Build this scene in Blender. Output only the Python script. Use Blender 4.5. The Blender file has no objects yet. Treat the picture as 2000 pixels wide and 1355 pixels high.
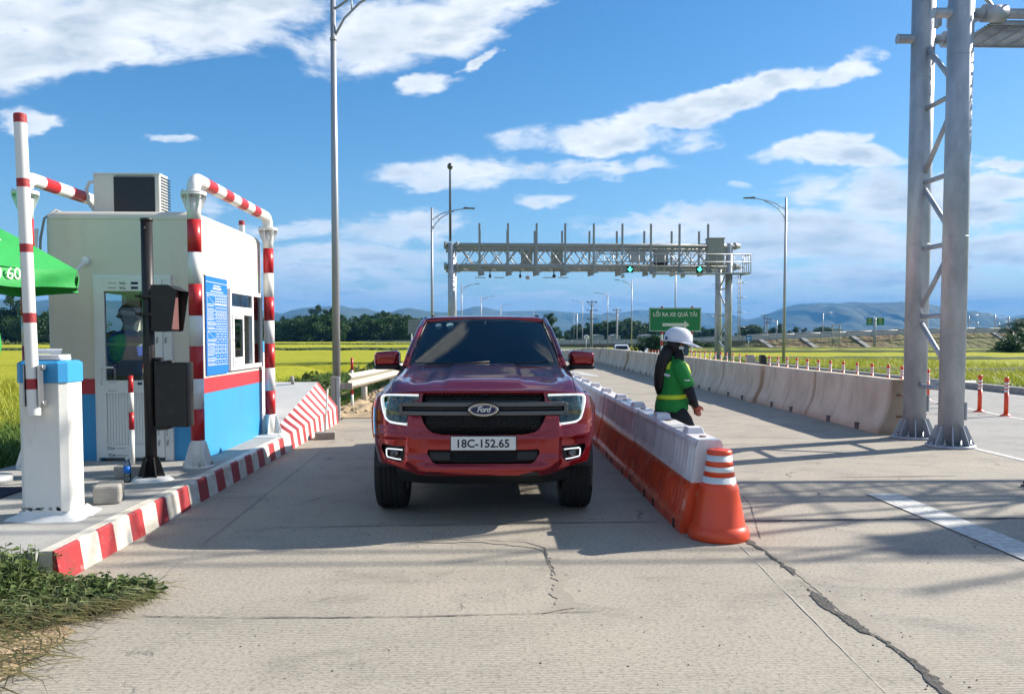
import bpy, bmesh, math, random
from mathutils import Vector, Matrix
from math import sin, cos, pi, radians, sqrt, atan2, tan, atan
random.seed(7)
S = bpy.context.scene
COL = S.collection

# ------------------------------------------------------------------ camera
FPX = 1600.0; EYE = 1.55
PITCH = atan(75/FPX); YAW = atan(45/FPX*cos(PITCH))
cam_d = bpy.data.cameras.new('camera'); cam = bpy.data.objects.new('camera', cam_d); COL.objects.link(cam)
cam.location = (0, 0, EYE); cam.rotation_euler = (pi/2-PITCH, 0, -YAW)
cam_d.sensor_width = 36; cam_d.lens = 36*FPX/2000; cam_d.shift_y = 52.5/2000
cam_d.clip_start = .05; cam_d.clip_end = 40000
S.camera = cam

# ------------------------------------------------------------------ world: Nishita sky with a cloud layer
SUN_DIR = Vector((.797, .317, .515)).normalized()
SUN_EL = math.asin(SUN_DIR.z)
world = bpy.data.worlds.new('World'); S.world = world; world.use_nodes = True
NT = world.node_tree; NT.nodes.clear()
def N(t, tree=None, **kw):
    n = (tree or NT).nodes.new(t)
    for k, v in kw.items(): setattr(n, k, v)
    return n
def Lk(a, b, tree=None): (tree or NT).links.new(a, b)
def mth(op, a, b=None, c=None, tree=None, clamp=False):
    n = N('ShaderNodeMath', tree); n.operation = op; n.use_clamp = clamp
    for i, v in enumerate((a, b, c)):
        if v is None: continue
        if isinstance(v, (int, float)): n.inputs[i].default_value = v
        else: Lk(v, n.inputs[i], tree)
    return n.outputs[0]
def build_world():
    out = N('ShaderNodeOutputWorld'); bg = N('ShaderNodeBackground')
    sky = N('ShaderNodeTexSky'); sky.sky_type = 'NISHITA'; sky.sun_disc = False
    sky.sun_elevation = SUN_EL; sky.sun_rotation = atan2(SUN_DIR.x, SUN_DIR.y)
    sky.altitude = 100; sky.air_density = 1.0; sky.dust_density = 0.35; sky.ozone_density = 2.6
    hs = N('ShaderNodeHueSaturation'); hs.inputs['Saturation'].default_value = 1.32; hs.inputs['Value'].default_value = 1.0
    Lk(sky.outputs[0], hs.inputs['Color'])
    tc = N('ShaderNodeTexCoord'); sp = N('ShaderNodeSeparateXYZ'); Lk(tc.outputs['Generated'], sp.inputs[0])
    x, y, z = sp.outputs
    ay = mth('MAXIMUM', mth('ABSOLUTE', y), .12)
    u = mth('DIVIDE', x, ay); v = mth('DIVIDE', z, ay)
    # noise on a flat cloud layer seen in perspective
    zz = mth('ADD', mth('MAXIMUM', z, 0.0), .06)
    cx = mth('DIVIDE', x, zz); cy = mth('DIVIDE', y, zz)
    cv = N('ShaderNodeCombineXYZ'); Lk(cx, cv.inputs[0]); Lk(mth('MULTIPLY', cy, .75), cv.inputs[1])
    n1 = N('ShaderNodeTexNoise'); n1.inputs['Scale'].default_value = 1.7; n1.inputs['Detail'].default_value = 9; n1.inputs['Roughness'].default_value = .60; n1.inputs['Distortion'].default_value = .35
    Lk(cv.outputs[0], n1.inputs['Vector'])
    uv = N('ShaderNodeCombineXYZ'); Lk(u, uv.inputs[0]); Lk(mth('MULTIPLY', v, 2.6), uv.inputs[1])
    n2 = N('ShaderNodeTexNoise'); n2.inputs['Scale'].default_value = 7.5; n2.inputs['Detail'].default_value = 9; n2.inputs['Roughness'].default_value = .62; n2.inputs['Distortion'].default_value = .4
    Lk(uv.outputs[0], n2.inputs['Vector'])
    nz = mth('ADD', mth('MULTIPLY', n1.outputs['Fac'], .5), mth('MULTIPLY', n2.outputs['Fac'], .5))
    P20 = N('ShaderNodeCombineXYZ'); Lk(u, P20.inputs[0]); Lk(v, P20.inputs[1])
    uvw = N('ShaderNodeCombineXYZ'); Lk(u, uvw.inputs[0]); Lk(mth('MULTIPLY', v, 1.8), uvw.inputs[1])
    nw = N('ShaderNodeTexNoise'); nw.inputs['Scale'].default_value = 9; nw.inputs['Detail'].default_value = 7; nw.inputs['Roughness'].default_value = .6; Lk(uvw.outputs[0], nw.inputs['Vector'])
    ws_ = N('ShaderNodeVectorMath'); ws_.operation = 'SUBTRACT'; Lk(nw.outputs['Color'], ws_.inputs[0]); ws_.inputs[1].default_value = (.5, .5, .5)
    P2 = N('ShaderNodeVectorMath'); P2.operation = 'MULTIPLY_ADD'; Lk(ws_.outputs[0], P2.inputs[0]); P2.inputs[1].default_value = (.16, .055, 0); Lk(P20.outputs[0], P2.inputs[2])
    # clumps of cloud by direction: (centre x, y, half width, half height, tilt deg, weight) in hundredths of the forward distance
    CL = CLOUDS
    tot = None
    for (a, b, w, h, rot, amp) in CL:
        mp = N('ShaderNodeMapping'); mp.vector_type = 'TEXTURE'
        mp.inputs['Location'].default_value = (a, b, 0); mp.inputs['Rotation'].default_value = (0, 0, radians(rot)); mp.inputs['Scale'].default_value = (w, h, 1)
        Lk(P2.outputs[0], mp.inputs[0])
        ln = N('ShaderNodeVectorMath'); ln.operation = 'LENGTH'; Lk(mp.outputs[0], ln.inputs[0])
        mr = N('ShaderNodeMapRange'); mr.interpolation_type = 'SMOOTHSTEP'
        mr.inputs['From Min'].default_value = 1.35; mr.inputs['From Max'].default_value = .25; mr.inputs['To Max'].default_value = amp
        Lk(ln.outputs['Value'], mr.inputs['Value'])
        tot = mr.outputs[0] if tot is None else mth('MAXIMUM', tot, mr.outputs[0])
    behind = mth('LESS_THAN', y, 0.0)
    tot = mth('MAXIMUM', mth('MULTIPLY', tot, mth('SUBTRACT', 1.0, behind)), mth('MULTIPLY', behind, .55))
    dens = mth('ADD', mth('MULTIPLY', mth('SUBTRACT', nz, .5), 3.0), mth('SUBTRACT', tot, .50))
    n4 = N('ShaderNodeTexNoise'); n4.inputs['Scale'].default_value = 3.2; n4.inputs['Detail'].default_value = 7; Lk(cv.outputs[0], n4.inputs['Vector'])
    db = mth('ADD', mth('MULTIPLY', mth('SUBTRACT', n4.outputs['Fac'], .5), 5.0), .0)
    dens = mth('ADD', mth('MULTIPLY', dens, mth('SUBTRACT', 1.0, behind)), mth('MULTIPLY', db, behind))
    cov = N('ShaderNodeMapRange'); cov.interpolation_type = 'SMOOTHSTEP'; cov.inputs['From Min'].default_value = -.12; cov.inputs['From Max'].default_value = .46
    Lk(dens, cov.inputs['Value'])
    # thick parts are greyer
    n3 = N('ShaderNodeTexNoise'); n3.inputs['Scale'].default_value = 11; n3.inputs['Detail'].default_value = 6; Lk(uv.outputs[0], n3.inputs['Vector'])
    th = N('ShaderNodeMapRange'); th.inputs['From Min'].default_value = .22; th.inputs['From Max'].default_value = .75
    Lk(mth('ADD', dens, mth('MULTIPLY', mth('SUBTRACT', n3.outputs['Fac'], .5), 1.1)), th.inputs['Value'])
    cc = N('ShaderNodeMix', data_type='RGBA'); cc.inputs['A'].default_value = (8.3, 8.3, 8.1, 1); cc.inputs['B'].default_value = (4.6, 5.1, 5.5, 1)
    Lk(th.outputs[0], cc.inputs['Factor'])
    mx = N('ShaderNodeMix', data_type='RGBA'); Lk(hs.outputs[0], mx.inputs['A']); Lk(cc.outputs['Result'], mx.inputs['B'])
    Lk(mth('MULTIPLY', mth('MULTIPLY', cov.outputs[0], .93), mth('GREATER_THAN', z, 0.0)), mx.inputs['Factor'])
    bg.inputs['Strength'].default_value = .073
    Lk(mx.outputs['Result'], bg.inputs[0]); Lk(bg.outputs[0], out.inputs[0])
def CP(px, py, w, h, rot=0, amp=.75): return ((px-955)/1600, (655-py)/1600, w/1600, h/1600, rot, amp)
CLOUDS = [CP(120,30,560,110,0,1.05), CP(100,130,330,85,14,1.0), CP(-120,190,200,60,10,.8), CP(430,50,300,95,6,.95), CP(780,70,260,95,12,.98), CP(960,10,210,70,20,.9),
 CP(835,176,100,24,5,.9), CP(1270,232,330,34,13,1.05), CP(1160,275,230,44,3,1.0), CP(1480,185,200,36,14,.95), CP(1665,140,100,32,24,.92), CP(1610,302,190,32,-2,.97), CP(1640,275,90,20,10,.8), CP(885,343,170,42,0,.95),
 CP(1160,332,210,24,3,.9), CP(1430,363,80,20,0,.85), CP(1060,388,80,20,5,.8), CP(920,130,50,16,30,.85), CP(80,245,80,32,0,.9), CP(350,278,80,12,0,.75), CP(420,400,60,30,0,.75),
 CP(1750,390,380,60,-3,.98), CP(1950,322,120,20,0,.9), CP(1600,455,480,60,2,.95), CP(1330,430,300,40,3,.85), CP(1900,480,320,60,0,.95), CP(1700,545,460,44,0,.90), CP(1350,560,340,36,0,.84),
 CP(760,455,200,50,8,.84), CP(640,520,240,44,0,.84), CP(720,580,320,34,0,.82), CP(1000,590,500,26,0,.80), CP(560,455,120,30,0,.75), CP(1980,585,200,36,0,.9), CP(1950,365,200,36,0,.95), CP(40,560,260,40,0,.78), (-.22,1.38,.16,.07,8,.92), (.34,1.32,.15,.07,-8,.95), (.75,.95,.25,.10,5,.9), (-.85,.8,.35,.12,10,.9), (.1,.98,.3,.05,4,.85), (-.1,2.3,.6,.3,0,.8), (.7,1.9,.4,.25,0,.85), CP(200,590,1000,42,0,.97), CP(1500,600,800,34,0,.95), CP(650,520,330,60,3,.92), CP(1550,500,400,40,2,.85)]
build_world()
sun_d = bpy.data.lights.new('sun', 'SUN'); sun = bpy.data.objects.new('sun', sun_d); COL.objects.link(sun)
sun_d.energy = 4.9; sun_d.angle = radians(.5); sun_d.color = (1.0, .93, .82)
sun.rotation_euler = SUN_DIR.to_track_quat('Z', 'Y').to_euler(); sun.location = (30, 12, 20)
S.view_settings.view_transform = 'Standard'; S.view_settings.look = 'None'; S.view_settings.exposure = 1.08; S.view_settings.gamma = 1
S.view_settings.use_curve_mapping = False
S.cycles.use_denoising = True; S.cycles.max_bounces = 8; S.cycles.transparent_max_bounces = 12; S.cycles.volume_bounces = 0
S.cycles.sample_clamp_indirect = 8
S.cycles.caustics_reflective = False; S.cycles.caustics_refractive = False

# ------------------------------------------------------------------ pixel helpers (turn measurements of the photograph into metres)
def ray(px, py):
    x = (px-1000)/FPX; u = -(py-730)/FPX; cp, sp = cos(PITCH), sin(PITCH)
    d = (x, cp+u*sp, -sp+u*cp); c, s = cos(-YAW), sin(-YAW)
    return Vector((d[0]*c-d[1]*s, d[0]*s+d[1]*c, d[2]))
def G(px, py, z=0.0):
    d = ray(px, py); t = (z-EYE)/d.z; return Vector((d.x*t, d.y*t, z))
def AT(px, py, Y):
    d = ray(px, py); t = Y/d.y; return Vector((d.x*t, Y, EYE+d.z*t))

# ------------------------------------------------------------------ materials
MATS = {}
def mat(name, col, rough=.6, metal=0.0, col2=None, nscale=4.0, namt=.5, bump=0.0, bscale=40.0, spec=.5, coat=0.0, stretch=(1,1,1), rvar=0.0, detail=6, coat_rough=.03, emis=None, estr=0.0, bdist=.01):
    m = bpy.data.materials.new(name); m.use_nodes = True; t = m.node_tree; b = t.nodes['Principled BSDF']
    c = tuple(col)+(1,) if len(col) == 3 else col
    b.inputs['Base Color'].default_value = c; b.inputs['Roughness'].default_value = rough; b.inputs['Metallic'].default_value = metal
    b.inputs['Specular IOR Level'].default_value = spec; b.inputs['Coat Weight'].default_value = coat; b.inputs['Coat Roughness'].default_value = coat_rough
    if emis: b.inputs['Emission Color'].default_value = tuple(emis)+(1,); b.inputs['Emission Strength'].default_value = estr
    tc = N('ShaderNodeTexCoord', t); mp = N('ShaderNodeMapping', t); mp.inputs['Scale'].default_value = stretch; Lk(tc.outputs['Object'], mp.inputs[0], t)
    if col2 is None: col2 = tuple(v*.86 for v in col[:3])
    nz = N('ShaderNodeTexNoise', t); nz.inputs['Scale'].default_value = nscale; nz.inputs['Detail'].default_value = detail; nz.inputs['Roughness'].default_value = .62; Lk(mp.outputs[0], nz.inputs['Vector'], t)
    mr = N('ShaderNodeMapRange', t); mr.inputs['From Min'].default_value = .5-.28/max(namt, .01)*.5; mr.inputs['From Max'].default_value = .5+.28/max(namt, .01)*.5
    Lk(nz.outputs['Fac'], mr.inputs['Value'], t)
    mx = N('ShaderNodeMix', t, data_type='RGBA'); mx.inputs['A'].default_value = c; mx.inputs['B'].default_value = tuple(col2)+(1,)
    Lk(mr.outputs[0], mx.inputs['Factor'], t); Lk(mx.outputs['Result'], b.inputs['Base Color'], t)
    if rvar:
        r = N('ShaderNodeMapRange', t); r.inputs['To Min'].default_value = max(0, rough-rvar); r.inputs['To Max'].default_value = min(1, rough+rvar); Lk(nz.outputs['Fac'], r.inputs['Value'], t); Lk(r.outputs[0], b.inputs['Roughness'], t)
    if bump:
        n2 = N('ShaderNodeTexNoise', t); n2.inputs['Scale'].default_value = bscale; n2.inputs['Detail'].default_value = 5; Lk(mp.outputs[0], n2.inputs['Vector'], t)
        bp = N('ShaderNodeBump', t); bp.inputs['Strength'].default_value = bump; bp.inputs['Distance'].default_value = bdist; Lk(n2.outputs['Fac'], bp.inputs['Height'], t); Lk(bp.outputs[0], b.inputs['Normal'], t)
    MATS[name] = m; return m
M = {}
M['white_paint'] = mat('white_paint', (.74,.74,.71), .42, col2=(.64,.63,.58), nscale=3, namt=.5, bump=.15, bscale=60)
M['white_gloss'] = mat('white_gloss', (.78,.78,.76), .25, col2=(.70,.70,.67), nscale=6, namt=.4)
M['red_paint'] = mat('red_paint', (.52,.018,.022), .35, col2=(.42,.02,.025), nscale=8, namt=.5)
M['kerb_red'] = mat('kerb_red', (.40,.025,.03), .6, col2=(.27,.03,.035), nscale=7, namt=.9, bump=.4, bscale=60)
M['kerb_white'] = mat('kerb_white', (.72,.70,.65), .6, col2=(.50,.44,.34), nscale=5, namt=.8, bump=.4, bscale=60)
M['booth_cream'] = mat('booth_cream', (.70,.65,.56), .5, col2=(.64,.59,.50), nscale=1.5, namt=.4, bump=.08, bscale=90)
M['booth_white'] = mat('booth_white', (.76,.75,.70), .45, col2=(.72,.70,.65), nscale=1.5, namt=.4, bump=.06, bscale=90)
M['booth_blue'] = mat('booth_blue', (.035,.31,.62), .45, col2=(.045,.27,.54), nscale=4, namt=.6, stretch=(1,1,.4), bump=.06, bscale=60)
M['booth_red'] = mat('booth_red', (.50,.035,.045), .5, col2=(.43,.03,.04), nscale=5, namt=.5)
M['pvc'] = mat('pvc', (.76,.77,.76), .35, col2=(.70,.70,.69), nscale=3)
M['black_metal'] = mat('black_metal', (.008,.007,.008), .42, col2=(.016,.012,.012), nscale=9, namt=.6, bump=.1)
M['black_plastic'] = mat('black_plastic', (.006,.006,.0065), .5, col2=(.010,.010,.010), nscale=12, bump=.08, bscale=200)
M['galv'] = mat('galv', (.46,.50,.55), .42, .30, col2=(.30,.33,.37), nscale=3.2, namt=.9, stretch=(1,1,.45), rvar=.15, bump=.06, bscale=70)
M['galv_pale'] = mat('galv_pale', (.44,.46,.48), .5, .35, col2=(.33,.35,.37), nscale=2, namt=.8, rvar=.1)
M['lamp_pole'] = mat('lamp_pole', (.40,.42,.44), .45, .55, col2=(.32,.33,.35), nscale=2, stretch=(1,1,.3), rvar=.12)
M['steel_bolt'] = mat('steel_bolt', (.45,.46,.47), .35, .9)
M['rust'] = mat('rust', (.25,.13,.07), .8, col2=(.14,.07,.04), nscale=12)
M['green_cloth'] = mat('green_cloth', (.028,.36,.07), .7, col2=(.022,.30,.06), nscale=3, namt=.5, bump=.3, bscale=9, bdist=.03)
M['plastic_orange'] = mat('plastic_orange', (.74,.085,.022), .36, col2=(.50,.045,.018), nscale=7, namt=1.0, stretch=(1,1,.35), bump=.15, bscale=25, rvar=.12)
M['cone_orange'] = mat('cone_orange', (.75,.075,.02), .33, col2=(.68,.065,.02), nscale=6, namt=.5, bump=.05, bscale=20)
M['plastic_white'] = mat('plastic_white', (.80,.79,.79), .38, col2=(.60,.54,.55), nscale=5, namt=.9, stretch=(1,1,.3), bump=.12, bscale=25, rvar=.12)
M['reflective'] = mat('reflective', (.68,.72,.73), .35, col2=(.60,.64,.65), nscale=9)
M['jersey'] = mat('jersey', (.68,.575,.45), .85, col2=(.52,.42,.31), nscale=1.6, namt=.9, bump=.35, bscale=22, stretch=(1,1,.8))
M['cement'] = mat('cement', (.36,.34,.31), .9, col2=(.26,.245,.22), nscale=6, namt=.9, bump=.5, bscale=50)
M['sign_green'] = mat('sign_green', (.004,.20,.055), .4, col2=(.004,.17,.05), nscale=2)
M['sign_white'] = mat('sign_white', (.72,.72,.66), .45)
M['road_paint'] = mat('road_paint', (.60,.60,.58), .7, col2=(.42,.41,.38), nscale=14, namt=1.1, bump=.3, bscale=80)
M['mast_grey'] = mat('mast_grey', (.25,.27,.28), .5, col2=(.31,.32,.31), nscale=3)
M['cab_grey'] = mat('cab_grey', (.30,.31,.28), .5, col2=(.26,.27,.25), nscale=3)
M['led_green'] = mat('led_green', (.0,.5,.35), .5, emis=(.05,1.0,.62), estr=2.6)
M['rubber'] = mat('rubber', (.008,.008,.009), .8, col2=(.016,.015,.014), nscale=14, namt=.8, bump=.2, bscale=80)
M['chrome'] = mat('chrome', (.8,.8,.82), .12, 1.0)
M['gun_grey'] = mat('gun_grey', (.13,.135,.14), .35, .6, col2=(.11,.11,.115))
M['rim_alloy'] = mat('rim_alloy', (.45,.45,.46), .3, .8)
M['led_strip'] = mat('led_strip', (.8,.82,.85), .3, emis=(.95,.97,1.0), estr=.4)
M['lens_dark'] = mat('lens_dark', (.010,.011,.012), .2, .2, col2=(.02,.02,.022), nscale=20)
M['lens_clear'] = mat('lens_clear', (.20,.21,.22), .12, .8, col2=(.05,.05,.055), nscale=30, namt=1.2)
M['plate_white'] = mat('plate_white', (.72,.73,.70), .4)
M['ink'] = mat('ink', (.012,.012,.013), .5)
M['logo_blue'] = mat('logo_blue', (.003,.010,.07), .35)
M['skin'] = mat('skin', (.40,.20,.13), .55, col2=(.34,.16,.10), nscale=14)
M['hair'] = mat('hair', (.003,.0025,.002), .6, col2=(.006,.004,.003), nscale=30, stretch=(1,1,.08), bump=.6, bscale=60)
M['shirt_green'] = mat('shirt_green', (.014,.25,.040), .85, col2=(.011,.20,.032), nscale=5, bump=.6, bscale=7, bdist=.03)
M['vest_yellow'] = mat('vest_yellow', (.62,.72,.03), .6, col2=(.5,.62,.03), nscale=9)
M['trousers'] = mat('trousers', (.008,.008,.009), .85, col2=(.014,.014,.015), nscale=8, bump=.4, bscale=9, bdist=.02)
M['helmet_white'] = mat('helmet_white', (.72,.73,.80), .28, col2=(.66,.67,.74))
M['mask_blue'] = mat('mask_blue', (.06,.12,.16), .8, bump=.3, bscale=18)
M['navy'] = mat('navy', (.006,.008,.016), .8, bump=.3, bscale=20)
M['vest_blue'] = mat('vest_blue', (.02,.10,.70), .7, col2=(.02,.08,.6), nscale=6, bump=.5, bscale=9, bdist=.03)
M['shirt_pale'] = mat('shirt_pale', (.50,.55,.50), .8, bump=.3, bscale=9)
M['interior'] = mat('interior', (.16,.17,.17), .8)
M['ac_white'] = mat('ac_white', (.60,.60,.56), .45, col2=(.54,.54,.50), nscale=3)
M['ac_dark'] = mat('ac_dark', (.010,.016,.024), .3, col2=(.018,.026,.036), nscale=60, stretch=(1,.1,1))
M['cable'] = mat('cable', (.30,.31,.31), .6)
M['paper'] = mat('paper', (.74,.75,.78), .8)
M['led_face'] = mat('led_face', (.18,.075,.065), .6, col2=(.08,.03,.03), nscale=160, namt=2)
M['board_blue'] = mat('board_blue', (.008,.17,.62), .4, col2=(.008,.16,.58))
M['emblem'] = mat('emblem', (.55,.62,.72), .6)
M['leather'] = mat('leather', (.03,.03,.032), .6, bump=.2)
M['wood_post'] = mat('wood_post', (.36,.33,.30), .85, col2=(.22,.20,.18), nscale=10, stretch=(1,1,.1), namt=.8, bump=.3)
M['concrete_pole'] = mat('concrete_pole', (.34,.33,.31), .85)
M['bark'] = mat('bark', (.11,.085,.06), .9, col2=(.07,.05,.035), nscale=14, stretch=(1,1,.2), bump=.5)
M['car_white'] = mat('car_white', (.72,.73,.75), .25, coat=.6)
M['car_glass'] = mat('car_glass', (.01,.012,.014), .08)
M['tail_red'] = mat('tail_red', (.35,.01,.01), .3)
M['roof_grey'] = mat('roof_grey', (.38,.38,.38), .6)
M['wall_pale'] = mat('wall_pale', (.50,.47,.42), .8)
M['mesh_blue'] = mat('mesh_blue', (.035,.04,.09), .8, col2=(.02,.02,.05), nscale=60, namt=2)
M['dirt_pile'] = mat('dirt_pile', (.28,.17,.09), .95, col2=(.20,.12,.06), nscale=6, namt=.9, bump=1, bscale=14, bdist=.06)

def car_paint():
    m = mat('car_red', (.29,.004,.011), .20, .70, col2=(.26,.003,.010), nscale=2, namt=.3, coat=1.0, coat_rough=.02)
    return m
M['car_red'] = car_paint()
def glass_mat(name, tint, trans, rough=.02, ior_fac=.06):
    m = bpy.data.materials.new(name); m.use_nodes = True; t = m.node_tree; t.nodes.clear()
    o = N('ShaderNodeOutputMaterial', t); tr = N('ShaderNodeBsdfTransparent', t); tr.inputs[0].default_value = tuple(tint)+(1,)
    gl = N('ShaderNodeBsdfGlossy', t); gl.inputs['Roughness'].default_value = rough; gl.inputs[0].default_value = (1,1,1,1)
    df = N('ShaderNodeBsdfDiffuse', t); df.inputs[0].default_value = (.012,.022,.026,1)
    m1 = N('ShaderNodeMixShader', t); m1.inputs[0].default_value = trans; Lk(df.outputs[0], m1.inputs[1], t); Lk(tr.outputs[0], m1.inputs[2], t)
    fr = N('ShaderNodeFresnel', t); fr.inputs[0].default_value = 1.5
    m2 = N('ShaderNodeMixShader', t)
    Lk(mth('ADD', mth('MULTIPLY', fr.outputs[0], 1.0, tree=t), ior_fac, tree=t, clamp=True), m2.inputs[0], t)
    Lk(m1.outputs[0], m2.inputs[1], t); Lk(gl.outputs[0], m2.inputs[2], t); Lk(m2.outputs[0], o.inputs[0], t)
    M[name] = m; return m
glass_mat('windscreen', (.62,.70,.70), .97, ior_fac=-.012)
glass_mat('booth_glass', (.80,.88,.86), .95, ior_fac=.0)
glass_mat('bottle_clear', (.9,.95,.97), .85)
def leafmat(name, a, b, c, scale=1.2):
    m = bpy.data.materials.new(name); m.use_nodes = True; t = m.node_tree; t.nodes.clear()
    o = N('ShaderNodeOutputMaterial', t); tc = N('ShaderNodeTexCoord', t)
    nz = N('ShaderNodeTexNoise', t); nz.inputs['Scale'].default_value = scale; nz.inputs['Detail'].default_value = 3; Lk(tc.outputs['Object'], nz.inputs['Vector'], t)
    cr = N('ShaderNodeValToRGB', t); e = cr.color_ramp.elements
    e[0].position = .36; e[0].color = tuple(a)+(1,); e[1].position = .66; e[1].color = tuple(c)+(1,); k = e.new(.5); k.color = tuple(b)+(1,)
    Lk(nz.outputs['Fac'], cr.inputs[0], t)
    d = N('ShaderNodeBsdfPrincipled', t); d.inputs['Roughness'].default_value = .55; d.inputs['Specular IOR Level'].default_value = .35; Lk(cr.outputs[0], d.inputs['Base Color'], t)
    tl = N('ShaderNodeBsdfTranslucent', t); Lk(cr.outputs[0], tl.inputs[0], t)
    ms = N('ShaderNodeMixShader', t); ms.inputs[0].default_value = .28; Lk(d.outputs[0], ms.inputs[1], t); Lk(tl.outputs[0], ms.inputs[2], t); Lk(ms.outputs[0], o.inputs[0], t)
    M[name] = m; return m
leafmat('leaf_tree', (.022,.055,.014), (.035,.085,.02), (.055,.115,.028), .5)
leafmat('leaf_far', (.018,.045,.014), (.03,.07,.02), (.045,.09,.025), .4)
leafmat('leaf_weed', (.06,.10,.028), (.095,.145,.038), (.17,.215,.07), 6)
leafmat('grass_green', (.06,.12,.018), (.10,.17,.025), (.16,.22,.04), 1.0)
leafmat('grass_bank', (.07,.13,.02), (.11,.19,.03), (.18,.26,.045), .8)
leafmat('grass_dry', (.16,.14,.06), (.24,.20,.09), (.10,.12,.04), 9)
M['rail_cream'] = mat('rail_cream', (.50,.47,.40), .5, col2=(.42,.39,.32), nscale=3)
leafmat('rice', (.30,.33,.03), (.40,.40,.04), (.26,.32,.035), .15)

def scuff(name, col, scale, stretch, lo, hi, amt):
    """wear: a second colour in patches or streaks that belong to the surface"""
    t = M[name].node_tree; b = t.nodes['Principled BSDF']; src = b.inputs['Base Color'].links[0].from_socket
    tc = N('ShaderNodeTexCoord', t); oi = N('ShaderNodeObjectInfo', t); va = N('ShaderNodeVectorMath', t); va.operation = 'ADD'; Lk(tc.outputs['Object'], va.inputs[0], t); Lk(oi.outputs['Location'], va.inputs[1], t)
    mp = N('ShaderNodeMapping', t); mp.inputs['Scale'].default_value = stretch; Lk(va.outputs[0], mp.inputs[0], t)
    n = N('ShaderNodeTexNoise', t); n.inputs['Scale'].default_value = scale; n.inputs['Detail'].default_value = 8; n.inputs['Roughness'].default_value = .7; Lk(mp.outputs[0], n.inputs['Vector'], t)
    r = N('ShaderNodeMapRange', t); r.inputs['From Min'].default_value = lo; r.inputs['From Max'].default_value = hi; r.inputs['To Max'].default_value = amt; Lk(n.outputs['Fac'], r.inputs['Value'], t)
    m = N('ShaderNodeMix', t, data_type='RGBA'); Lk(r.outputs[0], m.inputs['Factor'], t); Lk(src, m.inputs['A'], t); m.inputs['B'].default_value = tuple(col)+(1,); Lk(m.outputs['Result'], b.inputs['Base Color'], t)
scuff('plastic_orange', (.78,.42,.32), 7, (1,2.2,.5), .58, .70, .65); scuff('plastic_orange', (.16,.06,.04), 5, (1,1,1), .60, .75, .5)
scuff('plastic_white', (.36,.30,.28), 8, (1,2,.35), .58, .74, .55); scuff('cone_orange', (.30,.05,.03), 9, (1,1,.6), .60, .72, .5)
scuff('white_paint', (.42,.38,.31), 4, (2,2,.5), .60, .76, .5); scuff('booth_cream', (.48,.43,.35), 2.2, (2.5,2.5,.25), .58, .76, .35)
scuff('booth_blue', (.20,.36,.50), 5, (2,2,.3), .60, .74, .4); scuff('pvc', (.50,.48,.44), 5, (1,1,.5), .60, .75, .35)
scuff('kerb_red', (.45,.30,.27), 13, (1,1,1), .60, .68, .6); scuff('kerb_white', (.33,.29,.23), 11, (1,1,1), .58, .68, .55)
scuff('white_gloss', (.46,.44,.40), 6, (1,1,.4), .61, .74, .4); scuff('galv', (.62,.60,.60), 5, (1,1,.25), .58, .70, .45); scuff('black_plastic', (.035,.033,.03), 6, (1,1,1), .55, .7, .6)
scuff('road_paint', (.25,.24,.22), 22, (1,1,1), .56, .64, .6)

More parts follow.
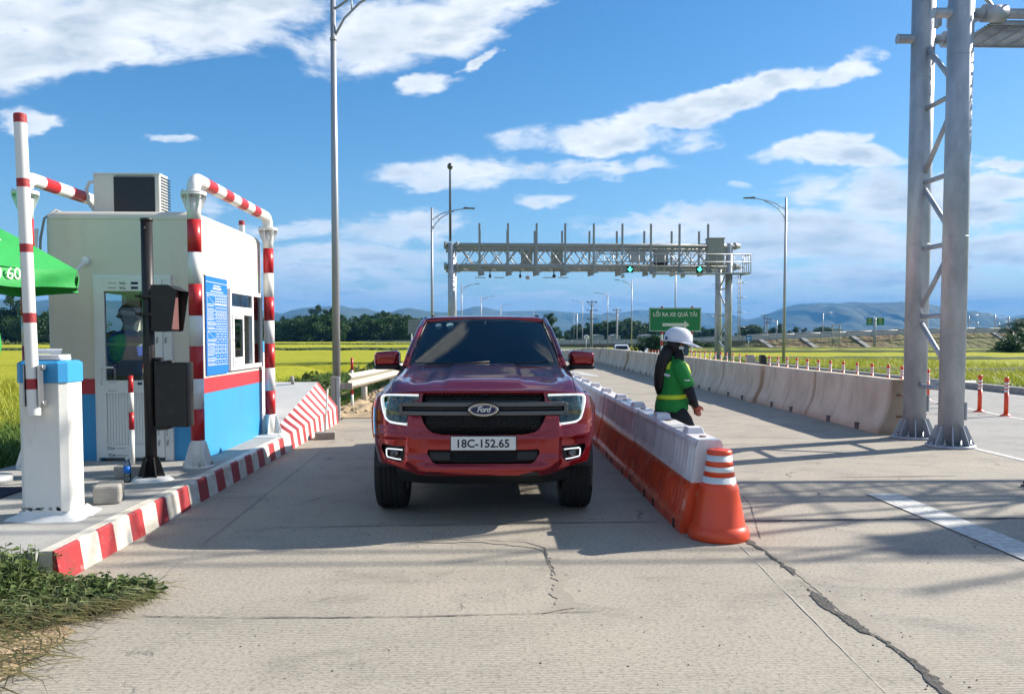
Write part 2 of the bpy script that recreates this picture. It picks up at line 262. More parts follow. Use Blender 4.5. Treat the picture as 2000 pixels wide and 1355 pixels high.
# ------------------------------------------------------------------ mesh builder
class MB:
    def __init__(s): s.v = []; s.f = []; s.m = []; s.sm = []
    def add(s, vs, fs, mi=0, smooth=False, T=None):
        o = len(s.v)
        for p in vs:
            p = Vector(p); s.v.append(T @ p if T else p)
        for f in fs: s.f.append([i+o for i in f]); s.m.append(mi); s.sm.append(smooth)
        return s
    def box(s, c, d, mi=0, rz=0, T=None):
        x, y, z = [k/2 for k in d]; R = Matrix.Translation(Vector(c)) @ Matrix.Rotation(rz, 4, 'Z')
        if T: R = T @ R
        return s.add([(-x,-y,-z),(x,-y,-z),(x,y,-z),(-x,y,-z),(-x,-y,z),(x,-y,z),(x,y,z),(-x,y,z)],
                     [(0,3,2,1),(4,5,6,7),(0,1,5,4),(1,2,6,5),(2,3,7,6),(3,0,4,7)], mi, False, R)
    def prism(s, poly, a, b, axis='y', mi=0, T=None):
        n = len(poly)
        def P(p, h):
            if axis == 'y': return (p[0], h, p[1])
            if axis == 'x': return (h, p[0], p[1])
            return (p[0], p[1], h)
        vs = [P(p, a) for p in poly]+[P(p, b) for p in poly]
        fs = [list(range(n)), list(range(2*n-1, n-1, -1))]+[(i, i+n, (i+1) % n+n, (i+1) % n) for i in range(n)]
        s.add(vs, fs[:2], mi, False, T); o = len(s.v)-2*n
        for f in fs[2:]: s.f.append([i+o for i in f]); s.m.append(mi); s.sm.append(False)
        return s
    def tube(s, pts, r, n=12, mi=0, cap=True, smooth=True, T=None):
        pts = [Vector(p) for p in pts]; k = len(pts); rs = r if isinstance(r, (list, tuple)) else [r]*k
        vs = []; prev = None
        for i, p in enumerate(pts):
            t = (pts[min(i+1, k-1)]-pts[max(i-1, 0)]).normalized()
            if prev is None:
                a = Vector((0,0,1)) if abs(t.z) < .9 else Vector((1,0,0)); u = t.cross(a).normalized()
            else: u = (prev-t*prev.dot(t)).normalized()
            prev = u; w = t.cross(u)
            for j in range(n): vs.append(p+(u*cos(2*pi*j/n)+w*sin(2*pi*j/n))*rs[i])
        fs = [(i*n+j, i*n+(j+1) % n, (i+1)*n+(j+1) % n, (i+1)*n+j) for i in range(k-1) for j in range(n)]
        s.add(vs, fs, mi, smooth, T)
        if cap:
            o = len(s.v)-k*n
            s.f.append([o+j for j in range(n-1, -1, -1)]); s.m.append(mi); s.sm.append(False)
            s.f.append([o+(k-1)*n+j for j in range(n)]); s.m.append(mi); s.sm.append(False)
        return s
    def lathe(s, prof, n=24, mi=0, c=(0,0,0), mis=None, smooth=True, T=None, sy=1.0):
        vs = [(c[0]+r*cos(2*pi*j/n), c[1]+r*sin(2*pi*j/n)*sy, c[2]+z) for r, z in prof for j in range(n)]
        o = len(s.v); s.add(vs, [], 0, False, T)
        for i in range(len(prof)-1):
            for j in range(n):
                s.f.append([o+i*n+j, o+i*n+(j+1) % n, o+(i+1)*n+(j+1) % n, o+(i+1)*n+j]); s.m.append(mis[i] if mis else mi); s.sm.append(smooth)
        for i, rev in ((0, True), (len(prof)-1, False)):
            if prof[i][0] > 1e-4:
                q = [o+i*n+j for j in range(n)]; s.f.append(q[::-1] if rev else q); s.m.append(mis[min(i, len(mis)-1)] if mis else mi); s.sm.append(False)
        return s
    def ell(s, c, r, n=16, mi=0, T=None, k=None):
        k = k or n//2; vs = []; fs = []
        for i in range(k+1):
            a = pi*i/k
            for j in range(n): vs.append((c[0]+r[0]*sin(a)*cos(2*pi*j/n), c[1]+r[1]*sin(a)*sin(2*pi*j/n), c[2]+r[2]*cos(a)))
        for i in range(k):
            for j in range(n): fs.append((i*n+j, (i+1)*n+j, (i+1)*n+(j+1) % n, i*n+(j+1) % n))
        return s.add(vs, fs, mi, True, T)
    def grid(s, fn, nu, nv, mi=0, smooth=True, flip=False, T=None):
        vs = [fn(i/nu, j/nv) for j in range(nv+1) for i in range(nu+1)]; w = nu+1
        fs = [(j*w+i, j*w+i+1, (j+1)*w+i+1, (j+1)*w+i) for j in range(nv) for i in range(nu)]
        if flip: fs = [f[::-1] for f in fs]
        return s.add(vs, fs, mi, smooth, T)
    def slab(s, fn, gn, nu, nv, mi=0, mi2=None):
        """closed solid between surface fn(u,v) and surface gn(u,v)"""
        w = nu+1; n = w*(nv+1); mi2 = mi if mi2 is None else mi2
        vs = [fn(i/nu, j/nv) for j in range(nv+1) for i in range(nu+1)]+[gn(i/nu, j/nv) for j in range(nv+1) for i in range(nu+1)]
        top = [(j*w+i, j*w+i+1, (j+1)*w+i+1, (j+1)*w+i) for j in range(nv) for i in range(nu)]
        s.add(vs, top, mi, True); o = len(s.v)-2*n
        def F(f, m_, sm): s.f.append([o+i for i in f]); s.m.append(m_); s.sm.append(sm)
        for f in top: F([i+n for i in f[::-1]], mi2, False)
        for i in range(nu):
            F([i+1, i, i+n, i+1+n], mi2, False); q = nv*w+i; F([q, q+1, q+1+n, q+n], mi2, False)
        for j in range(nv):
            q = j*w; F([q, q+w, q+w+n, q+n], mi2, False); q = j*w+nu; F([q+w, q, q+n, q+w+n], mi2, False)
        return s
    def mesh(s, name, mats):
        me = bpy.data.meshes.new(name); me.from_pydata([tuple(p) for p in s.v], [], s.f)
        for m_ in (mats if isinstance(mats, (list, tuple)) else [mats]): me.materials.append(m_)
        me.polygons.foreach_set('material_index', s.m); me.polygons.foreach_set('use_smooth', s.sm); me.update(); return me
    def build(s, name, mats, parent=None, bevel=0, seg=2, fix=False, loc=None):
        me = s.mesh(name, mats)
        if fix:
            bm = bmesh.new(); bm.from_mesh(me); bmesh.ops.remove_doubles(bm, verts=bm.verts, dist=1e-5); bmesh.ops.recalc_face_normals(bm, faces=bm.faces); bm.to_mesh(me); bm.free()
        o = bpy.data.objects.new(name, me); COL.objects.link(o)
        if parent: o.parent = parent
        if loc: o.location = loc
        if bevel:
            b = o.modifiers.new('bevel', 'BEVEL'); b.width = bevel; b.segments = seg; b.limit_method = 'ANGLE'; b.angle_limit = radians(35); b.harden_normals = False
        return o
def tag(o, label, cat, group=None, kind=None):
    if label: o['label'] = label
    if cat: o['category'] = cat
    if group: o['group'] = group
    if kind: o['kind'] = kind
    return o
def thing(name, label, cat, loc=(0,0,0), rz=0, group=None):
    o = bpy.data.objects.new(name, None); COL.objects.link(o); o.location = loc; o.rotation_euler = (0,0,rz); o.empty_display_size = .3
    return tag(o, label, cat, group)
def setting(name, mb, m_, **kw):
    o = mb.build(name, m_, **kw); o['kind'] = 'structure'; return o
def clone(o, loc=None, rz=None, label=None, parent=None):
    c = o.copy(); COL.objects.link(c)
    if parent: c.parent = parent
    if loc is not None: c.location = loc
    if rz is not None: c.rotation_euler = (0, 0, rz)
    if label: c['label'] = label
    for ch in [k for k in bpy.data.objects if k.parent == o]: clone(ch, parent=c)
    return c
def boolean(me, cutters, union=False):
    """mesh minus the cutter solids, as new mesh data (temporaries are removed)"""
    a = bpy.data.objects.new('tmp', me); COL.objects.link(a); tmp = []
    for c in cutters:
        cm = c.mesh('cut', me.materials[0])
        bm = bmesh.new(); bm.from_mesh(cm); bmesh.ops.recalc_face_normals(bm, faces=bm.faces); bm.to_mesh(cm); bm.free()
        o = bpy.data.objects.new('tmpc', cm); COL.objects.link(o); tmp.append(o)
        m_ = a.modifiers.new('b', 'BOOLEAN'); m_.operation = 'DIFFERENCE'; m_.object = o; m_.solver = 'EXACT'
    bpy.context.view_layer.update(); dg = bpy.context.evaluated_depsgraph_get()
    r = bpy.data.meshes.new_from_object(a.evaluated_get(dg), depsgraph=dg)
    for o in tmp: bpy.data.objects.remove(o)
    bpy.data.objects.remove(a); return r
def obj_from(me, name, parent=None, smooth_angle=None):
    me.name = name; o = bpy.data.objects.new(name, me); COL.objects.link(o)
    if parent: o.parent = parent
    return o
_tc = {}
def text_mb(txt, size, shear=0.0, offset=0.0, extrude=.002, space=1.0, align='CENTER'):
    """lettering as mesh vertices/faces in the x-z plane facing -y"""
    cu = bpy.data.curves.new('t', 'FONT'); cu.body = txt; cu.size = size; cu.shear = shear; cu.offset = offset; cu.extrude = extrude; cu.align_x = align; cu.align_y = 'CENTER'; cu.space_character = space; cu.resolution_u = 4
    o = bpy.data.objects.new('t', cu); COL.objects.link(o); bpy.context.view_layer.update(); dg = bpy.context.evaluated_depsgraph_get()
    me = bpy.data.meshes.new_from_object(o.evaluated_get(dg), depsgraph=dg); bpy.data.objects.remove(o)
    vs = [(v.co.x, -v.co.z, v.co.y) for v in me.vertices]; fs = [list(p.vertices) for p in me.polygons]; bpy.data.meshes.remove(me)
    return vs, fs
def ordn(i): return ['first','second','third','fourth','fifth','sixth','seventh','eighth','ninth','tenth','eleventh','twelfth','thirteenth','fourteenth','fifteenth','sixteenth','seventeenth','eighteenth','nineteenth','twentieth','twenty-first','twenty-second','twenty-third','twenty-fourth','twenty-fifth','twenty-sixth','twenty-seventh','twenty-eighth'][i]
def lerp(a, b, t): return a+(b-a)*t
def interp(x, tab):
    if x <= tab[0][0]: return tab[0][1]
    for (a, p), (b, q) in zip(tab, tab[1:]):
        if x <= b: return p+(q-p)*(x-a)/(b-a)
    return tab[-1][1]
def smooth(e0, e1, x):
    t = max(0, min(1, (x-e0)/(e1-e0))); return t*t*(3-2*t)
# ================================================================== SETTING
from mathutils import noise as mnoise
def fbm(x, y, z=0, o=5): return mnoise.fractal(Vector((x, y, z)), 1.0, 2.0, o)

def road_mat():
    m = bpy.data.materials.new('road_concrete'); m.use_nodes = True; t = m.node_tree; b = t.nodes['Principled BSDF']
    tc = N('ShaderNodeTexCoord', t); sp = N('ShaderNodeSeparateXYZ', t); Lk(tc.outputs['Object'], sp.inputs[0], t)
    def noise(sc, det=6, st=(1,1,1), rough=.6, dist=0):
        mp = N('ShaderNodeMapping', t); mp.inputs['Scale'].default_value = st; Lk(tc.outputs['Object'], mp.inputs[0], t)
        n = N('ShaderNodeTexNoise', t); n.inputs['Scale'].default_value = sc; n.inputs['Detail'].default_value = det; n.inputs['Roughness'].default_value = rough; n.inputs['Distortion'].default_value = dist
        Lk(mp.outputs[0], n.inputs['Vector'], t); return n.outputs['Fac']
    def rng(v, a, b_, c=0, d=1, sm=False):
        r = N('ShaderNodeMapRange', t); r.inputs['From Min'].default_value = a; r.inputs['From Max'].default_value = b_; r.inputs['To Min'].default_value = c; r.inputs['To Max'].default_value = d
        if sm: r.interpolation_type = 'SMOOTHSTEP'
        Lk(v, r.inputs['Value'], t); return r.outputs[0]
    def mix(f, a, b_, typ='MIX'):
        x = N('ShaderNodeMix', t, data_type='RGBA', blend_type=typ)
        for k, v in (('Factor', f), ('A', a), ('B', b_)):
            if isinstance(v, tuple): x.inputs[k].default_value = v+(1,)
            elif isinstance(v, float): x.inputs[k].default_value = v
            else: Lk(v, x.inputs[k], t)
        return x.outputs['Result']
    big = noise(.35, 4); mid = noise(1.6, 7, (1, 1.6, 1), .65, .5); fine = noise(38, 5, (1, 1.5, 1), .75); stre = noise(2.2, 6, (.25, 6, 1), .7)
    c = mix(rng(big, .38, .62), (.35,.315,.26), (.40,.355,.285))
    right = rng(sp.outputs[0], 1.97, 2.0); c = mix(right, c, mix(rng(mid, .35, .65), (.40,.35,.28), (.34,.31,.265)))
    far = rng(sp.outputs[0], 6.75, 6.8); c = mix(far, c, (.33,.325,.31))
    c = mix(mth('MULTIPLY', rng(mid, .50, .70, sm=True), .55, tree=t), c, (.22,.20,.17))
    c = mix(mth('MULTIPLY', rng(noise(6.5, 5, (.8,1.3,1), .7), .54, .72, sm=True), .40, tree=t), c, (.46,.43,.37))
    c = mix(mth('MULTIPLY', rng(stre, .55, .75, sm=True), .35, tree=t), c, (.45,.42,.36))
    c = mix(mth('MULTIPLY', rng(fine, .50, .70), .95, tree=t), c, (.13,.12,.105))
    c = mix(mth('MULTIPLY', rng(fine, .50, .28), .35, tree=t), c, (.50,.46,.40))
    # tyre-darkened tracks
    tr = N('ShaderNodeTexVoronoi', t); tr.inputs['Scale'].default_value = 5.5; tr.inputs['Randomness'].default_value = 1; Lk(tc.outputs['Object'], tr.inputs['Vector'], t)
    c = mix(mth('MULTIPLY', rng(tr.outputs['Distance'], .055, .025), rng(noise(9, 2), .5, .55), tree=t), c, (.07,.065,.06))
    # hairline cracks
    cw = N('ShaderNodeTexVoronoi', t, feature='DISTANCE_TO_EDGE'); cw.inputs['Scale'].default_value = .55
    mp = N('ShaderNodeMapping', t); mp.inputs['Scale'].default_value = (1, 1, 1); Lk(tc.outputs['Object'], mp.inputs[0], t)
    nn = N('ShaderNodeTexNoise', t); nn.inputs['Scale'].default_value = 3; nn.inputs['Detail'].default_value = 6; Lk(tc.outputs['Object'], nn.inputs['Vector'], t)
    va = N('ShaderNodeVectorMath', t); va.operation = 'MULTIPLY_ADD'; Lk(nn.outputs['Color'], va.inputs[0], t); va.inputs[1].default_value = (.5,.5,.5); Lk(mp.outputs[0], va.inputs[2], t); Lk(va.outputs[0], cw.inputs['Vector'], t)
    crk = mth('MULTIPLY', rng(cw.outputs['Distance'], .007, .002), rng(noise(.8, 3), .56, .64), tree=t)
    c = mix(mth('MULTIPLY', crk, .75, tree=t), c, (.10,.095,.085))
    wc = N('ShaderNodeTexWave', t, bands_direction='Y'); wc.inputs['Scale'].default_value = 12.5; wc.inputs['Distortion'].default_value = 1.6; wc.inputs['Detail'].default_value = 2; wc.inputs['Detail Scale'].default_value = 1.5; Lk(tc.outputs['Object'], wc.inputs['Vector'], t)
    c = mix(mth('MULTIPLY', mth('MULTIPLY', rng(wc.outputs['Fac'], .45, .1), rng(noise(.9, 4, (.6, 1, 1)), .42, .62), tree=t), .38, tree=t), c, (.16,.15,.13))
    Lk(c, b.inputs['Base Color'], t); b.inputs['Roughness'].default_value = .82; b.inputs['Specular IOR Level'].default_value = .3
    # broom grooves across the lane, stronger in places
    wv = N('ShaderNodeTexWave', t, bands_direction='Y'); wv.inputs['Scale'].default_value = 12.5; wv.inputs['Distortion'].default_value = 1.6; wv.inputs['Detail'].default_value = 2; wv.inputs['Detail Scale'].default_value = 1.5
    Lk(tc.outputs['Object'], wv.inputs['Vector'], t)
    gro = mth('MULTIPLY', wv.outputs['Fac'], rng(noise(.9, 4, (.6, 1, 1)), .40, .62), tree=t)
    h = mth('ADD', mth('MULTIPLY', gro, .8, tree=t), mth('MULTIPLY', fine, .9, tree=t), tree=t)
    h = mth('SUBTRACT', h, mth('MULTIPLY', crk, 1.5, tree=t), tree=t)
    bp = N('ShaderNodeBump', t); bp.inputs['Strength'].default_value = .8; bp.inputs['Distance'].default_value = .0045; Lk(h, bp.inputs['Height'], t); Lk(bp.outputs[0], b.inputs['Normal'], t)
    M['road'] = m
road_mat()
M['apron'] = mat('island_top', (.40,.39,.365), .85, col2=(.29,.28,.26), nscale=2.4, namt=.9, bump=.4, bscale=60)
M['sand'] = mat('sand', (.44,.33,.20), .95, col2=(.33,.24,.14), nscale=7, namt=.9, bump=.9, bscale=38, bdist=.02)
M['soil'] = mat('soil', (.085,.125,.025), .95, col2=(.055,.09,.016), nscale=1.2, namt=.9, bump=1, bscale=6, bdist=.08)
M['tar'] = mat('tar', (.10,.095,.085), .9, col2=(.045,.043,.04), nscale=30, namt=1.2, bump=1, bscale=70, bdist=.01)
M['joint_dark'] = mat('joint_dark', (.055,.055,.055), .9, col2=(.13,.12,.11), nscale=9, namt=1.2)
M['patch'] = mat('patch', (.33,.29,.235), .9, col2=(.27,.24,.20), nscale=9, bump=.3, bscale=40)
M['bank'] = mat('bank', (.15,.145,.05), .95, col2=(.19,.12,.065), nscale=.16, namt=1.6, bump=1, bscale=.8, bdist=.6)
M['far_wood'] = mat('mountain_wood', (.03,.055,.025), .95, col2=(.075,.08,.04), nscale=.0016, namt=1.0, detail=12)

def roadz(y): return -.82*smooth(42, 84, y)
# --- terrain: one sheet to the horizon, the road bed raised on it
def bed_left(y): return interp(y, [(-50,-9),(8.2,-9),(10,-6.2),(15,-5.6),(17,-3.4),(300,-3.4)])
def terr_z(x, y):
    l = bed_left(y); r = 14.9
    d = l-x if x < l else (x-r if x > r else 0)
    if y > 145: return -.95
    edge = smooth(0, 2.8, d); z = min(-.03-.72*edge, roadz(y)-.03)
    if d > .3: z += .07*fbm(x*.7, y*.7)*min(1, d)
    return z
xs = [-9000,-3000,-1000,-400,-160,-80,-50,-35,-25]+[-20+.5*i for i in range(0, 34)]+[-2.9, 5, 14]+[14.5+.5*i for i in range(0, 14)]+[24,30,40,60,90,160,400,1000,3000,9000]
ys = [-60,-20,-8]+[-5+.6*i for i in range(0, 60)]+[33,36,40,46,54,64,80,100,130,144,160,240,400,800,1500,3000,6000,11000]
mb = MB(); w = len(xs)
mb.add([(x, y, terr_z(x, y)) for y in ys for x in xs], [(j*w+i, j*w+i+1, (j+1)*w+i+1, (j+1)*w+i) for j in range(len(ys)-1) for i in range(w-1)], 0, True)
setting('ground', mb, M['soil'])

# --- concrete carriageway
def poly_sheet(name, pts, z, m_, th=0):
    mb = MB(); mb.add([(x, y, z) for x, y in pts], [list(range(len(pts)))]); return setting(name, mb, m_)
mb = MB(); mb.add([(-2.72,-8,0),(14.2,-8,0),(14.2,15.35,0),(-2.72,15.35,0)], [(0,1,2,3)]); yy_ = [15.35,22,40]+[42+2*i for i in range(22)]+[90,110,142]
mb.add([(x, y, roadz(y)) for y in yy_ for x in (interp(y, [(15.35,-2.05),(22,-1.95),(60,-1.9)]), 14.2)], [(2*i,2*i+1,2*i+3,2*i+2) for i in range(len(yy_)-1)]); setting('road', mb, M['road'])
def strip(name, line, wd, z, m_, jag=0.0, step=.04, kind='structure', side=None, broken=None):
    """a ragged strip that follows a line"""
    mb = MB(); pts = []
    for a, b in zip(line, line[1:]):
        a, b = Vector(a), Vector(b); n = max(1, int((b-a).length/step))
        pts += [a.lerp(b, i/n) for i in range(n)]
    pts.append(Vector(line[-1])); vs = []
    for i, p in enumerate(pts):
        t = (pts[min(i+1, len(pts)-1)]-pts[max(i-1, 0)]).normalized(); nrm = Vector((-t.y, t.x))
        k = fbm(p.x*2.3+9, p.y*2.3, 1)*jag*.8+fbm(p.x*14, p.y*14, 3)*jag*.35
        k2 = fbm(p.x*3.1+50, p.y*3.1, 7)*jag+fbm(p.x*17, p.y*17, 13)*jag*.45
        e = min(1, .15+min(i, len(pts)-1-i)/6)
        a = p+nrm*max(.001, (wd/2+k*wd)*e); b = p-nrm*max(.001, (wd/2+k2*wd)*e)
        vs += [(a.x, a.y, z), (b.x, b.y, z)]
    mb.add(vs, [(2*i, 2*i+1, 2*i+3, 2*i+2) for i in range(len(pts)-1)], 0, False)
    return setting(name, mb, m_)
strip('expansion_joint', [(-1.85,6.60),(-1,6.63),(.3,6.69),(1.62,6.73)], .011, .004, M['joint_dark'], .8)
strip('expansion_joint', [(2.02,6.73),(3.2,6.76),(4.6,6.77),(6.4,6.8)], .04, .004, M['joint_dark'], 1.0)
strip('expansion_joint', [(2.0,11.5),(3.4,11.45),(6.1,11.75)], .012, .004, M['joint_dark'], .8)
for yy in (16.6, 21.5, 26.4, 31.3, 36.2, 46): strip('expansion_joint', [(-1.9,yy),(6.0,yy+.1)], .02, .004, M['joint_dark'], .5, step=.4)
strip('expansion_joint', [(-2.02,3.2),(-2.12,5.8),(-2.2,9.0),(-2.28,12.0),(-2.3,15.3)], .007, .004, mat('joint_grey', (.20,.19,.17), .9, col2=(.34,.31,.27), nscale=3, namt=1.3), 1.4)
strip('expansion_joint', [(1.62,-1),(1.72,3.4),(1.8,5.0),(1.86,6.0)], .006, .004, mat('lime_line', (.47,.44,.385), .9), 1.2)
strip('tar_seam', [(2.02,-1.0),(1.99,3.3),(2.0,4.0),(1.94,4.6),(1.97,5.2),(1.99,5.75),(1.96,6.1)], .026, .005, M['tar'], 2.2, step=.008)
strip('tar_seam', [(2.06,-1.0),(2.03,3.3),(2.03,4.4),(2.0,5.2),(2.02,6.0),(2.03,6.5)], .05, .003, M['patch'], .9, step=.03)
strip('expansion_joint', [(2.06,6.1),(2.4,7.4),(2.6,9.0),(2.7,11.3)], .006, .0045, M['joint_dark'], 1.2, step=.03)
strip('repair_patch', [(-.55,6.12),(.05,6.08),(.35,5.98),(.47,5.8),(.44,5.4),(.455,5.0),(.43,4.62),(.30,4.5)], .085, .004, M['patch'], .8, step=.03)
strip('expansion_joint', [(-.5,6.17),(.0,6.13),(.28,6.06),(.40,5.9),(.405,5.5),(.43,5.2)], .008, .006, M['joint_dark'], 1.0, step=.02)
strip('expansion_joint', [(-2.0,4.52),(-1.33,4.47),(-.5,4.46),(.3,4.5),(.6,4.52)], .006, .0045, M['joint_dark'], 1.6, step=.03)
strip('expansion_joint', [(-1.9,7.3),(-1.55,7.9),(-.95,8.3),(-.6,8.35)], .008, .0045, M['joint_dark'], 1.2, step=.03)
strip('surface_scratch', [(3.7,8.78),(4.6,8.84),(5.3,8.86)], .016, .0055, M['patch'], 1.2, step=.03)
# --- painted markings
def mark(pts, z=.005):
    mb = MB(); mb.add([(x, y, z+roadz(y)) for x, y in pts], [list(range(len(pts)))]); return setting('road_marking', mb, M['road_paint'])
mark([(3.69,-6),(3.99,-6),(3.99,7.84),(3.68,7.85)], .008)
mark([(6.38,-6),(6.53,-6),(6.72,11.35),(6.60,11.5)])
mark([(6.75,12.9),(6.88,12.9),(6.95,42),(6.82,42)])
mark([(9.6,8.0),(9.75,8.0),(9.92,15),(10.35,18),(11.0,22.2),(11.0,42),(10.9,42),(10.9,22.2),(10.22,18),(9.78,15)])
mark([(13.3,-2),(13.42,-2),(13.42,42),(13.3,42)])
mark([(3.45,32.6),(4.15,30.7),(4.2,31.6),(3.9,34.8),(3.5,35.2),(3.7,32.6)])
mark([(1.2,44),(1.35,44),(1.35,46),(1.2,46)])
# --- right kerb
mb = MB(); mb.prism([(14.0,0),(14.28,0),(14.28,.17),(14.03,.17)], -4, 44); setting('kerb', mb, M['cement'], bevel=.02)
# --- sand verge at the lower left and behind the lane end
mb = MB(); rng_ = random.Random(3); edge = []
for i in range(60):
    y = -5+i*10.15/59; x = -2.22+.22*fbm(y*1.1, 2)+.06*fbm(y*6, 4) if y < 4.3 else lerp(-2.3, -2.75, (y-4.3)/.85)+.04*fbm(y*6, 4)
    edge.append((x, y))
vs = [(x, y, .006) for x, y in edge]+[(-8.9, y, .006) for x, y in edge]; n = len(edge)
mb.add(vs, [(i+1, i, i+n, i+n+1) for i in range(n-1)]); setting('sand_verge', mb, M['sand'])
mb = MB(); mb.grid(lambda u, v: (lerp(-4.6, -1.95, u), lerp(15.36, 30, v), .01+.10*max(0, fbm(u*7, v*9, 5)+.25)*smooth(0, .15, u)*smooth(1, .8, u)*smooth(0, .02, v)), 40, 120); setting('dirt_verge', mb, M['sand'])

# --- toll island with striped kerb and rising nose
ISZ = .20
isl = MB()
out = [(-2.79,5.15),(-2.79,11.0),(-3.02,11.35),(-4.95,11.35),(-4.95,8.1),(-9.2,8.1),(-9.2,5.15)]
isl.prism(out, 0.0, ISZ, axis='z'); o_isl = setting('traffic_island', isl, M['apron'])
kb = MB(); KX = -2.68
def kerb_piece(y0, y1, mi, h=ISZ+.004): kb.prism([(KX,0),(KX-.028,h-.012),(KX-.04,h),(KX-.05,h+.001),(KX-.05,0)], y0, y1, mi=mi); kb.prism([(KX-.05,0),(KX-.05,h+.0015),(KX-.13,h+.001),(KX-.13,0)], y0, y1, mi=1)
ykb = [5.14,5.44,5.69,5.92,6.18,6.41,6.67,6.88,7.15,7.39,7.63,7.88]
while ykb[-1] < 10.7: ykb.append(ykb[-1]+.245)
for i, (a, b) in enumerate(zip(ykb, ykb[1:])): kerb_piece(a, b, 0 if i % 2 == 0 else 1)
yk = ykb[-1]
kb.prism([(KX-.13,0),(KX-.13,ISZ+.003),(-9.2,ISZ+.003),(-9.2,0)], 5.10, 5.2, mi=2)
for i in range(6): kb.box((-3.45-i*.62-.16, 5.085, .085), (.31,.02,.17), 0)
setting('kerb', kb, [M['kerb_red'], M['kerb_white'], M['apron']])
# rising nose
nose = MB(); Y0, Y1 = yk, 14.62
def kerb_h(y): return lerp(.205, .29, (y-Y0)/(Y1-Y0))
def ridge(t): return Vector((lerp(-3.0, -2.98, t), lerp(Y0+.55, 14.35, t), lerp(.22, .74, t)))
def bend(t): y = lerp(Y0, Y1, t); return Vector((lerp(KX-.035, KX-.02, t), y, kerb_h(y)))
def foot(t): return Vector((KX+.0, lerp(Y0, Y1, t), 0))
nb = 21
for i in range(nb):
    t0, t1 = i/nb, (i+1)/nb; mi = 1 if (i % 2 == 1 or i == 0) else 0
    if i == nb-1: mi = 0
    q = [foot(t0), foot(t1), bend(t1), bend(t0)]; nose.add(q, [(0,1,2,3)], mi)
    q = [bend(t0), bend(t1), ridge(t1), ridge(t0)]; nose.add(q, [(0,1,2,3)], mi)
t_l = [Vector((-4.95, p.y, p.z)) for p in (ridge(0), ridge(1))]
nose.add([ridge(0), ridge(1), t_l[1], t_l[0]], [(0,1,2,3)], 2)
nose.add([bend(0), ridge(0), t_l[0], Vector((-4.95, Y0, ISZ+.006))], [(0,1,2,3)], 2)
nose.add([foot(1), Vector((-4.95,Y1,0)), Vector((-4.95,14.35,.74)), ridge(1), bend(1)], [(0,1,2,3,4)], 2)
nose.add([Vector((-4.95,Y0,0)), Vector((-4.95,Y1,0)), t_l[1], t_l[0], Vector((-4.95,Y0,ISZ))], [(4,3,2,1,0)], 2)
nose.add([foot(0), bend(0), Vector((-4.95,Y0,ISZ+.006)), Vector((-4.95,Y0,0))], [(0,1,2,3)], 2)
setting('island_nose', nose, [M['kerb_red'], mat('nose_white', (.74,.73,.70), .65, col2=(.62,.58,.50), nscale=4, namt=.7), mat('nose_grey', (.50,.50,.49), .8, col2=(.42,.42,.41), nscale=3, bump=.3, bscale=30)])

# --- rice fields, bunds between them
def field(name, x0, x1, y0, y1, z, nx, ny, m_):
    mb = MB(); mb.grid(lambda u, v: (lerp(x0, x1, u), lerp(y0, y1, v), z+.10*fbm(lerp(x0, x1, u)*.35, lerp(y0, y1, v)*.35, 2)-(.6 if u in (0,1) or v in (0,1) else 0)), nx, ny); return setting(name, mb, m_)
def ricemat():
    m = bpy.data.materials.new('rice_canopy'); m.use_nodes = True; t = m.node_tree; b = t.nodes['Principled BSDF']; b.inputs['Roughness'].default_value = .85; b.inputs['Specular IOR Level'].default_value = .15
    tc = N('ShaderNodeTexCoord', t)
    def nz(sc, st, det=5):
        mp = N('ShaderNodeMapping', t); mp.inputs['Scale'].default_value = st; Lk(tc.outputs['Object'], mp.inputs[0], t)
        n = N('ShaderNodeTexNoise', t); n.inputs['Scale'].default_value = sc; n.inputs['Detail'].default_value = det; n.inputs['Roughness'].default_value = .7; Lk(mp.outputs[0], n.inputs['Vector'], t); return n.outputs['Fac']
    cr = N('ShaderNodeValToRGB', t); e = cr.color_ramp.elements; e[0].position = .3; e[0].color = (.30,.34,.018,1); e[1].position = .7; e[1].color = (.46,.42,.025,1)
    Lk(mth('ADD', mth('MULTIPLY', nz(.045, (1,3,1)), .55, tree=t), mth('MULTIPLY', nz(1.1, (1,2.5,1)), .45, tree=t), tree=t), cr.inputs[0], t)
    f = N('ShaderNodeMapRange', t); f.inputs['From Min'].default_value = .48; f.inputs['From Max'].default_value = .7; f.inputs['To Max'].default_value = .7; Lk(nz(14, (1,1,1), 3), f.inputs['Value'], t)
    mx = N('ShaderNodeMix', t, data_type='RGBA'); Lk(f.outputs[0], mx.inputs['Factor'], t); Lk(cr.outputs[0], mx.inputs['A'], t); mx.inputs['B'].default_value = (.17,.20,.02,1); Lk(mx.outputs['Result'], b.inputs['Base Color'], t)
    bp = N('ShaderNodeBump', t); bp.inputs['Strength'].default_value = 1; bp.inputs['Distance'].default_value = .12; Lk(nz(9, (1,1,1)), bp.inputs['Height'], t); Lk(bp.outputs[0], b.inputs['Normal'], t)
    M['rice_canopy'] = m
ricemat()
field('rice_field', 17.2, 170, 22, 128, -.30, 120, 90, M['rice_canopy'])
for a in ((-200,-9.0,13,50),(-200,-5.6,50.6,104),(-200,-3.6,106,168),(-200,-3.6,172,240)): field('rice_field', a[0], a[1], a[2], a[3], -.30, 90, 50, M['rice_canopy'])
mb = MB()
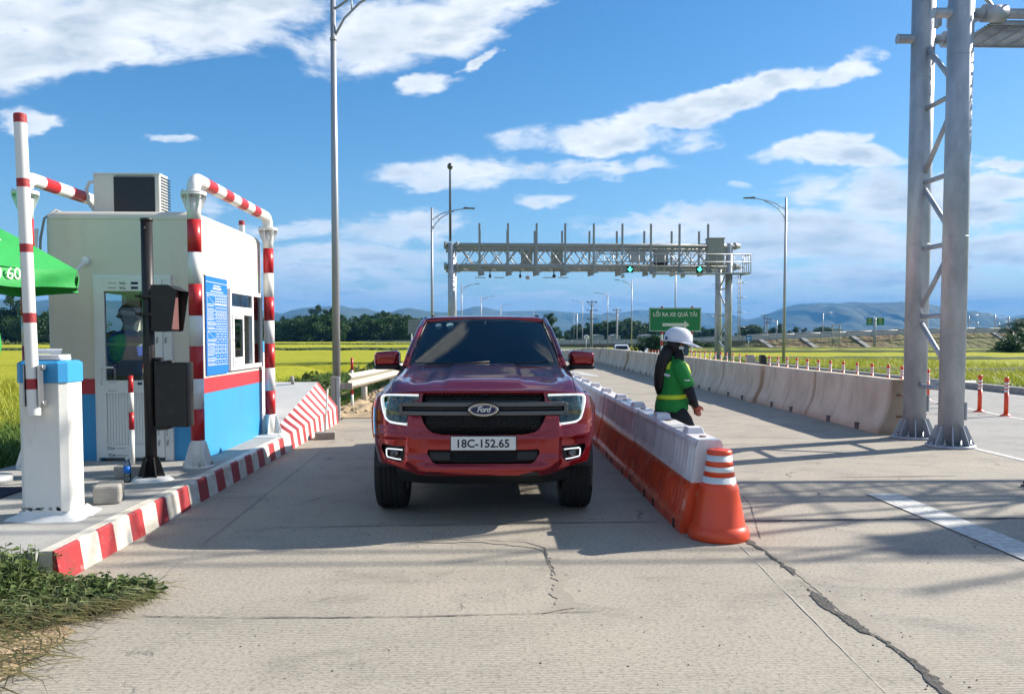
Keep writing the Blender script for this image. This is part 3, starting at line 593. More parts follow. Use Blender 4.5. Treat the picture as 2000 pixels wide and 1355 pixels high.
for (x0, x1, y, h) in ((-200,-3.4,105,.30),(-200,-3.5,170,.25),(18,150,40,.22),(18,140,62,.25),(20,150,88,.3),(22,160,112,.2)):
    mb.grid(lambda u, v: (lerp(x0, x1, u), y+lerp(-.8,.8, v)+.4*fbm(u*30, y), -.45+(.15+h)*sin(pi*v)*(1+.4*fbm(u*60, y, 3))), 80, 6)
setting('field_bund', mb, mat('bund', (.065,.10,.018), .95, col2=(.09,.11,.03), nscale=.5, namt=.9))

# --- far expressway on its embankment
EXY = lambda px: interp(px, [(700,230),(1000,190),(1270,165),(1480,152),(2100,150),(2600,170)])
EXT = [(700,672),(960,672),(1085,672),(1270,671),(1480,664),(1600,659.5),(1740,654),(1880,650),(2000,651),(2600,655)]
ex = []
for px in range(700, 2601, 50):
    y = EXY(px); p = AT(px, interp(px, EXT), y); ex.append(p)
mb = MB()
def exg(u, v):
    k = u*(len(ex)-1); i = min(int(k), len(ex)-2); p = ex[i].lerp(ex[i+1], k-i); h = max(.05, p.z+.75)
    return (p.x, p.y-2.0*h*(1-v), lerp(-.76, p.z, v)+.12*fbm(p.x*.2, v*4, 8)*min(1, h)*sin(pi*v))
mb.grid(exg, 240, 8)
def exd(u, v):
    k = u*(len(ex)-1); i = min(int(k), len(ex)-2); p = ex[i].lerp(ex[i+1], k-i); return (p.x, p.y+22*v, p.z)
setting('embankment', mb, M['bank'])
mb = MB(); mb.grid(exd, 60, 1); setting('expressway', mb, M['cement'])
def wall_along(name, pts, h0, h1, off, th, m_, label, cat, z0=0.0, group=None):
    mb = MB()
    for a, b in zip(pts, pts[1:]):
        d = (b-a); d.z = 0; d.normalize(); nrm = Vector((-d.y, d.x, 0))
        q = [a+nrm*off, b+nrm*off, b+nrm*(off+th), a+nrm*(off+th)]
        vs = [v+Vector((0,0,h0)) for v in q]+[v+Vector((0,0,h1)) for v in q]
        mb.add(vs, [(0,3,2,1),(4,5,6,7),(0,1,5,4),(1,2,6,5),(2,3,7,6),(3,0,4,7)])
    o = mb.build(name, m_); tag(o, label, cat, group); return o
wall_along('parapet_wall', ex, -.25, .62, .5, .35, mat('parapet', (.58,.55,.50), .8, col2=(.48,.46,.42), nscale=.4), 'long pale concrete parapet along the near edge of the far expressway', 'wall')
wall_along('parapet_wall', ex, 0, .95, 14, .3, MATS['parapet'], 'low pale concrete wall along the far edge of the distant expressway', 'wall')
def rail_along(name, pts, off, step, label):
    t = thing(name, label, 'guardrail', pts[0]); o0 = pts[0]; r = MB(); ps = MB(); L = 0
    for a, b in zip(pts, pts[1:]):
        d = (b-a); n = max(1, int(d.length/step)); dd = d.copy(); dd.z = 0; dd.normalize(); nrm = Vector((-dd.y, dd.x, 0))*off
        r.tube([a-o0+nrm+Vector((0,0,.85)), b-o0+nrm+Vector((0,0,.85))], .11, 6)
        for i in range(n): c = a.lerp(b, i/n)-o0+nrm; ps.box((c.x, c.y, .45+c.z), (.12,.12,.9))
    r.build('rail', M['mast_grey'], t); p = ps.build('post', M['mast_grey'], t); p['kind'] = 'stuff'; return t
rail_along('guardrail', [p+Vector((0,0,0)) for p in ex], -.6, 2.4, 'long thin guardrail on posts at the near edge of the far expressway')
wall_along('bridge_girder', [p+Vector((0,0,0)) for p in ex if p.x > 62], -.9, -.25, .2, .5, M['concrete_pole'], 'grey concrete side girder of the far overpass at the right', 'bridge')
for i, px in enumerate((1562, 1660, 1935, 1480)):
    y = EXY(px); p = AT(px, interp(px, EXT), y); h = p.z+.75; mb = MB()
    mb.add([(0,-.1,0),(.9,-.1,0),(.9+1.2,-2.0*h-.1,-h+.02),(1.2,-2.0*h-.1,-h+.02)], [(0,3,2,1)]); mb.add([(0,-.1,.15),(.9,-.1,.15),(2.1,-2.0*h-.1,-h+.17),(1.2,-2.0*h-.1,-h+.17)], [(0,3,2,1),]); mb.box((.45,-.1,.05),(.9,.1,.25))
    o = mb.build('drain_chute', M['concrete_pole'], loc=p); tag(o, ['pale concrete drain chute on the embankment, second from the right','pale drain chute on the embankment just left of the galvanised tower','pale drain chute on the embankment at the far right, nearest the palms','leftmost pale drain chute on the embankment, near the roadside lamp'][i], 'drain')

# --- mountains
def mountain(name, prof, Y, depth, seed, nu=220, nv=26):
    mb = MB(); pxs = [p[0] for p in prof]; a, b = pxs[0], pxs[-1]
    def f(u, v):
        px = lerp(a, b, u); py = interp(px, prof); yy = Y+(v-.62)*depth
        P_ = AT(px, py, Y); h = P_.z; x = P_.x*(1+.10*(v-.62)*depth/Y)
        s = smooth(0, .62, v) if v < .62 else smooth(1.3, .62, v)
        n = fbm(x*.0011, yy*.0011, seed, 6); rid = 1-abs(fbm(x*.0019+7, yy*.0012, seed+3, 5))*2
        amp = sin(pi*min(1, v/.62)) if v < .62 else 0
        z = h*(s**.85)+h*.45*n*amp+h*.25*(rid-.6)*amp+ h*.04*fbm(x*.006, seed, 3)
        return (x, yy, z-3)
    mb.grid(f, nu, nv); return setting(name, mb, M['far_wood'])
mountain('mountain', [(-700,640),(-300,600),(0,606),(60,588),(115,598),(200,590),(350,600),(480,603),(525,607),(555,613),(575,603),(600,600),(640,597),(665,595),(690,602),(710,600),(745,609),(780,609),(810,606),(840,607),(900,611),(960,628),(1020,648)], 5200, 2600, 2)
mountain('mountain', [(640,655),(700,632),(800,612),(860,610),(900,606),(928,597),(950,600),(985,608),(1010,606),(1060,606),(1085,606),(1120,610),(1160,612),(1200,618),(1260,622),(1300,634),(1380,652)], 6400, 2800, 5)
mountain('mountain', [(1100,640),(1180,612),(1240,606),(1300,612),(1370,611),(1410,611),(1450,626),(1480,620),(1520,640),(1600,655)], 7800, 2800, 9)
mountain('mountain', [(1400,654),(1450,645),(1500,622),(1530,606),(1560,593),(1590,592),(1650,590),(1662,588),(1690,594),(1740,596),(1785,602),(1830,610),(1880,617),(1925,626),(1960,632),(2010,648)], 5600, 2800, 14)
mountain('mountain', [(1560,652),(1620,630),(1665,614),(1700,621),(1760,640),(1800,653)], 4900, 1500, 21, 90)
mountain('mountain', [(1840,654),(1900,634),(1940,632),(1975,622),(2010,615),(2080,600),(2200,604),(2400,630),(2600,650)], 6800, 2600, 31)
# --- air: one even box of haze
mb = MB(); mb.box((0, 3000, 298.7), (24000, 24000, 602))
hz = mb.build('haze', None); hz['kind'] = 'stuff'; hz['label'] = 'thin blue haze in the air over the fields and mountains'
hm = bpy.data.materials.new('haze_air'); hm.use_nodes = True; t = hm.node_tree; t.nodes.clear(); o = N('ShaderNodeOutputMaterial', t); pv = N('ShaderNodeVolumePrincipled', t)
pv.inputs['Color'].default_value = (.11,.40,.85,1); pv.inputs['Density'].default_value = 1.25e-4; pv.inputs['Anisotropy'].default_value = 0.0; Lk(pv.outputs[0], o.inputs['Volume'], t)
hz.data.materials.clear(); hz.data.materials.append(hm)
# ================================================================== TOLL BOOTH SIDE
BX0, BX1, BY0, BY1, BZ1 = -4.74, -3.10, 8.92, 11.35, 2.88
def build_booth():
    T = thing('toll_booth', 'cream toll booth with blue base, red band and sliding window', 'booth', ((BX0+BX1)/2, (BY0+BY1)/2, ISZ))
    ox, oy = T.location.x, T.location.y; H = BZ1-ISZ
    x0, x1, y0, y1 = BX0-ox, BX1-ox, BY0-oy, BY1-oy; th = .06
    # walls with openings: outer shell ring of a rounded rectangle, cut by booleans
    def rr(a, b, c, d, r, n=6):
        pts = []
        for (cx, cy, s) in ((b-r, c+r, -90), (b-r, d-r, 0), (a+r, d-r, 90), (a+r, c+r, 180)):
            for k in range(n+1): an = radians(s+90*k/n); pts.append((cx+r*cos(an), cy+r*sin(an)))
        return pts
    zb, zr = .92-ISZ, 1.085-ISZ
    def shell(z0, z1, grow=0, rnd=0):
        mb = MB(); P_ = rr(x0-grow, x1+grow, y0-grow, y1+grow, .09)
        mb.prism(P_, z0, z1, axis='z'); return mb
    doorcut = MB(); doorcut.box((-3.835-ox, y0, 2.155/2-ISZ/2+.0), (.68,.5,2.155-ISZ+.0), 0)
    wincut = MB(); wincut.box((x1, (9.83+11.2)/2-oy, (1.13+2.11)/2-ISZ), (.5, 1.37, .98))
    wcl = MB(); wcl.box((x0, 10.1-oy, 1.62-ISZ), (.5, 1.3, .9)); wcb = MB(); wcb.box((0, y1, 1.62-ISZ), (1.1, .5, .9))
    inner = MB(); inner.prism(rr(x0+th, x1-th, y0+th, y1-th, .05), .03, H-.08, axis='z')
    specs = [('wall_base', 0, zb, 'booth_blue', 0), ('wall_band', zb, zr, 'booth_red', .003), ('wall', zr, H-.10, 'booth_cream', 0)]
    for nm, a, b, mt, gr in specs:
        me = shell(a, b, gr).mesh(nm, M[mt]); me = boolean(me, [inner, doorcut]+([wincut, wcl, wcb] if nm == 'wall' else []))
        obj_from(me, nm, T)
    # roof with rounded edge
    mb = MB(); n = 6; r = .10; loops = []
    for k in range(n+1):
        a = pi/2*k/n; ins = r*(1-cos(a)); loops.append((ins, H-.10+r*sin(a)))
    base = [rr(x0+i, x1-i, y0+i, y1-i, .09) for i, z in loops]; m_ = len(base[0]); vs = []
    for (i, z), P_ in zip(loops, base): vs += [(p[0], p[1], z) for p in P_]
    mb.add(vs, [(k*m_+j, k*m_+(j+1) % m_, (k+1)*m_+(j+1) % m_, (k+1)*m_+j) for k in range(n) for j in range(m_)]+[list(range(n*m_, (n+1)*m_))]+[list(range(m_))[::-1]], 0, True)
    mb.sm[-1] = False; mb.sm[-2] = False
    mb.build('roof', M['booth_cream'], T)
    fl = MB(); fl.box((0, 0, .015), (x1-x0-.15, y1-y0-.15, .03)); fl.build('floor', M['roof_grey'], T)
    inn = MB(); inn.box((-.2, .35, .85), (1.0,.5,.05)); inn.box((-.2,.35,.42),(.9,.4,.8)); inn.build('desk', M['interior'], T)
    # door: frame, panel, glass, handle
    D = MB(); dx0, dx1 = -4.19-ox, -3.49-ox; dz1 = 2.145-ISZ; yf = y0-.035
    def fr(mb, a, b, c, d, w, y, t, mi=0, wb=None):
        wb = w if wb is None else wb
        mb.box(((a+b)/2, y, d-w/2), (b-a, t, w), mi); mb.box(((a+b)/2, y, c+wb/2), (b-a, t, wb), mi)
        mb.box((a+w/2, y, (c+wb+d-w)/2), (w, t, d-w-c-wb), mi); mb.box((b-w/2, y, (c+wb+d-w)/2), (w, t, d-w-c-wb), mi)
    FR = MB(); FR.box((dx0-.015, y0-.01, dz1/2), (.03,.06,dz1)); FR.box((dx1+.045, y0-.01, dz1/2), (.09,.06,dz1)); FR.box(((dx0+dx1)/2+.03, y0-.01, dz1+.025), (dx1-dx0+.12,.06,.05))
    FR.build('door_frame', M['pvc'], T, bevel=.006)
    D = MB(); gz0, gz1 = 1.07-ISZ, 2.02-ISZ; gx0, gx1 = -4.095-ox, -3.60-ox
    D.box(((dx0+gx0)/2, yf, dz1/2+.02), (gx0-dx0,.05,dz1-.04)); D.box(((dx1+gx1)/2, yf, dz1/2+.02), (dx1-gx1,.05,dz1-.04))
    D.box(((gx0+gx1)/2, yf, (gz1+dz1)/2), (gx1-gx0,.05,dz1-gz1)); D.box(((gx0+gx1)/2, yf, gz0-.07), (gx1-gx0,.05,.14)); D.box(((gx0+gx1)/2, yf, .11), (gx1-gx0,.05,.14))
    nb = 16; hh = gz0-.14
    for i in range(nb): w_ = (gx1-gx0)/nb; D.box((gx0+w_*(i+.5), yf+.008, (.18+hh)/2), (w_-.005,.028,hh-.18))
    D.box(((gx0+gx1)/2, yf+.012, (.18+hh)/2), (gx1-gx0,.02,hh-.18))
    d = D.build('door', M['pvc'], T, bevel=.003)
    g = MB(); g.box(((gx0+gx1)/2, yf+.004, (gz0+gz1)/2), (gx1-gx0,.008,gz1-gz0)); g.build('window_pane', M['booth_glass'], d)
    h = MB(); hx = -4.140-ox; h.box((hx, yf-.03, 1.21-ISZ), (.03,.012,.22)); h.tube([(hx,yf-.03,1.215-ISZ),(hx,yf-.075,1.215-ISZ),(hx+.03,yf-.08,1.215-ISZ),(hx+.155,yf-.08,1.21-ISZ)], .011, 8); h.box((hx+.005,yf-.04,1.10-ISZ),(.012,.02,.03)); h.build('handle', M['pvc'], d, bevel=.003)
    ky = MB(); ky.box((hx+.005, yf-.045, 1.075-ISZ), (.006,.004,.05)); ky.box((hx+.008, yf-.05, 1.04-ISZ), (.012,.004,.04)); ky.build('key', M['steel_bolt'], d)
    # printed protective film on the door profiles
    fm = MB(); rg = random.Random(5)
    def word(txt, x, z, s, rot=0, flip=False):
        vs, fs = text_mb(txt, s, offset=.0008, extrude=.0003)
        R = Matrix.Translation((x, yf-.0262, z)) @ Matrix.Rotation(rot, 4, 'Y')
        fm.add(vs, fs, 0, False, R)
    def dashes(x, z, n, L, vert=False):
        for i in range(n):
            o_ = L*(i-.5*n); l_ = L*rg.uniform(.35,.8)
            fm.box((x+(0 if vert else o_), yf-.0262, z+(o_ if vert else 0)), ((.007 if vert else l_), .0012, (l_ if vert else .007)))
    for zz in (gz1+.035, gz1+.085): word('TDA', gx0+.20, zz, .035, pi); dashes(gx0+.10, zz, 4, .022); dashes(gx0+.34, zz, 3, .02); fm.box((gx1-.17, yf-.0262, zz), (.075,.0012,.026), 1)
    dashes(gx0+.08, gz0-.02, 5, .016); dashes(gx0+.08, gz0-.11, 5, .018); fm.box((gx0+.36, yf-.0262, gz0-.035), (.05,.0012,.028), 1); word('3', gx0+.24, gz0-.035, .055); dashes(gx0+.48, gz0-.04, 4, .014)
    word('TDA', gx0+.04, .14, .04); dashes(gx0+.15, .14, 5, .022); word('TDA', gx0+.05, .065, .04); dashes(gx0+.17, .065, 5, .022)
    for xx in (dx1-.055, dx1+.035):
        for zz in (.25, .55, .9, 1.35): word('TDA', xx, zz-.05, .032, pi/2); dashes(xx, zz+.09, 5, .02, True)
        fm.box((xx, yf-.0262, 1.62), (.028,.0012,.09), 1)
    fm.build('lettering', [M['ink'], mat('film_navy', (.01,.02,.09), .5)], d)
    # side window in the wall that faces the lane
    W = MB(); xf = x1+.012; a, b, c, e = 9.83-oy, 11.2-oy, 1.13-ISZ, 2.11-ISZ
    def bxx(mb, ya, yb, za, zb_, t=.05, off=0, mi=0): mb.box((xf+off, (ya+yb)/2, (za+zb_)/2), (t, yb-ya, zb_-za), mi)
    my = 10.72-oy; tz0, tz1 = 1.80-ISZ, 1.90-ISZ; w_ = .055
    bxx(W, a, b, e-w_, e); bxx(W, a, b, c, c+w_); bxx(W, a, a+w_, c+w_, e-w_); bxx(W, b-w_, b, c+w_, e-w_); bxx(W, my, my+.07, c+w_, e-w_); bxx(W, a+w_, my, tz0, tz1)
    wf = W.build('window', M['pvc'], T, bevel=.004)
    bl = MB(); 
    P = MB(); bxx(P, a+w_, my, tz1, e-w_, .006); P.build('pane', M['booth_glass'], wf)
    P = MB(); bxx(P, my+.07, b-w_, c+w_, e-w_, .006); P.build('pane', M['booth_glass'], wf)
    sm = (a+w_+my)/2+.02; SS = MB(); s0, s1 = a+w_+.003, sm
    bxx(SS, s0, s1, tz0-.05, tz0-.003, .03, .022); bxx(SS, s0, s1, c+w_+.003, c+w_+.10, .03, .022); bxx(SS, s0, s0+.05, c+w_+.10, tz0-.05, .03, .022); bxx(SS, s1-.05, s1, c+w_+.10, tz0-.05, .03, .022)
    SS.build('sliding_sash', M['pvc'], wf, bevel=.003)
    P = MB(); bxx(P, s0+.05, s1-.05, c+w_+.10, tz0-.05, .006, .022); P.build('pane', M['booth_glass'], wf)
    kf = MB()
    for (yy, zz, s_) in ((s0+.10,tz0-.028,.03),(s1-.05,tz0-.028,.02),(s0+.07,c+w_+.05,.03),(s0+.07,c+w_+.02,.02),(my-.08,tz0+.05,.03),(a+.28,tz0+.03,.03),(a+.3,tz0+.07,.02),(s0+.025,1.5-ISZ,.02),(s1-.02,1.62-ISZ,.02),(my+.035,1.7-ISZ,.02),(my+.035,1.45-ISZ,.02)): kf.box((xf+.041, yy, zz), (.002, s_, s_*.55))
    kf.build('lettering', M['ink'], wf)
    # blue fee board hung beside the window
    return T
build_booth()
def fee_board():
    T = thing('fee_board', 'blue fee table poster with white grid lines beside the booth window', 'notice board', (BX1+.012, 9.41, 1.655))
    w, h = .73, 1.09; b = MB(); b.box((0,0,0), (.012, w, h)); b.box((0,0,h/2+.01),(.02,w+.02,.02),1); b.build('board', [M['board_blue'], M['pvc']], T)
    L = MB(); x = .0075; rg = random.Random(2)
    def R(ya, yb, za, zb): L.box((x, (ya+yb)/2, (za+zb)/2), (.002, abs(yb-ya), abs(zb-za)))
    def hline(z, ya=-w/2+.03, yb=w/2-.03, t=.006): R(ya, yb, z-t/2, z+t/2)
    def txt(ya, yb, z, t=.014):
        y = ya
        while y < yb-.01:
            l = rg.uniform(.012,.035); R(y, min(y+l, yb), z-t/2, z+t/2); y += l+.008
    hline(h/2-.06, -w/2, w/2); 
    txt(-.12,.12,h/2-.095); txt(-.14,.14,h/2-.125,.022); txt(-.22,.22,h/2-.16,.012); hline(h/2-.145, -.01, .01, .002)
    hline(h/2-.185, -w/2, w/2)
    def table(zt, hs, cols, c0):
        z = zt; zs = [z]
        for q in hs: z -= q; zs.append(z)
        for q in zs: hline(q)
        ys = [-w/2+.03, c0]+[c0+(w/2-.03-c0)*(k+1)/cols for k in range(cols)]
        for y in ys: R(y-.003, y+.003, zs[-1], zs[0])
        n = 14
        for k in range(n): t0 = k/n; R(lerp(ys[0], ys[1], t0), lerp(ys[0], ys[1], t0+1/n), lerp(zs[0], zs[1], t0)-.003, lerp(zs[0], zs[1], t0+1/n)+.0)
        for r in range(len(hs)):
            za, zb = zs[r], zs[r+1]; k = max(1, int((za-zb)/.028))
            for i in range(k):
                if r > 0: txt(ys[0]+.012, ys[1]-rg.uniform(.01,.08), za-(i+.6)*(za-zb)/(k+.2), .009)
            for c in range(cols):
                m_ = (ys[c+1]+ys[c+2])/2
                if r == 0:
                    for i in range(3): txt(m_-.035, m_+.035, za-.03-i*.03, .01)
                else: R(m_-.018, m_+.018, (za+zb)/2-.005, (za+zb)/2+.005)
    table(h/2-.205, [.10,.07,.042,.042,.06,.06], 5, -.06); table(h/2-.605, [.09,.065,.045,.045,.07,.06], 3, -.06)
    L.build('lettering', M['sign_white'], T)
fee_board()

def ac_unit():
    z0 = BZ1; a = AT(187, 418, 9.35); b = AT(325, 418, 9.35); w = .74
    T = thing('air_conditioner', 'cream outdoor air conditioner unit with dark front lying on the booth roof', 'air conditioner', (-4.10, 9.60, z0))
    h, d = .47, .23; c = MB(); c.box((0,0,h/2+.02), (w,d,h)); c.box((-w/2+.14,-d/2-.004,h/2+.02),(.27,.008,h-.03)); c.box((w/2-.05,-d/2-.004,h/2+.02),(.09,.008,h-.03)); c.box((0,0,h+.025),(w+.01,d+.01,.02))
    for sx in (-.28,.28): c.box((sx,0,.01),(.06,d+.04,.02))
    c.build('casing', M['ac_white'], T, bevel=.012)
    g = MB(); g.box((.09,-d/2-.006,h/2+.015),(.46,.014,h-.05)); 
    for i in range(26): g.box((.09,-d/2-.016,.06+i*.0165),(.44,.004,.004),1)
    g.build('coil_grille', [M['ac_dark'], M['black_plastic']], T)
    s = MB()
    for i in range(13):
        for k in range(6): s.box((w/2+.001,-d/2+.05+k*.048,.07+i*.033),(.006,.034,.018))
    v = s.build('side_vent', M['ac_dark'], T)
    p = MB(); p.tube([(-w/2+.02,0,h-.06),(-w/2-.03,0,h-.04),(-w/2-.10,.0,h-.05),(-w/2-.135,0,h-.13),(-w/2-.12,0,h-.26),(-w/2-.06,0,h-.36),(-w/2+.0,0,.10),(-w/2+.0,.0,.02)], .02, 10); p.build('pipe', M['pvc'], T)
ac_unit()
# cables at the left of the booth
mb = MB(); mb.tube([(-4.62,9.3,BZ1-.02),(-4.70,9.1,BZ1+.03),(-4.76,8.98,BZ1-.08),(-4.79,8.95,BZ1-.3),(-4.80,8.95,BZ1-.52),(-4.83,8.95,BZ1-.62)], .013, 8)
o = mb.build('cable', M['cable']); tag(o, 'grey cable drooping over the top left edge of the toll booth', 'cable')
mb = MB(); mb.tube([(-4.80,8.9,BZ1-.2),(-4.82,8.9,BZ1-.4),(-4.80,8.88,BZ1-.62)], .02, 8)
o = mb.build('cable', M['pvc']); tag(o, 'pale loop of pipe hanging at the left edge of the booth above the umbrella', 'cable')
p0 = AT(135, 535, 8.6); p1 = AT(167, 510, 8.9); mb = MB(); mid = (p0+p1)/2; mb.tube([p0, mid+Vector((0,0,-.02)), p1-Vector((0,.0,0)), p1+Vector((0,.03,0))], .018, 8); mb.ell((p1.x, p1.y-.01, p1.z), (.05,.02,.05), 8)
o = mb.build('conduit', M['pvc']); tag(o, 'short white conduit plugged into the booth wall near the umbrella tip', 'conduit')

def pipe_frame(x, label, base=True):
    T = thing('height_frame', label, 'pipe frame', (x, 8.45, ISZ), 0, 'striped pipe frames over the toll island')
    r = .068; ya, yb = 0, 2.79; zt = 2.96-ISZ; reds = [(2.72,2.39),(2.07,1.75),(1.44,1.11),(.80,.48)]
    for y in (ya, yb):
        p = MB(); zs = [0]+sorted([k-ISZ for q in reds for k in q])+[zt]
        for i, (a, b) in enumerate(zip(zs, zs[1:])): p.lathe([(r, a), (r, b)], 24, i % 2, (0, y, 0))
        po = p.build('post', [M['white_gloss'], M['red_paint']], T)
        f = MB(); f.lathe([(.155,0),(.155,.02),(.02,.021)], 28, 0, (0,y,0))
        for k in range(4):
            a = radians(45+90*k) if y == ya else radians(90*k); dx, dy = cos(a), sin(a)
            R = Matrix.Translation((0,y,0)) @ Matrix.Rotation(a, 4, 'Z'); f.prism([(.05,.02),(.15,.02),(.15,.05),(.085,.26),(.05,.26)], -.006, .006, T=R)
            f.lathe([(.013,.02),(.013,.06)], 8, 1, (dx*.125+dy*.05, y+dy*.125-dx*.05, 0))
        f.build('base_flange', [M['white_gloss'], M['steel_bolt']], T); f = MB()
        f.lathe([(.02,zt-.001),(.125,zt),(.125,zt+.018),(.02,zt+.019)], 28, 0, (0,y,0)); f.lathe([(.02,zt+.019),(.125,zt+.0195),(.125,zt+.038),(.02,zt+.039)], 28, 0, (0,y,0))
        for k in range(6):
            a = radians(60*k+20); R = Matrix.Translation((0,y,0)) @ Matrix.Rotation(a, 4, 'Z'); f.prism([(.07,zt-.16),(.07,zt),(.12,zt),(.12,zt-.025)], -.005, .005, T=R); f.lathe([(.01,zt-.02),(.01,zt+.05)], 6, 1, (.105*cos(a+.3), y+.105*sin(a+.3), 0))
        f.build('flange', [M['white_gloss'], M['steel_bolt']], T)
    b = MB(); R_ = .14; z1 = zt+.038
    pts = [(0, 0, z1)]+[(0, R_*(1-cos(a)), z1+R_*sin(a)) for a in [pi/2*k/8 for k in range(1, 9)]]; b.tube(pts, r, 24, 0, False)
    y0, y1 = R_, yb-R_; n = 9
    cuts = [R_, .30, .58, .86, 1.14, 1.42, 1.70, 1.98, 2.26, yb-R_]
    for i, (p, q) in enumerate(zip(cuts, cuts[1:])): b.tube([(0,p,z1+R_),(0,q,z1+R_)], r, 24, i % 2, False)
    pts = [(0, yb-R_*(1-cos(a)), z1+R_*sin(a)) for a in [pi/2-pi/2*k/8 for k in range(0, 9)]]; b.tube(pts, r, 24, 0, False)
    b.build('cross_pipe', [M['white_gloss'], M['red_paint']], T); return T
pf = pipe_frame(-2.985, 'red and white striped pipe frame in front of the booth corner by the lane')
clone(pf, loc=(-4.66, 8.45, ISZ), label='red and white striped pipe frame left of the booth, behind the green umbrella')

mat('white_mortar', (.74,.74,.72), .8, bump=.5, bscale=22, bdist=.006)
def gate(x, y, lab1, lab2, rz=0):
    T = thing('barrier_gate', lab1, 'barrier gate', (x, y, ISZ), rz, 'barrier gates'); w, d, h = .35, .30, 1.165
    def octo(w, d, c): return [(-w/2+c,-d/2),(w/2-c,-d/2),(w/2,-d/2+c),(w/2,d/2-c),(w/2-c,d/2),(-w/2+c,d/2),(-w/2,d/2-c),(-w/2,-d/2+c)]
    b = MB(); b.prism(octo(w, d, .045), 0, h-.16, axis='z'); b.build('cabinet_body', M['white_paint'], T, bevel=.004)
    c = MB(); P1 = octo(w+.02, d+.02, .05); P2 = octo(w-.03, d-.03, .04); n = 8
    c.prism(P1, h-.16, h-.02, axis='z'); vs = [(p[0],p[1],h-.02) for p in P1]+[(p[0],p[1],h) for p in P2]; c.add(vs, [(i,(i+1)%n,(i+1)%n+n,i+n) for i in range(n)]+[list(range(n,2*n))]); c.build('cabinet_cap', M['booth_blue'], T, bevel=.004)
    g = MB(); rg = random.Random(4); k = 36; prof = []
    vs = []; P0 = octo(w, d, .045)
    for j, (sc, z) in enumerate(((1.0,.06),(1.02,.045),(1.12,.028),(1.32,.006),(1.36,.0))):
        for i in range(k):
            a = 2*pi*i/k; rad = 1/max(abs(cos(a))/(w/2), abs(sin(a))/(d/2)); jit = 1+(.10*fbm(cos(a)*3+j*.3, sin(a)*3, x) if j else 0); vs.append((cos(a)*(rad*1.0+(sc-1)*.30)*jit, sin(a)*(rad+(sc-1)*.30)*jit, z+(.015*fbm(a*3, j) if j < 3 else 0)))
    g.add(vs, [(j*k+i, j*k+(i+1) % k, (j+1)*k+(i+1) % k, (j+1)*k+i) for j in range(4) for i in range(k)], 0, True); g.build('mortar_skirt', MATS['white_mortar'], T)
    mk = MB()
    for i in range(16): mk.box((-.05+.10*rg.gauss(0,.7)*.8 if i < 11 else .10+.02*rg.random(), -d/2-.001, .07+.02*rg.random()), (.012+.03*rg.random(), .003, .006+.016*rg.random()))
    mk.build('worn_paint', M['cement'], T)
    rg_ = MB(); rg_.tube([(-.04+.035*cos(a), -d/2-.006, .965+.035*sin(a)) for a in [2*pi*i/16 for i in range(17)]], .004, 6); rg_.build('key_ring', M['black_metal'], T)
    AO = (-.005, -d/2-.075, 0); r = .042; z0, z1 = .78, 2.91; lean = -.02
    zs = [z0, z0+.30, z0+.37, 1.53, 1.60, 2.05, 2.12, 2.54, 2.605, z1-.06, z1] ; a = MB()
    zs = [z0, 1.00-ISZ+.165, 1.00-ISZ+.24, 1.44, 1.51, 1.94, 2.0, 2.40, 2.46, z1-.06, z1]
    for i, (p, q) in enumerate(zip(zs, zs[1:])): a.tube([(lean*(p-z0),0,p),(lean*(q-z0),0,q)], r if i else r*1.05, 24, i % 2, False)
    a.ell((lean*(z1-z0),0,z1), (r,r,.012), 16, 1); a.ell((0,0,z0), (r*1.05,r*1.05,.012), 16, 2); ao = a.build('barrier_arm', [M['white_gloss'], M['kerb_red'], M['sign_white']], T, loc=AO); ao['label'] = lab2
    br = MB(); 
    for zz in (.86, 1.12): br.box((0,.03,zz),(.13,.05,.035)); br.lathe([(.016,-.015),(.016,.0)],8,0,(0,0,0),T=Matrix.Translation((.052,-.0,zz)) @ Matrix.Rotation(pi/2,4,'X'))
    br.box((-.05,.0,.99),(.008,.07,.3)); br.box((.05,.0,.99),(.008,.07,.3)); br.build('bracket', M['steel_bolt'], T, bevel=.003, loc=AO); return T
gate(-3.27, 6.20, 'white barrier cabinet with blue cap on the near end of the island', 'white raised barrier arm with thin red bands on the near cabinet')
gate(-3.55, 12.35, 'white barrier cabinet hidden behind the toll booth on the rising nose', 'raised barrier arm whose red tip shows above the back of the booth')
for o in bpy.data.objects:
    if o.name.startswith('barrier_') and o.location.y > 11: o.location.z = .30
mb = MB(); rg = random.Random(8)
for i in range(7): mb.box((rg.uniform(-.006,.006), rg.uniform(-.005,.005), .003+i*.006), (.235,.16,.0045), rz=rg.uniform(-.05,.05))
mb.grid(lambda u, v: (lerp(-.125,.13,u), lerp(-.115,-.02,v), .012-.018*sin(pi*v*.6)-.004*(1-v)), 8, 5); mb.grid(lambda u, v: (lerp(-.11,.115,u), -.06+.03*v, .05+.035*sin(pi*.5*v)), 6, 5)
o = mb.build('paper_sheets', M['paper'], loc=(-3.27,6.19,ISZ+1.166)); tag(o, 'small stack of white paper sheets on the blue cabinet cap', 'papers')

# concrete block behind the cabinet and the dark drain mat
mb = MB(); mb.box((0,0,.075),(.2,.3,.15)); o = mb.build('concrete_block', M['cement'], bevel=.02, loc=(-3.10,6.72,ISZ)); o.rotation_euler = (0,0,.3); tag(o, 'grey concrete block half hidden behind the barrier cabinet', 'block')
mb = MB()
for i in range(18): mb.box((0,-.33+i*.039,.008),(.75,.018,.016)); mb.box((-.36+i*.042,0,.008),(.012,.7,.012))
o = mb.build('floor_mat', M['mesh_blue'], loc=(-4.42,6.95,ISZ+.003)); tag(o, 'dark blue mesh mat on the island left of the cabinet', 'mat')

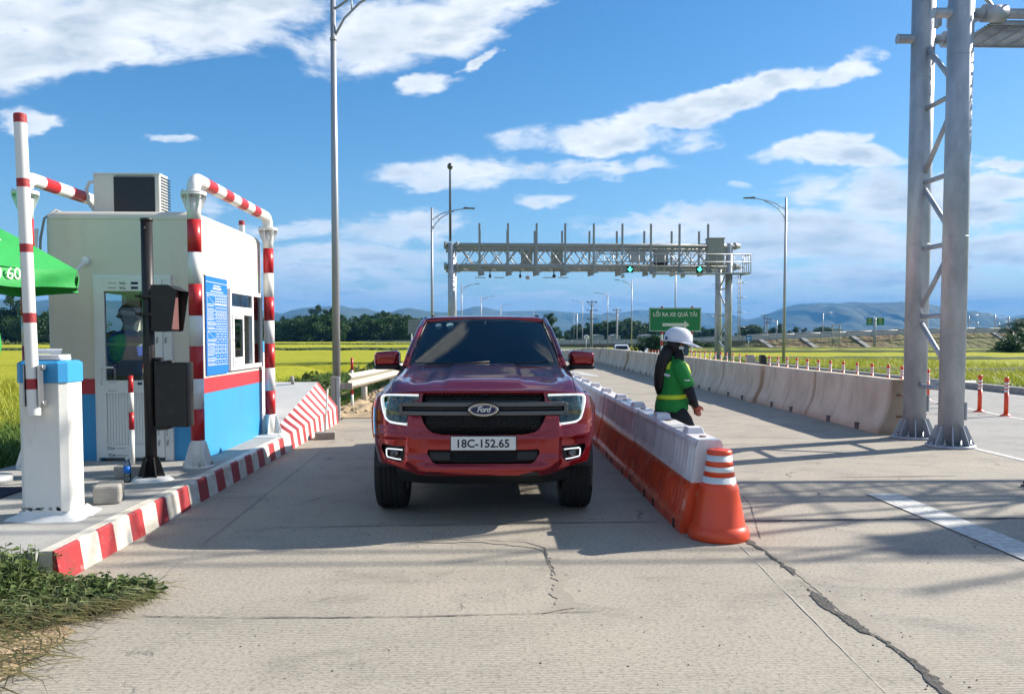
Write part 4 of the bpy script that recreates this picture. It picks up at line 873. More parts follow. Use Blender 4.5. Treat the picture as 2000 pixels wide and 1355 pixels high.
def signal_pole():
    T = thing('signal_pole', 'black signal pole with two black signal boxes standing before the booth', 'signal pole', (-3.155,7.70,ISZ)); r = .052
    p = MB(); p.tube([(0,0,0),(0,0,2.42)], r, 20); p.lathe([(r+.004,2.40),(r+.004,2.425),(.01,2.43)],20); p.ell((.0,-r-.005,2.33),(.012,.008,.018),8); p.build('pole', M['black_metal'], T)
    b = MB(); b.lathe([(.10,.0),(.10,.012),(.055,.013)],20)
    for k in range(6): a = radians(60*k+12); R = Matrix.Rotation(a,4,'Z'); b.prism([(.045,.01),(.125,.01),(.12,.03),(.065,.22),(.045,.22)], -.006,.006, T=R)
    b.build('base_plate', M['black_metal'], T)
    m_ = MB(); k = 30; vs = []
    for j, (rr_, z) in enumerate(((.115,.035),(.15,.032),(.185,.0),(.19,-.003))):
        for i in range(k): a = 2*pi*i/k; q = 1+.09*fbm(cos(a)*2, sin(a)*2, j*.2); vs.append((cos(a)*rr_*q, sin(a)*rr_*q, z))
    m_.add(vs, [(j*k+i, j*k+(i+1)%k, (j+1)*k+(i+1)%k, (j+1)*k+i) for j in range(3) for i in range(k)]+[list(range(k))[::-1]], 0, True); m_.build('mortar_pad', MATS['white_mortar'], T)
    # upper box: hood open toward the lane (+x), LED mesh face set back and tilted
    z0, z1 = 1.585-ISZ, 2.01-ISZ; x0, x1 = .085, .235; u = MB()
    u.prism([(x0,z0),(x1,z0),(x1,z1),(x0,z1)], -.15, -.142); u.prism([(x0,z0),(x1-.0,z0),(x1,z1),(x0,z1)], .142, .15)
    u.box(((x0+x1)/2,0,z1-.004),(x1-x0,.284,.008)); u.box(((x0+x1)/2,0,z0+.004),(x1-x0,.284,.008)); u.box((x0+.006,0,(z0+z1)/2),(.012,.284,z1-z0-.016)); u.box((x0+.06,0,(z0+z1)/2),(.11,.26,z1-z0-.03))
    # flared visor
    vs = [(x1,-.15,z0),(x1,-.15,z1),(x1,.15,z1),(x1,.15,z0),(x1+.03,-.145,z0+.01),(x1+.085,-.15,z1-.05),(x1+.085,.15,z1-.05),(x1+.03,.145,z0+.01)]
    u.add(vs, [(0,4,5,1),(1,5,6,2),(2,6,7,3)]); 
    u.build('signal_box', M['black_plastic'], T)
    f = MB(); f.box((x1-.01,0,(z0+z1)/2),(.012,.27,z1-z0-.04)); f.build('led_panel', M['led_face'], T)
    br = MB(); 
    for zz in (z1-.10, z0+.16): br.box((.04,0,zz),(.16,.13,.028)); br.box((-.075,0,zz),(.04,.12,.03))
    l0, l1 = .705-ISZ, 1.30-ISZ
    br.tube([(.03,-.02,l1+.03),(.12,-.03,l1+.0),(.2,-.02,l1+.01),(.24,0,l1-.02)], .014, 8); br.tube([(.03,0,l0-.02),(.10,0,l0-.02),(.2,0,l0+.0)], .018, 8); br.box((.09,0,l0-.015),(.14,.05,.03)); br.box((.07,0,l1+.03),(.10,.06,.03)); br.box((.0,-.04,1.17),(.06,.07,.16))
    br.build('bracket', M['black_metal'], T)
    lb = MB(); lb.box((.225,0,(l0+l1)/2),(.30,.16,l1-l0)); lb.box((.225,-.083,(l0+l1)/2),(.285,.008,l1-l0-.02))
    for i in range(5): lb.box((.078,-.07,l0+.08+i*.11),(.012,.02,.03))
    lb.build('display_box', M['black_plastic'], T, bevel=.006)
    lf = MB(); lf.box((.22,.084,(l0+l1)/2),(.26,.006,l1-l0-.06)); lf.build('led_panel', M['led_face'], T)
signal_pole()
def marker(loc, lab, hgt=.86, base=True, seq=(1,0,1,0), r=.024, lean=0.0, name='marker_stake'):
    T = thing(name, lab, 'marker stake', loc, 0, None); p = MB(); n = len(seq); cuts = [hgt, hgt*.835, hgt*.64, hgt*.47, .05]
    for i in range(4): p.tube([(lean*cuts[i],0,cuts[i]),(lean*cuts[i+1],0,cuts[i+1])], r, 14, seq[i], True)
    p.build('stake', [M['white_paint'], M['red_paint']], T)
    if base: b = MB(); b.box((.01,0,.06),(.30,.19,.12)); b.build('base_block', M['cement'], T, bevel=.015)
    return T
m1 = marker((-3.40,7.86,ISZ), 'short red and white stake in a concrete block beside the black pole', .97)
mb = MB(); mb.lathe([(.0,0),(.030,.0),(.033,.01),(.033,.06),(.030,.075),(.033,.09),(.033,.15),(.030,.165),(.022,.195),(.014,.205),(.014,.21)], 20)
T = thing('water_bottle', 'small clear plastic water bottle with blue label near the black pole', 'bottle', (-3.335,7.60,ISZ)); mb.build('bottle', M['bottle_clear'], T)
mb = MB(); mb.lathe([(.0335,.085),(.0335,.15)], 20); mb.build('label', M['logo_blue'] if 0 else M['board_blue'], T); mb = MB(); mb.lathe([(.016,.208),(.016,.228),(.0,.228)], 14); mb.build('cap', M['sign_white'], T)
mb = MB(); mb.lathe([(.0,.004),(.031,.005),(.031,.06),(.0,.061)], 16); mb.build('water', M['bottle_clear'], T)

def umbrella():
    T = thing('umbrella', 'large green parasol with white lettering left of the booth', 'umbrella', (-4.98,7.15,ISZ)); n = 8; R = 1.40; za, ze = 2.80-ISZ, 2.12-ISZ; c = MB(); vr = radians(0)
    ang = [2*pi*i/n+radians(4) for i in range(n)]
    def fn(u, v):
        k = u*n; i = int(k) % n; f = k-int(k); a, b = ang[i], ang[(i+1) % n]
        p = Vector((cos(a), sin(a), 0)).lerp(Vector((cos(b), sin(b), 0)), f)*R*v
        return (p.x, p.y, lerp(za, ze, v)-.03*sin(pi*f)*v+.05*sin(pi*v))
    c.grid(fn, 64, 14)
    def fv(u, v):
        k = u*n; i = int(k) % n; f = k-int(k); a, b = ang[i], ang[(i+1) % n]
        p = Vector((cos(a), sin(a), 0)).lerp(Vector((cos(b), sin(b), 0)), f)*(R+.02*sin(v*3+u*40)+.02*v*sin(u*90))
        return (p.x, p.y, ze-.03*sin(pi*f)-.15*v*(1+.06*sin(u*70)))
    cv = MB(); cv.grid(fv, 128, 6)
    co = c.build('canopy', M['green_cloth'], T); cv.build('valance', M['green_cloth'], co)
    p = MB(); p.tube([(0,0,0),(0,0,2.66)], .022, 12); p.lathe([(.25,0),(.25,.08),(.04,.1)], 24); p.build('pole', M['galv_pale'], T)
    rb = MB()
    for a in ang: rb.tube([(0,0,za-.03),(cos(a)*R*.5,sin(a)*R*.5,(za+ze)/2+.02),(cos(a)*R*.97,sin(a)*R*.97,ze-.01)], .006, 6)
    rb.build('ribs', M['galv_pale'], T)
    # lettering on the valance facing the camera
    tx = MB(); i = 5; a, b = ang[i], ang[i+1]; pa = Vector((cos(a), sin(a), 0))*R*1.03; pb = Vector((cos(b), sin(b), 0))*R*1.03
    for i in (6, 7):
        a, b = ang[i], ang[(i+1) % n]; pa = Vector((cos(a), sin(a), 0))*(R+.035); pb = Vector((cos(b), sin(b), 0))*(R+.035); d = pb-pa; yaw = atan2(d.y, d.x); mid = (pa+pb)/2
        vs, fs = text_mb('0 601' if i == 7 else '060', .135, offset=.0, extrude=.001)
        tx.add(vs, fs, 0, False, Matrix.Translation(mid+Vector((0,0,ze-.085))+d*(-.12 if i == 7 else 0)) @ Matrix.Rotation(yaw,4,'Z'))
        vs, fs = text_mb('C', .30, shear=.2, offset=.004, extrude=.001)
        q = mid*.72; tx.add(vs, fs, 0, False, Matrix.Translation(q+Vector((0,0,lerp(za,ze,.70)+.04))+Vector((d.normalized()))*-.05) @ Matrix.Rotation(yaw,4,'Z') @ Matrix.Rotation(-1.12,4,'X'))
    tx.build('lettering', M['sign_white'], T)
umbrella()
mb = MB(); mb.tube([(0,0,0),(0,0,1.9)],.02,10); mb.lathe([(.03,1.0),(.10,1.06),(.14,1.25),(.12,1.5),(.05,1.85),(.0,1.95)],16,1); mb.lathe([(.2,0),(.2,.06),(.02,.07)],20)
o = mb.build('folded_umbrella', [M['galv_pale'], M['green_cloth']], loc=(-3.98-.62,7.6,ISZ)); tag(o, 'folded green umbrella standing at the left edge below the large parasol', 'umbrella')

# brick with a stick by the striped nose, stub on the nose
T = thing('stake_block', 'thin pale stick stuck in a concrete block at the foot of the striped nose', 'stake block', G(633,858)+Vector((0,.06,0))); mb = MB(); mb.box((0,0,.055),(.30,.2,.11)); mb.build('block', M['cement'], T, bevel=.012); mb = MB(); mb.tube([(.0,0,.1),(.045,0,.75)], .014, 10); mb.build('stick', M['white_paint'], T); T.rotation_euler = (0,0,.2)
mb = MB(); mb.tube([(0,0,-.02),(-.02,0,.13)], .03, 12); p = AT(567,744,14.0); o = mb.build('pipe_stub', M['cement'], loc=(p.x,14.2,.72)); tag(o, 'short stub of pipe sticking up from the rising island nose', 'pipe stub')

# --- the attendant inside the booth is built with the people below
# ================================================================== PICKUP TRUCK
def build_truck():
    T = thing('pickup_truck', 'dark red pickup truck stopped in the toll lane, seen from the front', 'pickup truck', (-.045, 7.40, 0))
    Wt = [(.30,.80),(.36,.83),(.42,.868),(.50,.893),(.62,.918),(.74,.934),(.85,.94),(.95,.936),(1.02,.922),(1.10,.90),(1.25,.885)]
    Dt = [(.36,.80),(.42,.845),(.47,.865),(.55,.862),(.60,.852),(.66,.852),(.74,.848),(.78,.83),(.90,.82),(1.00,.815),(1.06,.805),(1.10,.79)]
    W = lambda z: interp(z, Wt)
    def F(x, z, ox=0.0):
        s = min(1, abs(x)/W(z)); D = interp(z, Dt); ax = abs(x)
        D += .022*smooth(.53,.50,z)*smooth(.60,.52,ax)                       # proud lower lip
        D += .020*smooth(.46,.50,ax)*smooth(.64,.60,ax)*smooth(.48,.54,z)*smooth(.93,.86,z)   # upright ribs between grille and lamps
        D += .012*smooth(.58,.64,ax)*smooth(.70,.74,z)*smooth(.82,.79,z)
        return -.35-(D-.35)*(1-s**3.2)**(1/3.2)
    zb = lambda s: lerp(1.10, 1.05, abs(s)**4)
    zc = lambda s: lerp(.425, .50, smooth(.55, .9, abs(s)))
    cs = lambda u: sin((u-.5)*pi)*.5/.5
    def su(u): a = 2*u-1; return math.copysign(1-(1-abs(a))**1.6, a)
    def fas(off):
        def f(u, v):
            s = su(u)*1.0; z = lerp(zc(s), zb(s), v); w = W(z)
            x = s*w; y = F(x, z)
            return (x*(1-off*.6), y+off, z)
        return f
    def poly(p, a=-1.4, b=.1, mirror=False):
        m = MB(); m.prism(p, a, b)
        if mirror: m2 = MB(); m2.prism([(-x, z) for x, z in p][::-1], a, b); return [m, m2]
        return [m]
    grille = [(-.485,1.088),(.485,1.088),(.497,1.04),(.50,.90),(.487,.86),(.455,.80),(.41,.768),(.32,.754),(0,.748),(-.32,.754),(-.41,.768),(-.455,.80),(-.487,.86),(-.50,.90),(-.497,1.04)]
    lampP = [(.51,1.080),(.515,1.03),(.612,1.00),(.616,.822),(.755,.835),(.805,.868),(.828,.93),(.850,1.02),(.850,1.058),(.832,1.074)]
    fogP = [(.638,.655),(.835,.660),(.842,.63),(.80,.55),(.675,.527),(.645,.553)]
    inta = [(-.445,.63),(.445,.63),(.452,.60),(.41,.535),(.38,.522),(-.38,.522),(-.41,.535),(-.452,.60)]
    def cyl(y, r, x0=-1.3, x1=1.3):
        m = MB(); m.prism([(y+r*cos(2*pi*i/40), .385+r*sin(2*pi*i/40)) for i in range(40)], x0, x1, axis='x'); return m
    front = MB(); front.slab(fas(0), fas(.06), 120, 44)
    me = boolean(front.mesh('front', M['car_red']), poly(grille)+poly(lampP, mirror=True)+poly(fogP, mirror=True)+poly(inta)+[cyl(0, .455)])
    fb = obj_from(me, 'front_bumper', T)
    lin = MB(); lin.slab(fas(.085), fas(.11), 40, 16); lin.build('bumper_liner', M['black_plastic'], T)
    # side panels
    zs = lambda y: interp(y, [(-.35,1.05),(0,1.07),(.85,1.13),(1.1,1.19),(3.2,1.22),(3.5,1.25),(4.5,1.25)])
    def Wf(y, z):
        w = W(min(z, 1.12)) if z < 1.12 else lerp(W(1.12), .86, (z-1.12)/.13)
        k = smooth(.45,.62,z)*smooth(1.06,.92,z)
        w += .034*k*max(math.exp(-(abs(y)/.50)**4), math.exp(-(abs(y-3.27)/.50)**4))
        w -= .012*smooth(.6,1.0,y)*smooth(2.9,2.5,y)*smooth(.5,.7,z)*smooth(.95,.8,z)
        return w-.05*smooth(4.1,4.5,y)
    for sg in (-1, 1):
        def fo(u, v, o=0): y = lerp(-.35, 4.5, u); z = lerp(.44, zs(y), v); return (sg*(Wf(y, z)-o), y, z)
        m = MB(); m.slab(lambda u, v: fo(u, v), lambda u, v: fo(u, v, .07), 110, 18)
        if sg > 0: pass
        else: m.f = [f[::-1] for f in m.f]
        me = boolean(m.mesh('side', M['car_red']), [cyl(0, .455), cyl(3.27, .455)])
        side = obj_from(me, 'side_panel', T)
        g = MB()
        for y in (.62, 1.02, 2.15, 3.22): 
            pts = [(sg*(Wf(y, z)+.001), y, z) for z in [.50+.05*i for i in range(14)] if z < zs(y)-.01 and (z > .86 or y not in (.62,))]; g.tube(pts, .004, 5)
        g.build('door_gap', M['black_plastic'], side)
        h = MB()
        for y in (1.95, 2.95): h.tube([(sg*(Wf(y,1.05)+.0),y-.11,1.06),(sg*(Wf(y,1.05)+.045),y-.09,1.06),(sg*(Wf(y,1.05)+.045),y+.09,1.06),(sg*(Wf(y,1.05)),y+.11,1.06)], .014, 8)
        h.build('door_handle', M['car_red'], side)
        # dark arch lining
        for yc in (0, 3.27):
            ln = MB(); ln.grid(lambda u, v: (sg*lerp(.52, .925, v), yc+.462*cos(lerp(.12, pi-.12, u)), .385+.462*sin(lerp(.12, pi-.12, u))), 30, 1)
            ln.build('wheel_arch', M['black_plastic'], T)
        st = MB(); st.box((sg*.90, 1.63, .43), (.12, 2.3, .09)); st.build('side_step', M['black_plastic'], T, bevel=.02)
    # hood and wings: one pressed deck
    hood_h = lambda y: interp(y, [(-.8,1.165),(-.55,1.177),(-.3,1.196),(0,1.213),(.4,1.238),(.82,1.258)])
    def deck(u, v, o=0):
        s = su(u); yf = F(s*W(1.09), zb(s)); y = lerp(yf, .84, v**1.35); wsh = W(1.09) if y < -.35 else Wf(y, zs(y)); x = s*wsh
        d = (1-abs(s))*wsh; df = y-yf; ax = abs(x)
        z0 = zb(s) if y < -.35 else zs(y)
        z0 = lerp(zb(s), zs(max(y,-.35)), smooth(-.6,-.35,y))
        base = hood_h(y)-.018*(x/.75)**2
        base += .014*smooth(.335,.30,ax)*smooth(.0,.25,df)                    # raised centre
        base += .020*smooth(.66,.72,ax)*smooth(.80,.75,ax)*smooth(-.62,-.3,y)  # outer ridges
        base -= .020*smooth(.10,.25,y+.75)*smooth(.42,.50,ax)*smooth(.64,.56,ax)*smooth(.5,-.2,y)
        rise = smooth(0, .175, d)**.75*smooth(-.015, .235, df)**.62
        rise = min(1, rise)
        z = z0+(base-z0)*rise
        if o: return (x*.985, y+(.02 if v < .02 else 0), z-o)
        return (x, y, z)
    m = MB(); m.slab(lambda u, v: deck(u, v), lambda u, v: deck(u, v, .03), 110, 70); hd = m.build('hood', M['car_red'], T)
    g = MB()
    def on_deck(s, v):  # helper: point on the deck for a given signed fraction
        a = math.copysign(1-(1-abs(s))**(1/1.6), s); p = deck((a+1)/2, v); return Vector(p)+Vector((0,0,.0008))
    for sg in (-1, 1): g.tube([on_deck(sg*.845, v) for v in [.04+.96*i/30 for i in range(31)]], .0035, 5)
    g.build('panel_gap', M['black_plastic'], hd)
    # cowl
    c = MB(); c.slab(lambda u, v: (lerp(-.84,.84,u), lerp(.80,1.0,v), 1.238+.012*(1-(2*u-1)**2)-.012*v), lambda u, v: (lerp(-.84,.84,u), lerp(.80,1.0,v), 1.16), 20, 3); c.build('cowl', M['black_plastic'], T)
    for sx in (-.25, .33): 
        w = MB(); w.tube([(sx-.35,.845,1.262),(sx,.835,1.270),(sx+.30,.86,1.285)], .008, 6); w.build('wiper', M['black_plastic'], T)
    # cab
    def ws(u, v, o=0):
        a = 2*u-1; x = a*lerp(.785, .640, v); y = lerp(.90, 1.83, v)-.075*(1-a*a); z = lerp(1.245, 1.712, v)+.022*(1-a*a)*v
        return (x, y+o, z-o*.5)
    m = MB(); m.slab(lambda u, v: ws(u, v), lambda u, v: ws(u, v, .006), 24, 14); wsO = m.build('windscreen', M['windscreen'], T)
    m = MB()
    def band(u0, u1, v0, v1): m.grid(lambda u, v: tuple(Vector(ws(lerp(u0,u1,u), lerp(v0,v1,v)))+Vector((0,-.0015,.001))), 20, 3)
    band(0,1,0,.05); band(0,1,.93,1); band(0,.03,0,1); band(.97,1,0,1); m.build('ceramic_band', mat('ceramic', (.010,.014,.016), .12), wsO)
    for ax_, r in ((-.51,.030),(-.385,.034)):
        m = MB(); a = ax_/.66; vs = []
        for k in range(16): p = Vector(ws((a+1)/2+.0, .87))+Vector((r*1.2*cos(2*pi*k/16), -.004+.55*r*sin(2*pi*k/16)*1.6, r*.75*sin(2*pi*k/16))); vs.append(p)
        m.add(vs, [list(range(16))]); m.build('sticker', mat('sticker'+str(r), (.28,.42,.42), .5), wsO)
    m = MB()
    pil = {'a': [((.800,.86,1.215),(.665,1.83,1.735),.030)], 'b': [((.872,2.13,1.20),(.700,2.17,1.74),.030)], 'c': [((.868,3.22,1.22),(.69,3.02,1.74),.05)]}
    for sg in (-1, 1):
        for k, mm in (('a','car_red'),('b','black_plastic'),('c','car_red')):
            for p, q, r in pil[k]:
                a = Vector((sg*p[0],p[1],p[2])); b = Vector((sg*q[0],q[1],q[2])); mb = MB(); mid = (a+b)/2+Vector((sg*.014,0,.012)); mb.tube([a,a.lerp(mid,.5)+Vector((sg*.005,0,.004)),mid,b.lerp(mid,.5)+Vector((sg*.005,0,.004)),b],[r*1.25,r*1.1,r,r*.95,r*.9],10); mb.build('pillar', M[mm], T)
        for (y0,y1,t0,t1) in ((1.04,2.10,1.84,2.13),(2.17,3.18,2.20,3.0)):
            mb = MB(); mb.slab(lambda u, v: (sg*(lerp(.865,.69,v)+.012*sin(pi*v)), lerp(lerp(y0,y1,u),lerp(t0,t1,u),v), lerp(1.19,1.735,v)), lambda u, v: (sg*(lerp(.865,.69,v)+.012*sin(pi*v)-.006), lerp(lerp(y0,y1,u),lerp(t0,t1,u),v), lerp(1.19,1.735,v)), 4, 6)
            mb.build('side_window', M['windscreen'], T)
    def rf(u, v, o=0):
        a = 2*u-1; wd = lerp(.668,.70,smooth(0,.25,v)); e = min(1,(1-abs(a))*wd/.10); e2 = min(1, v*1.4/.14, (1-v)*1.4/.1)
        ed = sqrt(max(0,1-(1-e)**2))*sqrt(max(0,1-(1-e2)**2))
        return (a*wd, lerp(1.80-.045*(1-a*a),3.25,v), 1.722+.035*ed+.022*(1-a*a)*min(1,.4+v*3)-o)
    m = MB(); m.slab(lambda u, v: rf(u, v), lambda u, v: rf(u, v, .02), 50, 50); m.build('roof', M['car_red'], T)
    for sg in (-1,1): mb = MB(); mb.tube([(sg*.60,1.95,1.765),(sg*.61,2.5,1.785),(sg*.60,3.1,1.77)], .012, 8); mb.build('roof_rail', M['black_plastic'], T)
    m = MB(); m.slab(lambda u, v: (lerp(-.66,.66,u), lerp(3.30,3.15,v), lerp(1.22,1.70,v)), lambda u, v: (lerp(-.66,.66,u), lerp(3.31,3.16,v), lerp(1.22,1.70,v)), 2, 2); m.build('rear_window', M['windscreen'], T)
    # interior
    m = MB(); m.box((0,1.20,1.09),(1.55,.42,.22)); m.box((.38,1.10,1.215),(.42,.2,.05)); m.build('dashboard', M['black_plastic'], T, bevel=.03)
    for sx in (-.38,.38):
        m = MB(); m.box((sx,1.95,.82),(.5,.5,.16)); m.box((sx,2.22,1.13),(.46,.13,.56)); m.box((sx,2.22,1.50),(.24,.09,.17)); m.build('front_seat', M['leather'], T, bevel=.04)
    m = MB(); m.box((0,3.0,1.08),(1.4,.14,.5)); m.box((-.4,3.0,1.42),(.22,.09,.15)); m.box((.4,3.0,1.42),(.22,.09,.15)); m.build('rear_seat', M['leather'], T, bevel=.04)
    m = MB(); cw = Vector((.38,1.50,1.16)); m.tube([cw+Vector((.18*cos(a), .07*sin(a)*-1, .17*sin(a))) for a in [2*pi*i/24 for i in range(25)]], .014, 8); m.box(tuple(cw),(.30,.02,.05)); m.build('steering_wheel', M['black_plastic'], T)
    m = MB(); m.box((0,1.62,1.60),(.22,.03,.065)); m.tube([(0,1.62,1.62),(0,1.68,1.70)], .01, 6); m.build('rear_view_mirror', M['black_plastic'], T, bevel=.012)
    m = MB(); m.box((.52,1.02,1.215),(.20,.07,.03)); m.box((-.48,1.02,1.21),(.26,.05,.02)); m.build('added_pale_note', M['paper'], T, bevel=.008)  # pale papers added to lighten the dark cab interior
    m = MB(); m.box((0,2.1,.52),(1.6,2.4,.12)); m.box((0,3.33,.85),(1.6,.06,.72)); m.box((0,3.93,.66),(1.6,1.15,.06)); m.build('floor_pan', M['black_plastic'], T)
    m = MB(); m.box((0,4.46,.95),(1.6,.07,.6)); m.build('tailgate', M['car_red'], T, bevel=.02)
    m = MB(); m.box((0,4.62,.58),(1.7,.2,.18)); m.build('rear_bumper', M['chrome'], T, bevel=.03)
    for sg in (-1,1): m = MB(); m.box((sg*.83,4.49,1.0),(.14,.05,.42)); m.build('tail_light', M['tail_red'], T, bevel=.015)
    # skid plate and chassis parts under the nose
    m = MB(); m.slab(lambda u, v: (lerp(-.74,.74,u)*lerp(.94,1.0,v), -.35-(lerp(.66,.80,v)-.35)*(1-abs(2*u-1)**4*.5), lerp(.325,.445,v)), lambda u, v: (lerp(-.74,.74,u)*lerp(.94,1.0,v), -.25, lerp(.335,.445,v)), 30, 5); m.build('skid_plate', M['black_plastic'], T)
    m = MB(); m.box((0,.35,.36),(.5,1.3,.12)); m.tube([(-.7,.0,.33),(.7,.0,.33)], .045, 10); m.box((0,3.27,.36),(1.3,.10,.10)); m.ell((.1,3.27,.36),(.15,.16,.15),12); m.tube([(-.45,-.3,.42),(-.45,4.3,.42)], .05, 6); m.tube([(.45,-.3,.42),(.45,4.3,.42)], .05, 6)
    m.build('chassis', M['black_plastic'], T)
    # wheels
    for sg in (-1, 1):
        for yc in (0, 3.27):
            w = thing_part('wheel', T, (sg*.815, yc, .388))
            R = .388; hw = .132
            prof = [(.235,-hw+.01),(.30,-hw-.004),(.355,-hw),(.378,-hw+.018),(R-.002,-hw+.04)]
            for g_ in (-.062,-.02,.02,.062): prof += [(R,g_-.014),(R-.010,g_-.006),(R-.010,g_+.006),(R,g_+.014)]
            prof += [(R-.002,hw-.04),(.378,hw-.018),(.355,hw),(.30,hw+.004),(.235,hw-.01)]
            m = MB(); m.lathe(prof, 56, T=Matrix.Rotation(pi/2,4,'Y'))
            for k in range(56):
                a = 2*pi*k/56
                for sd in (-1,1): m.box((sd*(hw-.028), (R-.004)*cos(a), (R-.004)*sin(a)), (.045,.016,.012), T=None) if 0 else m.add([Vector((sd*(hw-.052),0,0))+Vector((0,cos(a+.02)*(R+.001),sin(a+.02)*(R+.001))),Vector((sd*(hw-.006),0,0))+Vector((0,cos(a+.02)*(R-.012),sin(a+.02)*(R-.012))),Vector((sd*(hw-.006),0,0))+Vector((0,cos(a+.07)*(R-.012),sin(a+.07)*(R-.012))),Vector((sd*(hw-.052),0,0))+Vector((0,cos(a+.07)*(R+.001),sin(a+.07)*(R+.001)))], [(0,1,2,3)])
            m.build('tyre', M['rubber'], w)
            m = MB(); m.lathe([(.235,-hw+.01),(.225,0),(.235,hw-.01)], 40, T=Matrix.Rotation(pi/2,4,'Y')); m.lathe([(.06,sg*.09),(.055,sg*.105),(0,sg*.106)],20,T=Matrix.Rotation(pi/2,4,'Y'))
            for k in range(6): m.add([(sg*.09,y_,z_) for y_,z_ in [(.04*cos(a_)+r_*cos(2*pi*k/6), .04*sin(a_)+r_*sin(2*pi*k/6)) for r_,a_ in ((0,2*pi*k/6+1.57),(0,2*pi*k/6-1.57),(.225,2*pi*k/6-1.57),(.225,2*pi*k/6+1.57))]], [(0,1,2,3)])
            m.build('rim', M['rim_alloy'], w)
    # mirrors
    for sg in (-1, 1):
        def rrp(x0, x1, z0, z1, r, n=5):
            P_ = []
            for (cx, cz, s) in ((x1-r,z0+r,-90),(x1-r,z1-r*1.3,0),(x0+r,z1-r,90),(x0+r,z0+r,180)):
                for k in range(n+1): a = radians(s+90*k/n); P_.append((cx+r*cos(a), cz+r*sin(a)))
            return P_
        q = rrp(.895, 1.165, 1.225, 1.392, .045)
        def mir(P_, m, d0, d1, mi=0):
            n = len(P_); cx = sum(p[0] for p in P_)/n; cz = sum(p[1] for p in P_)/n; lay = []
            for k, (y, sc) in enumerate(((1.20,.55),(1.205,.80),(1.225,.94),(1.26,1.0),(1.36,1.0))): lay += [(sg*(cx+(p[0]-cx)*sc), y+.10*(p[0]-.9)*.5, cz+(p[1]-cz)*sc) for p in P_]
            m.add(lay, [list(range(n))[::-1]]+[(k*n+i,k*n+(i+1)%n,(k+1)*n+(i+1)%n,(k+1)*n+i) for k in range(4) for i in range(n)]+[list(range(4*n,5*n))], mi, True)
        mo = MB(); mir(q, mo, 0, 0); mm = mo.build('side_mirror', M['car_red'], T)
        lo = MB(); mir(rrp(.89,1.168,1.192,1.243,.022), lo, 0, 0); lo.tube([(sg*.95,1.27,1.215),(sg*.86,1.24,1.20),(sg*.80,1.22,1.17)], [.028,.032,.036], 10); lo.build('mirror_foot', M['black_plastic'], mm)
        gl = MB(); gl.box((sg*1.03,1.375,1.30),(.22,.006,.13)); gl.build('mirror_glass', M['chrome'], mm)
        ind = MB(); ind.box((sg*1.145,1.215,1.222),(.035,.02,.016)); ind.build('indicator', M['lens_clear'], mm, bevel=.005)
    # ---- front details, laid on the curved nose
    def strap(mb, x0, x1, z0, z1, out, dep, nu=30, nv=3, mi=0, Ff=None):
        Ff = Ff or (lambda x, z: F(x, z)); mb.slab(lambda u, v: (lerp(x0,x1,u), Ff(lerp(x0,x1,u), lerp(z0,z1,v))-out, lerp(z0,z1,v)), lambda u, v: (lerp(x0,x1,u), Ff(lerp(x0,x1,u), lerp(z0,z1,v))-out+dep, lerp(z0,z1,v)), nu, nv, mi)
    Fs = lambda x, z: -.35-(.82-.35)*(1-min(1,abs(x)/.935)**3.2)**(1/3.2)
    m = MB(); 
    for r in range(14):
        z = .768+r*.025
        if .895 < z < 1.03: continue
        for k in range(-17, 18):
            x = (k+(.5 if r % 2 else 0))*.028
            if abs(x) > .475 or (z < .80 and abs(x) > .40) or (z < .86 and abs(x) > .45): continue
            y = F(x, z)+.035; m.add([(x+.0125*cos(pi/6+pi*i/3), y, z+.0125*sin(pi/6+pi*i/3)) for i in range(6)]+[(x+.008*cos(pi/6+pi*i/3), y+.012, z+.008*sin(pi/6+pi*i/3)) for i in range(6)], [(i,(i+1)%6,(i+1)%6+6,i+6) for i in range(6)]+[tuple(range(6,12))])
    strap(m, -.48,.48,.755,1.09,-.05,.01, 30, 4)
    gr = m.build('grille', M['black_plastic'], T)
    b = MB(); strap(b, -.655,.655,.978,1.014,.022,.05,60,3,Ff=Fs); strap(b, -.655,.655,.908,.942,.022,.05,60,3,Ff=Fs)
    for sg in (-1,1):
        strap(b, *sorted((sg*.655,sg*.688)), .925,.998,.020,.05,3,6,Ff=Fs)
        for (cx,cz,a0) in ((.655,.978,0),(.655,.942,-90)):
            pts = [(sg*cx, cz-(.036 if a0==0 else -.036)*0)]
            P_ = [(sg*.655, cz if a0 == 0 else .942)]+[(sg*(.655+.034*cos(radians(a0+90*k/5))), (.978 if a0 == 0 else .943)+.036*sin(radians(a0+90*k/5))) for k in range(6)]
            y = Fs(.67, 0)-.021; b.prism(P_ if sg > 0 else P_[::-1], y, y+.05)
    b.build('grille_bar', M['gun_grey'], gr, bevel=.004)
    k_ = MB(); strap(k_, -.655,.655,.942,.978,.0,.04,50,2,Ff=Fs); k_.build('bar_inset', M['black_plastic'], gr)
    # badge
    y0 = Fs(0, 0)-.045; m = MB(); vs = []
    def ellr(mb, a, b, ya, yb, mi, n=40):
        vs = [(a*cos(2*pi*i/n), ya, b*sin(2*pi*i/n)) for i in range(n)]+[(a*.95*cos(2*pi*i/n), yb, b*.95*sin(2*pi*i/n)) for i in range(n)]
        mb.add(vs, [(i,(i+1)%n,(i+1)%n+n,i+n)[::-1] for i in range(n)]+[list(range(n,2*n))[::-1]], mi, False)
    ellr(m,.136,.064,.03,-.002,3); ellr(m,.122,.052,.0,-.006,1); ellr(m,.113,.045,-.0,-.008,0); ellr(m,.108,.041,-.0,-.0095,1); ellr(m,.105,.0385,-.0,-.011,0)
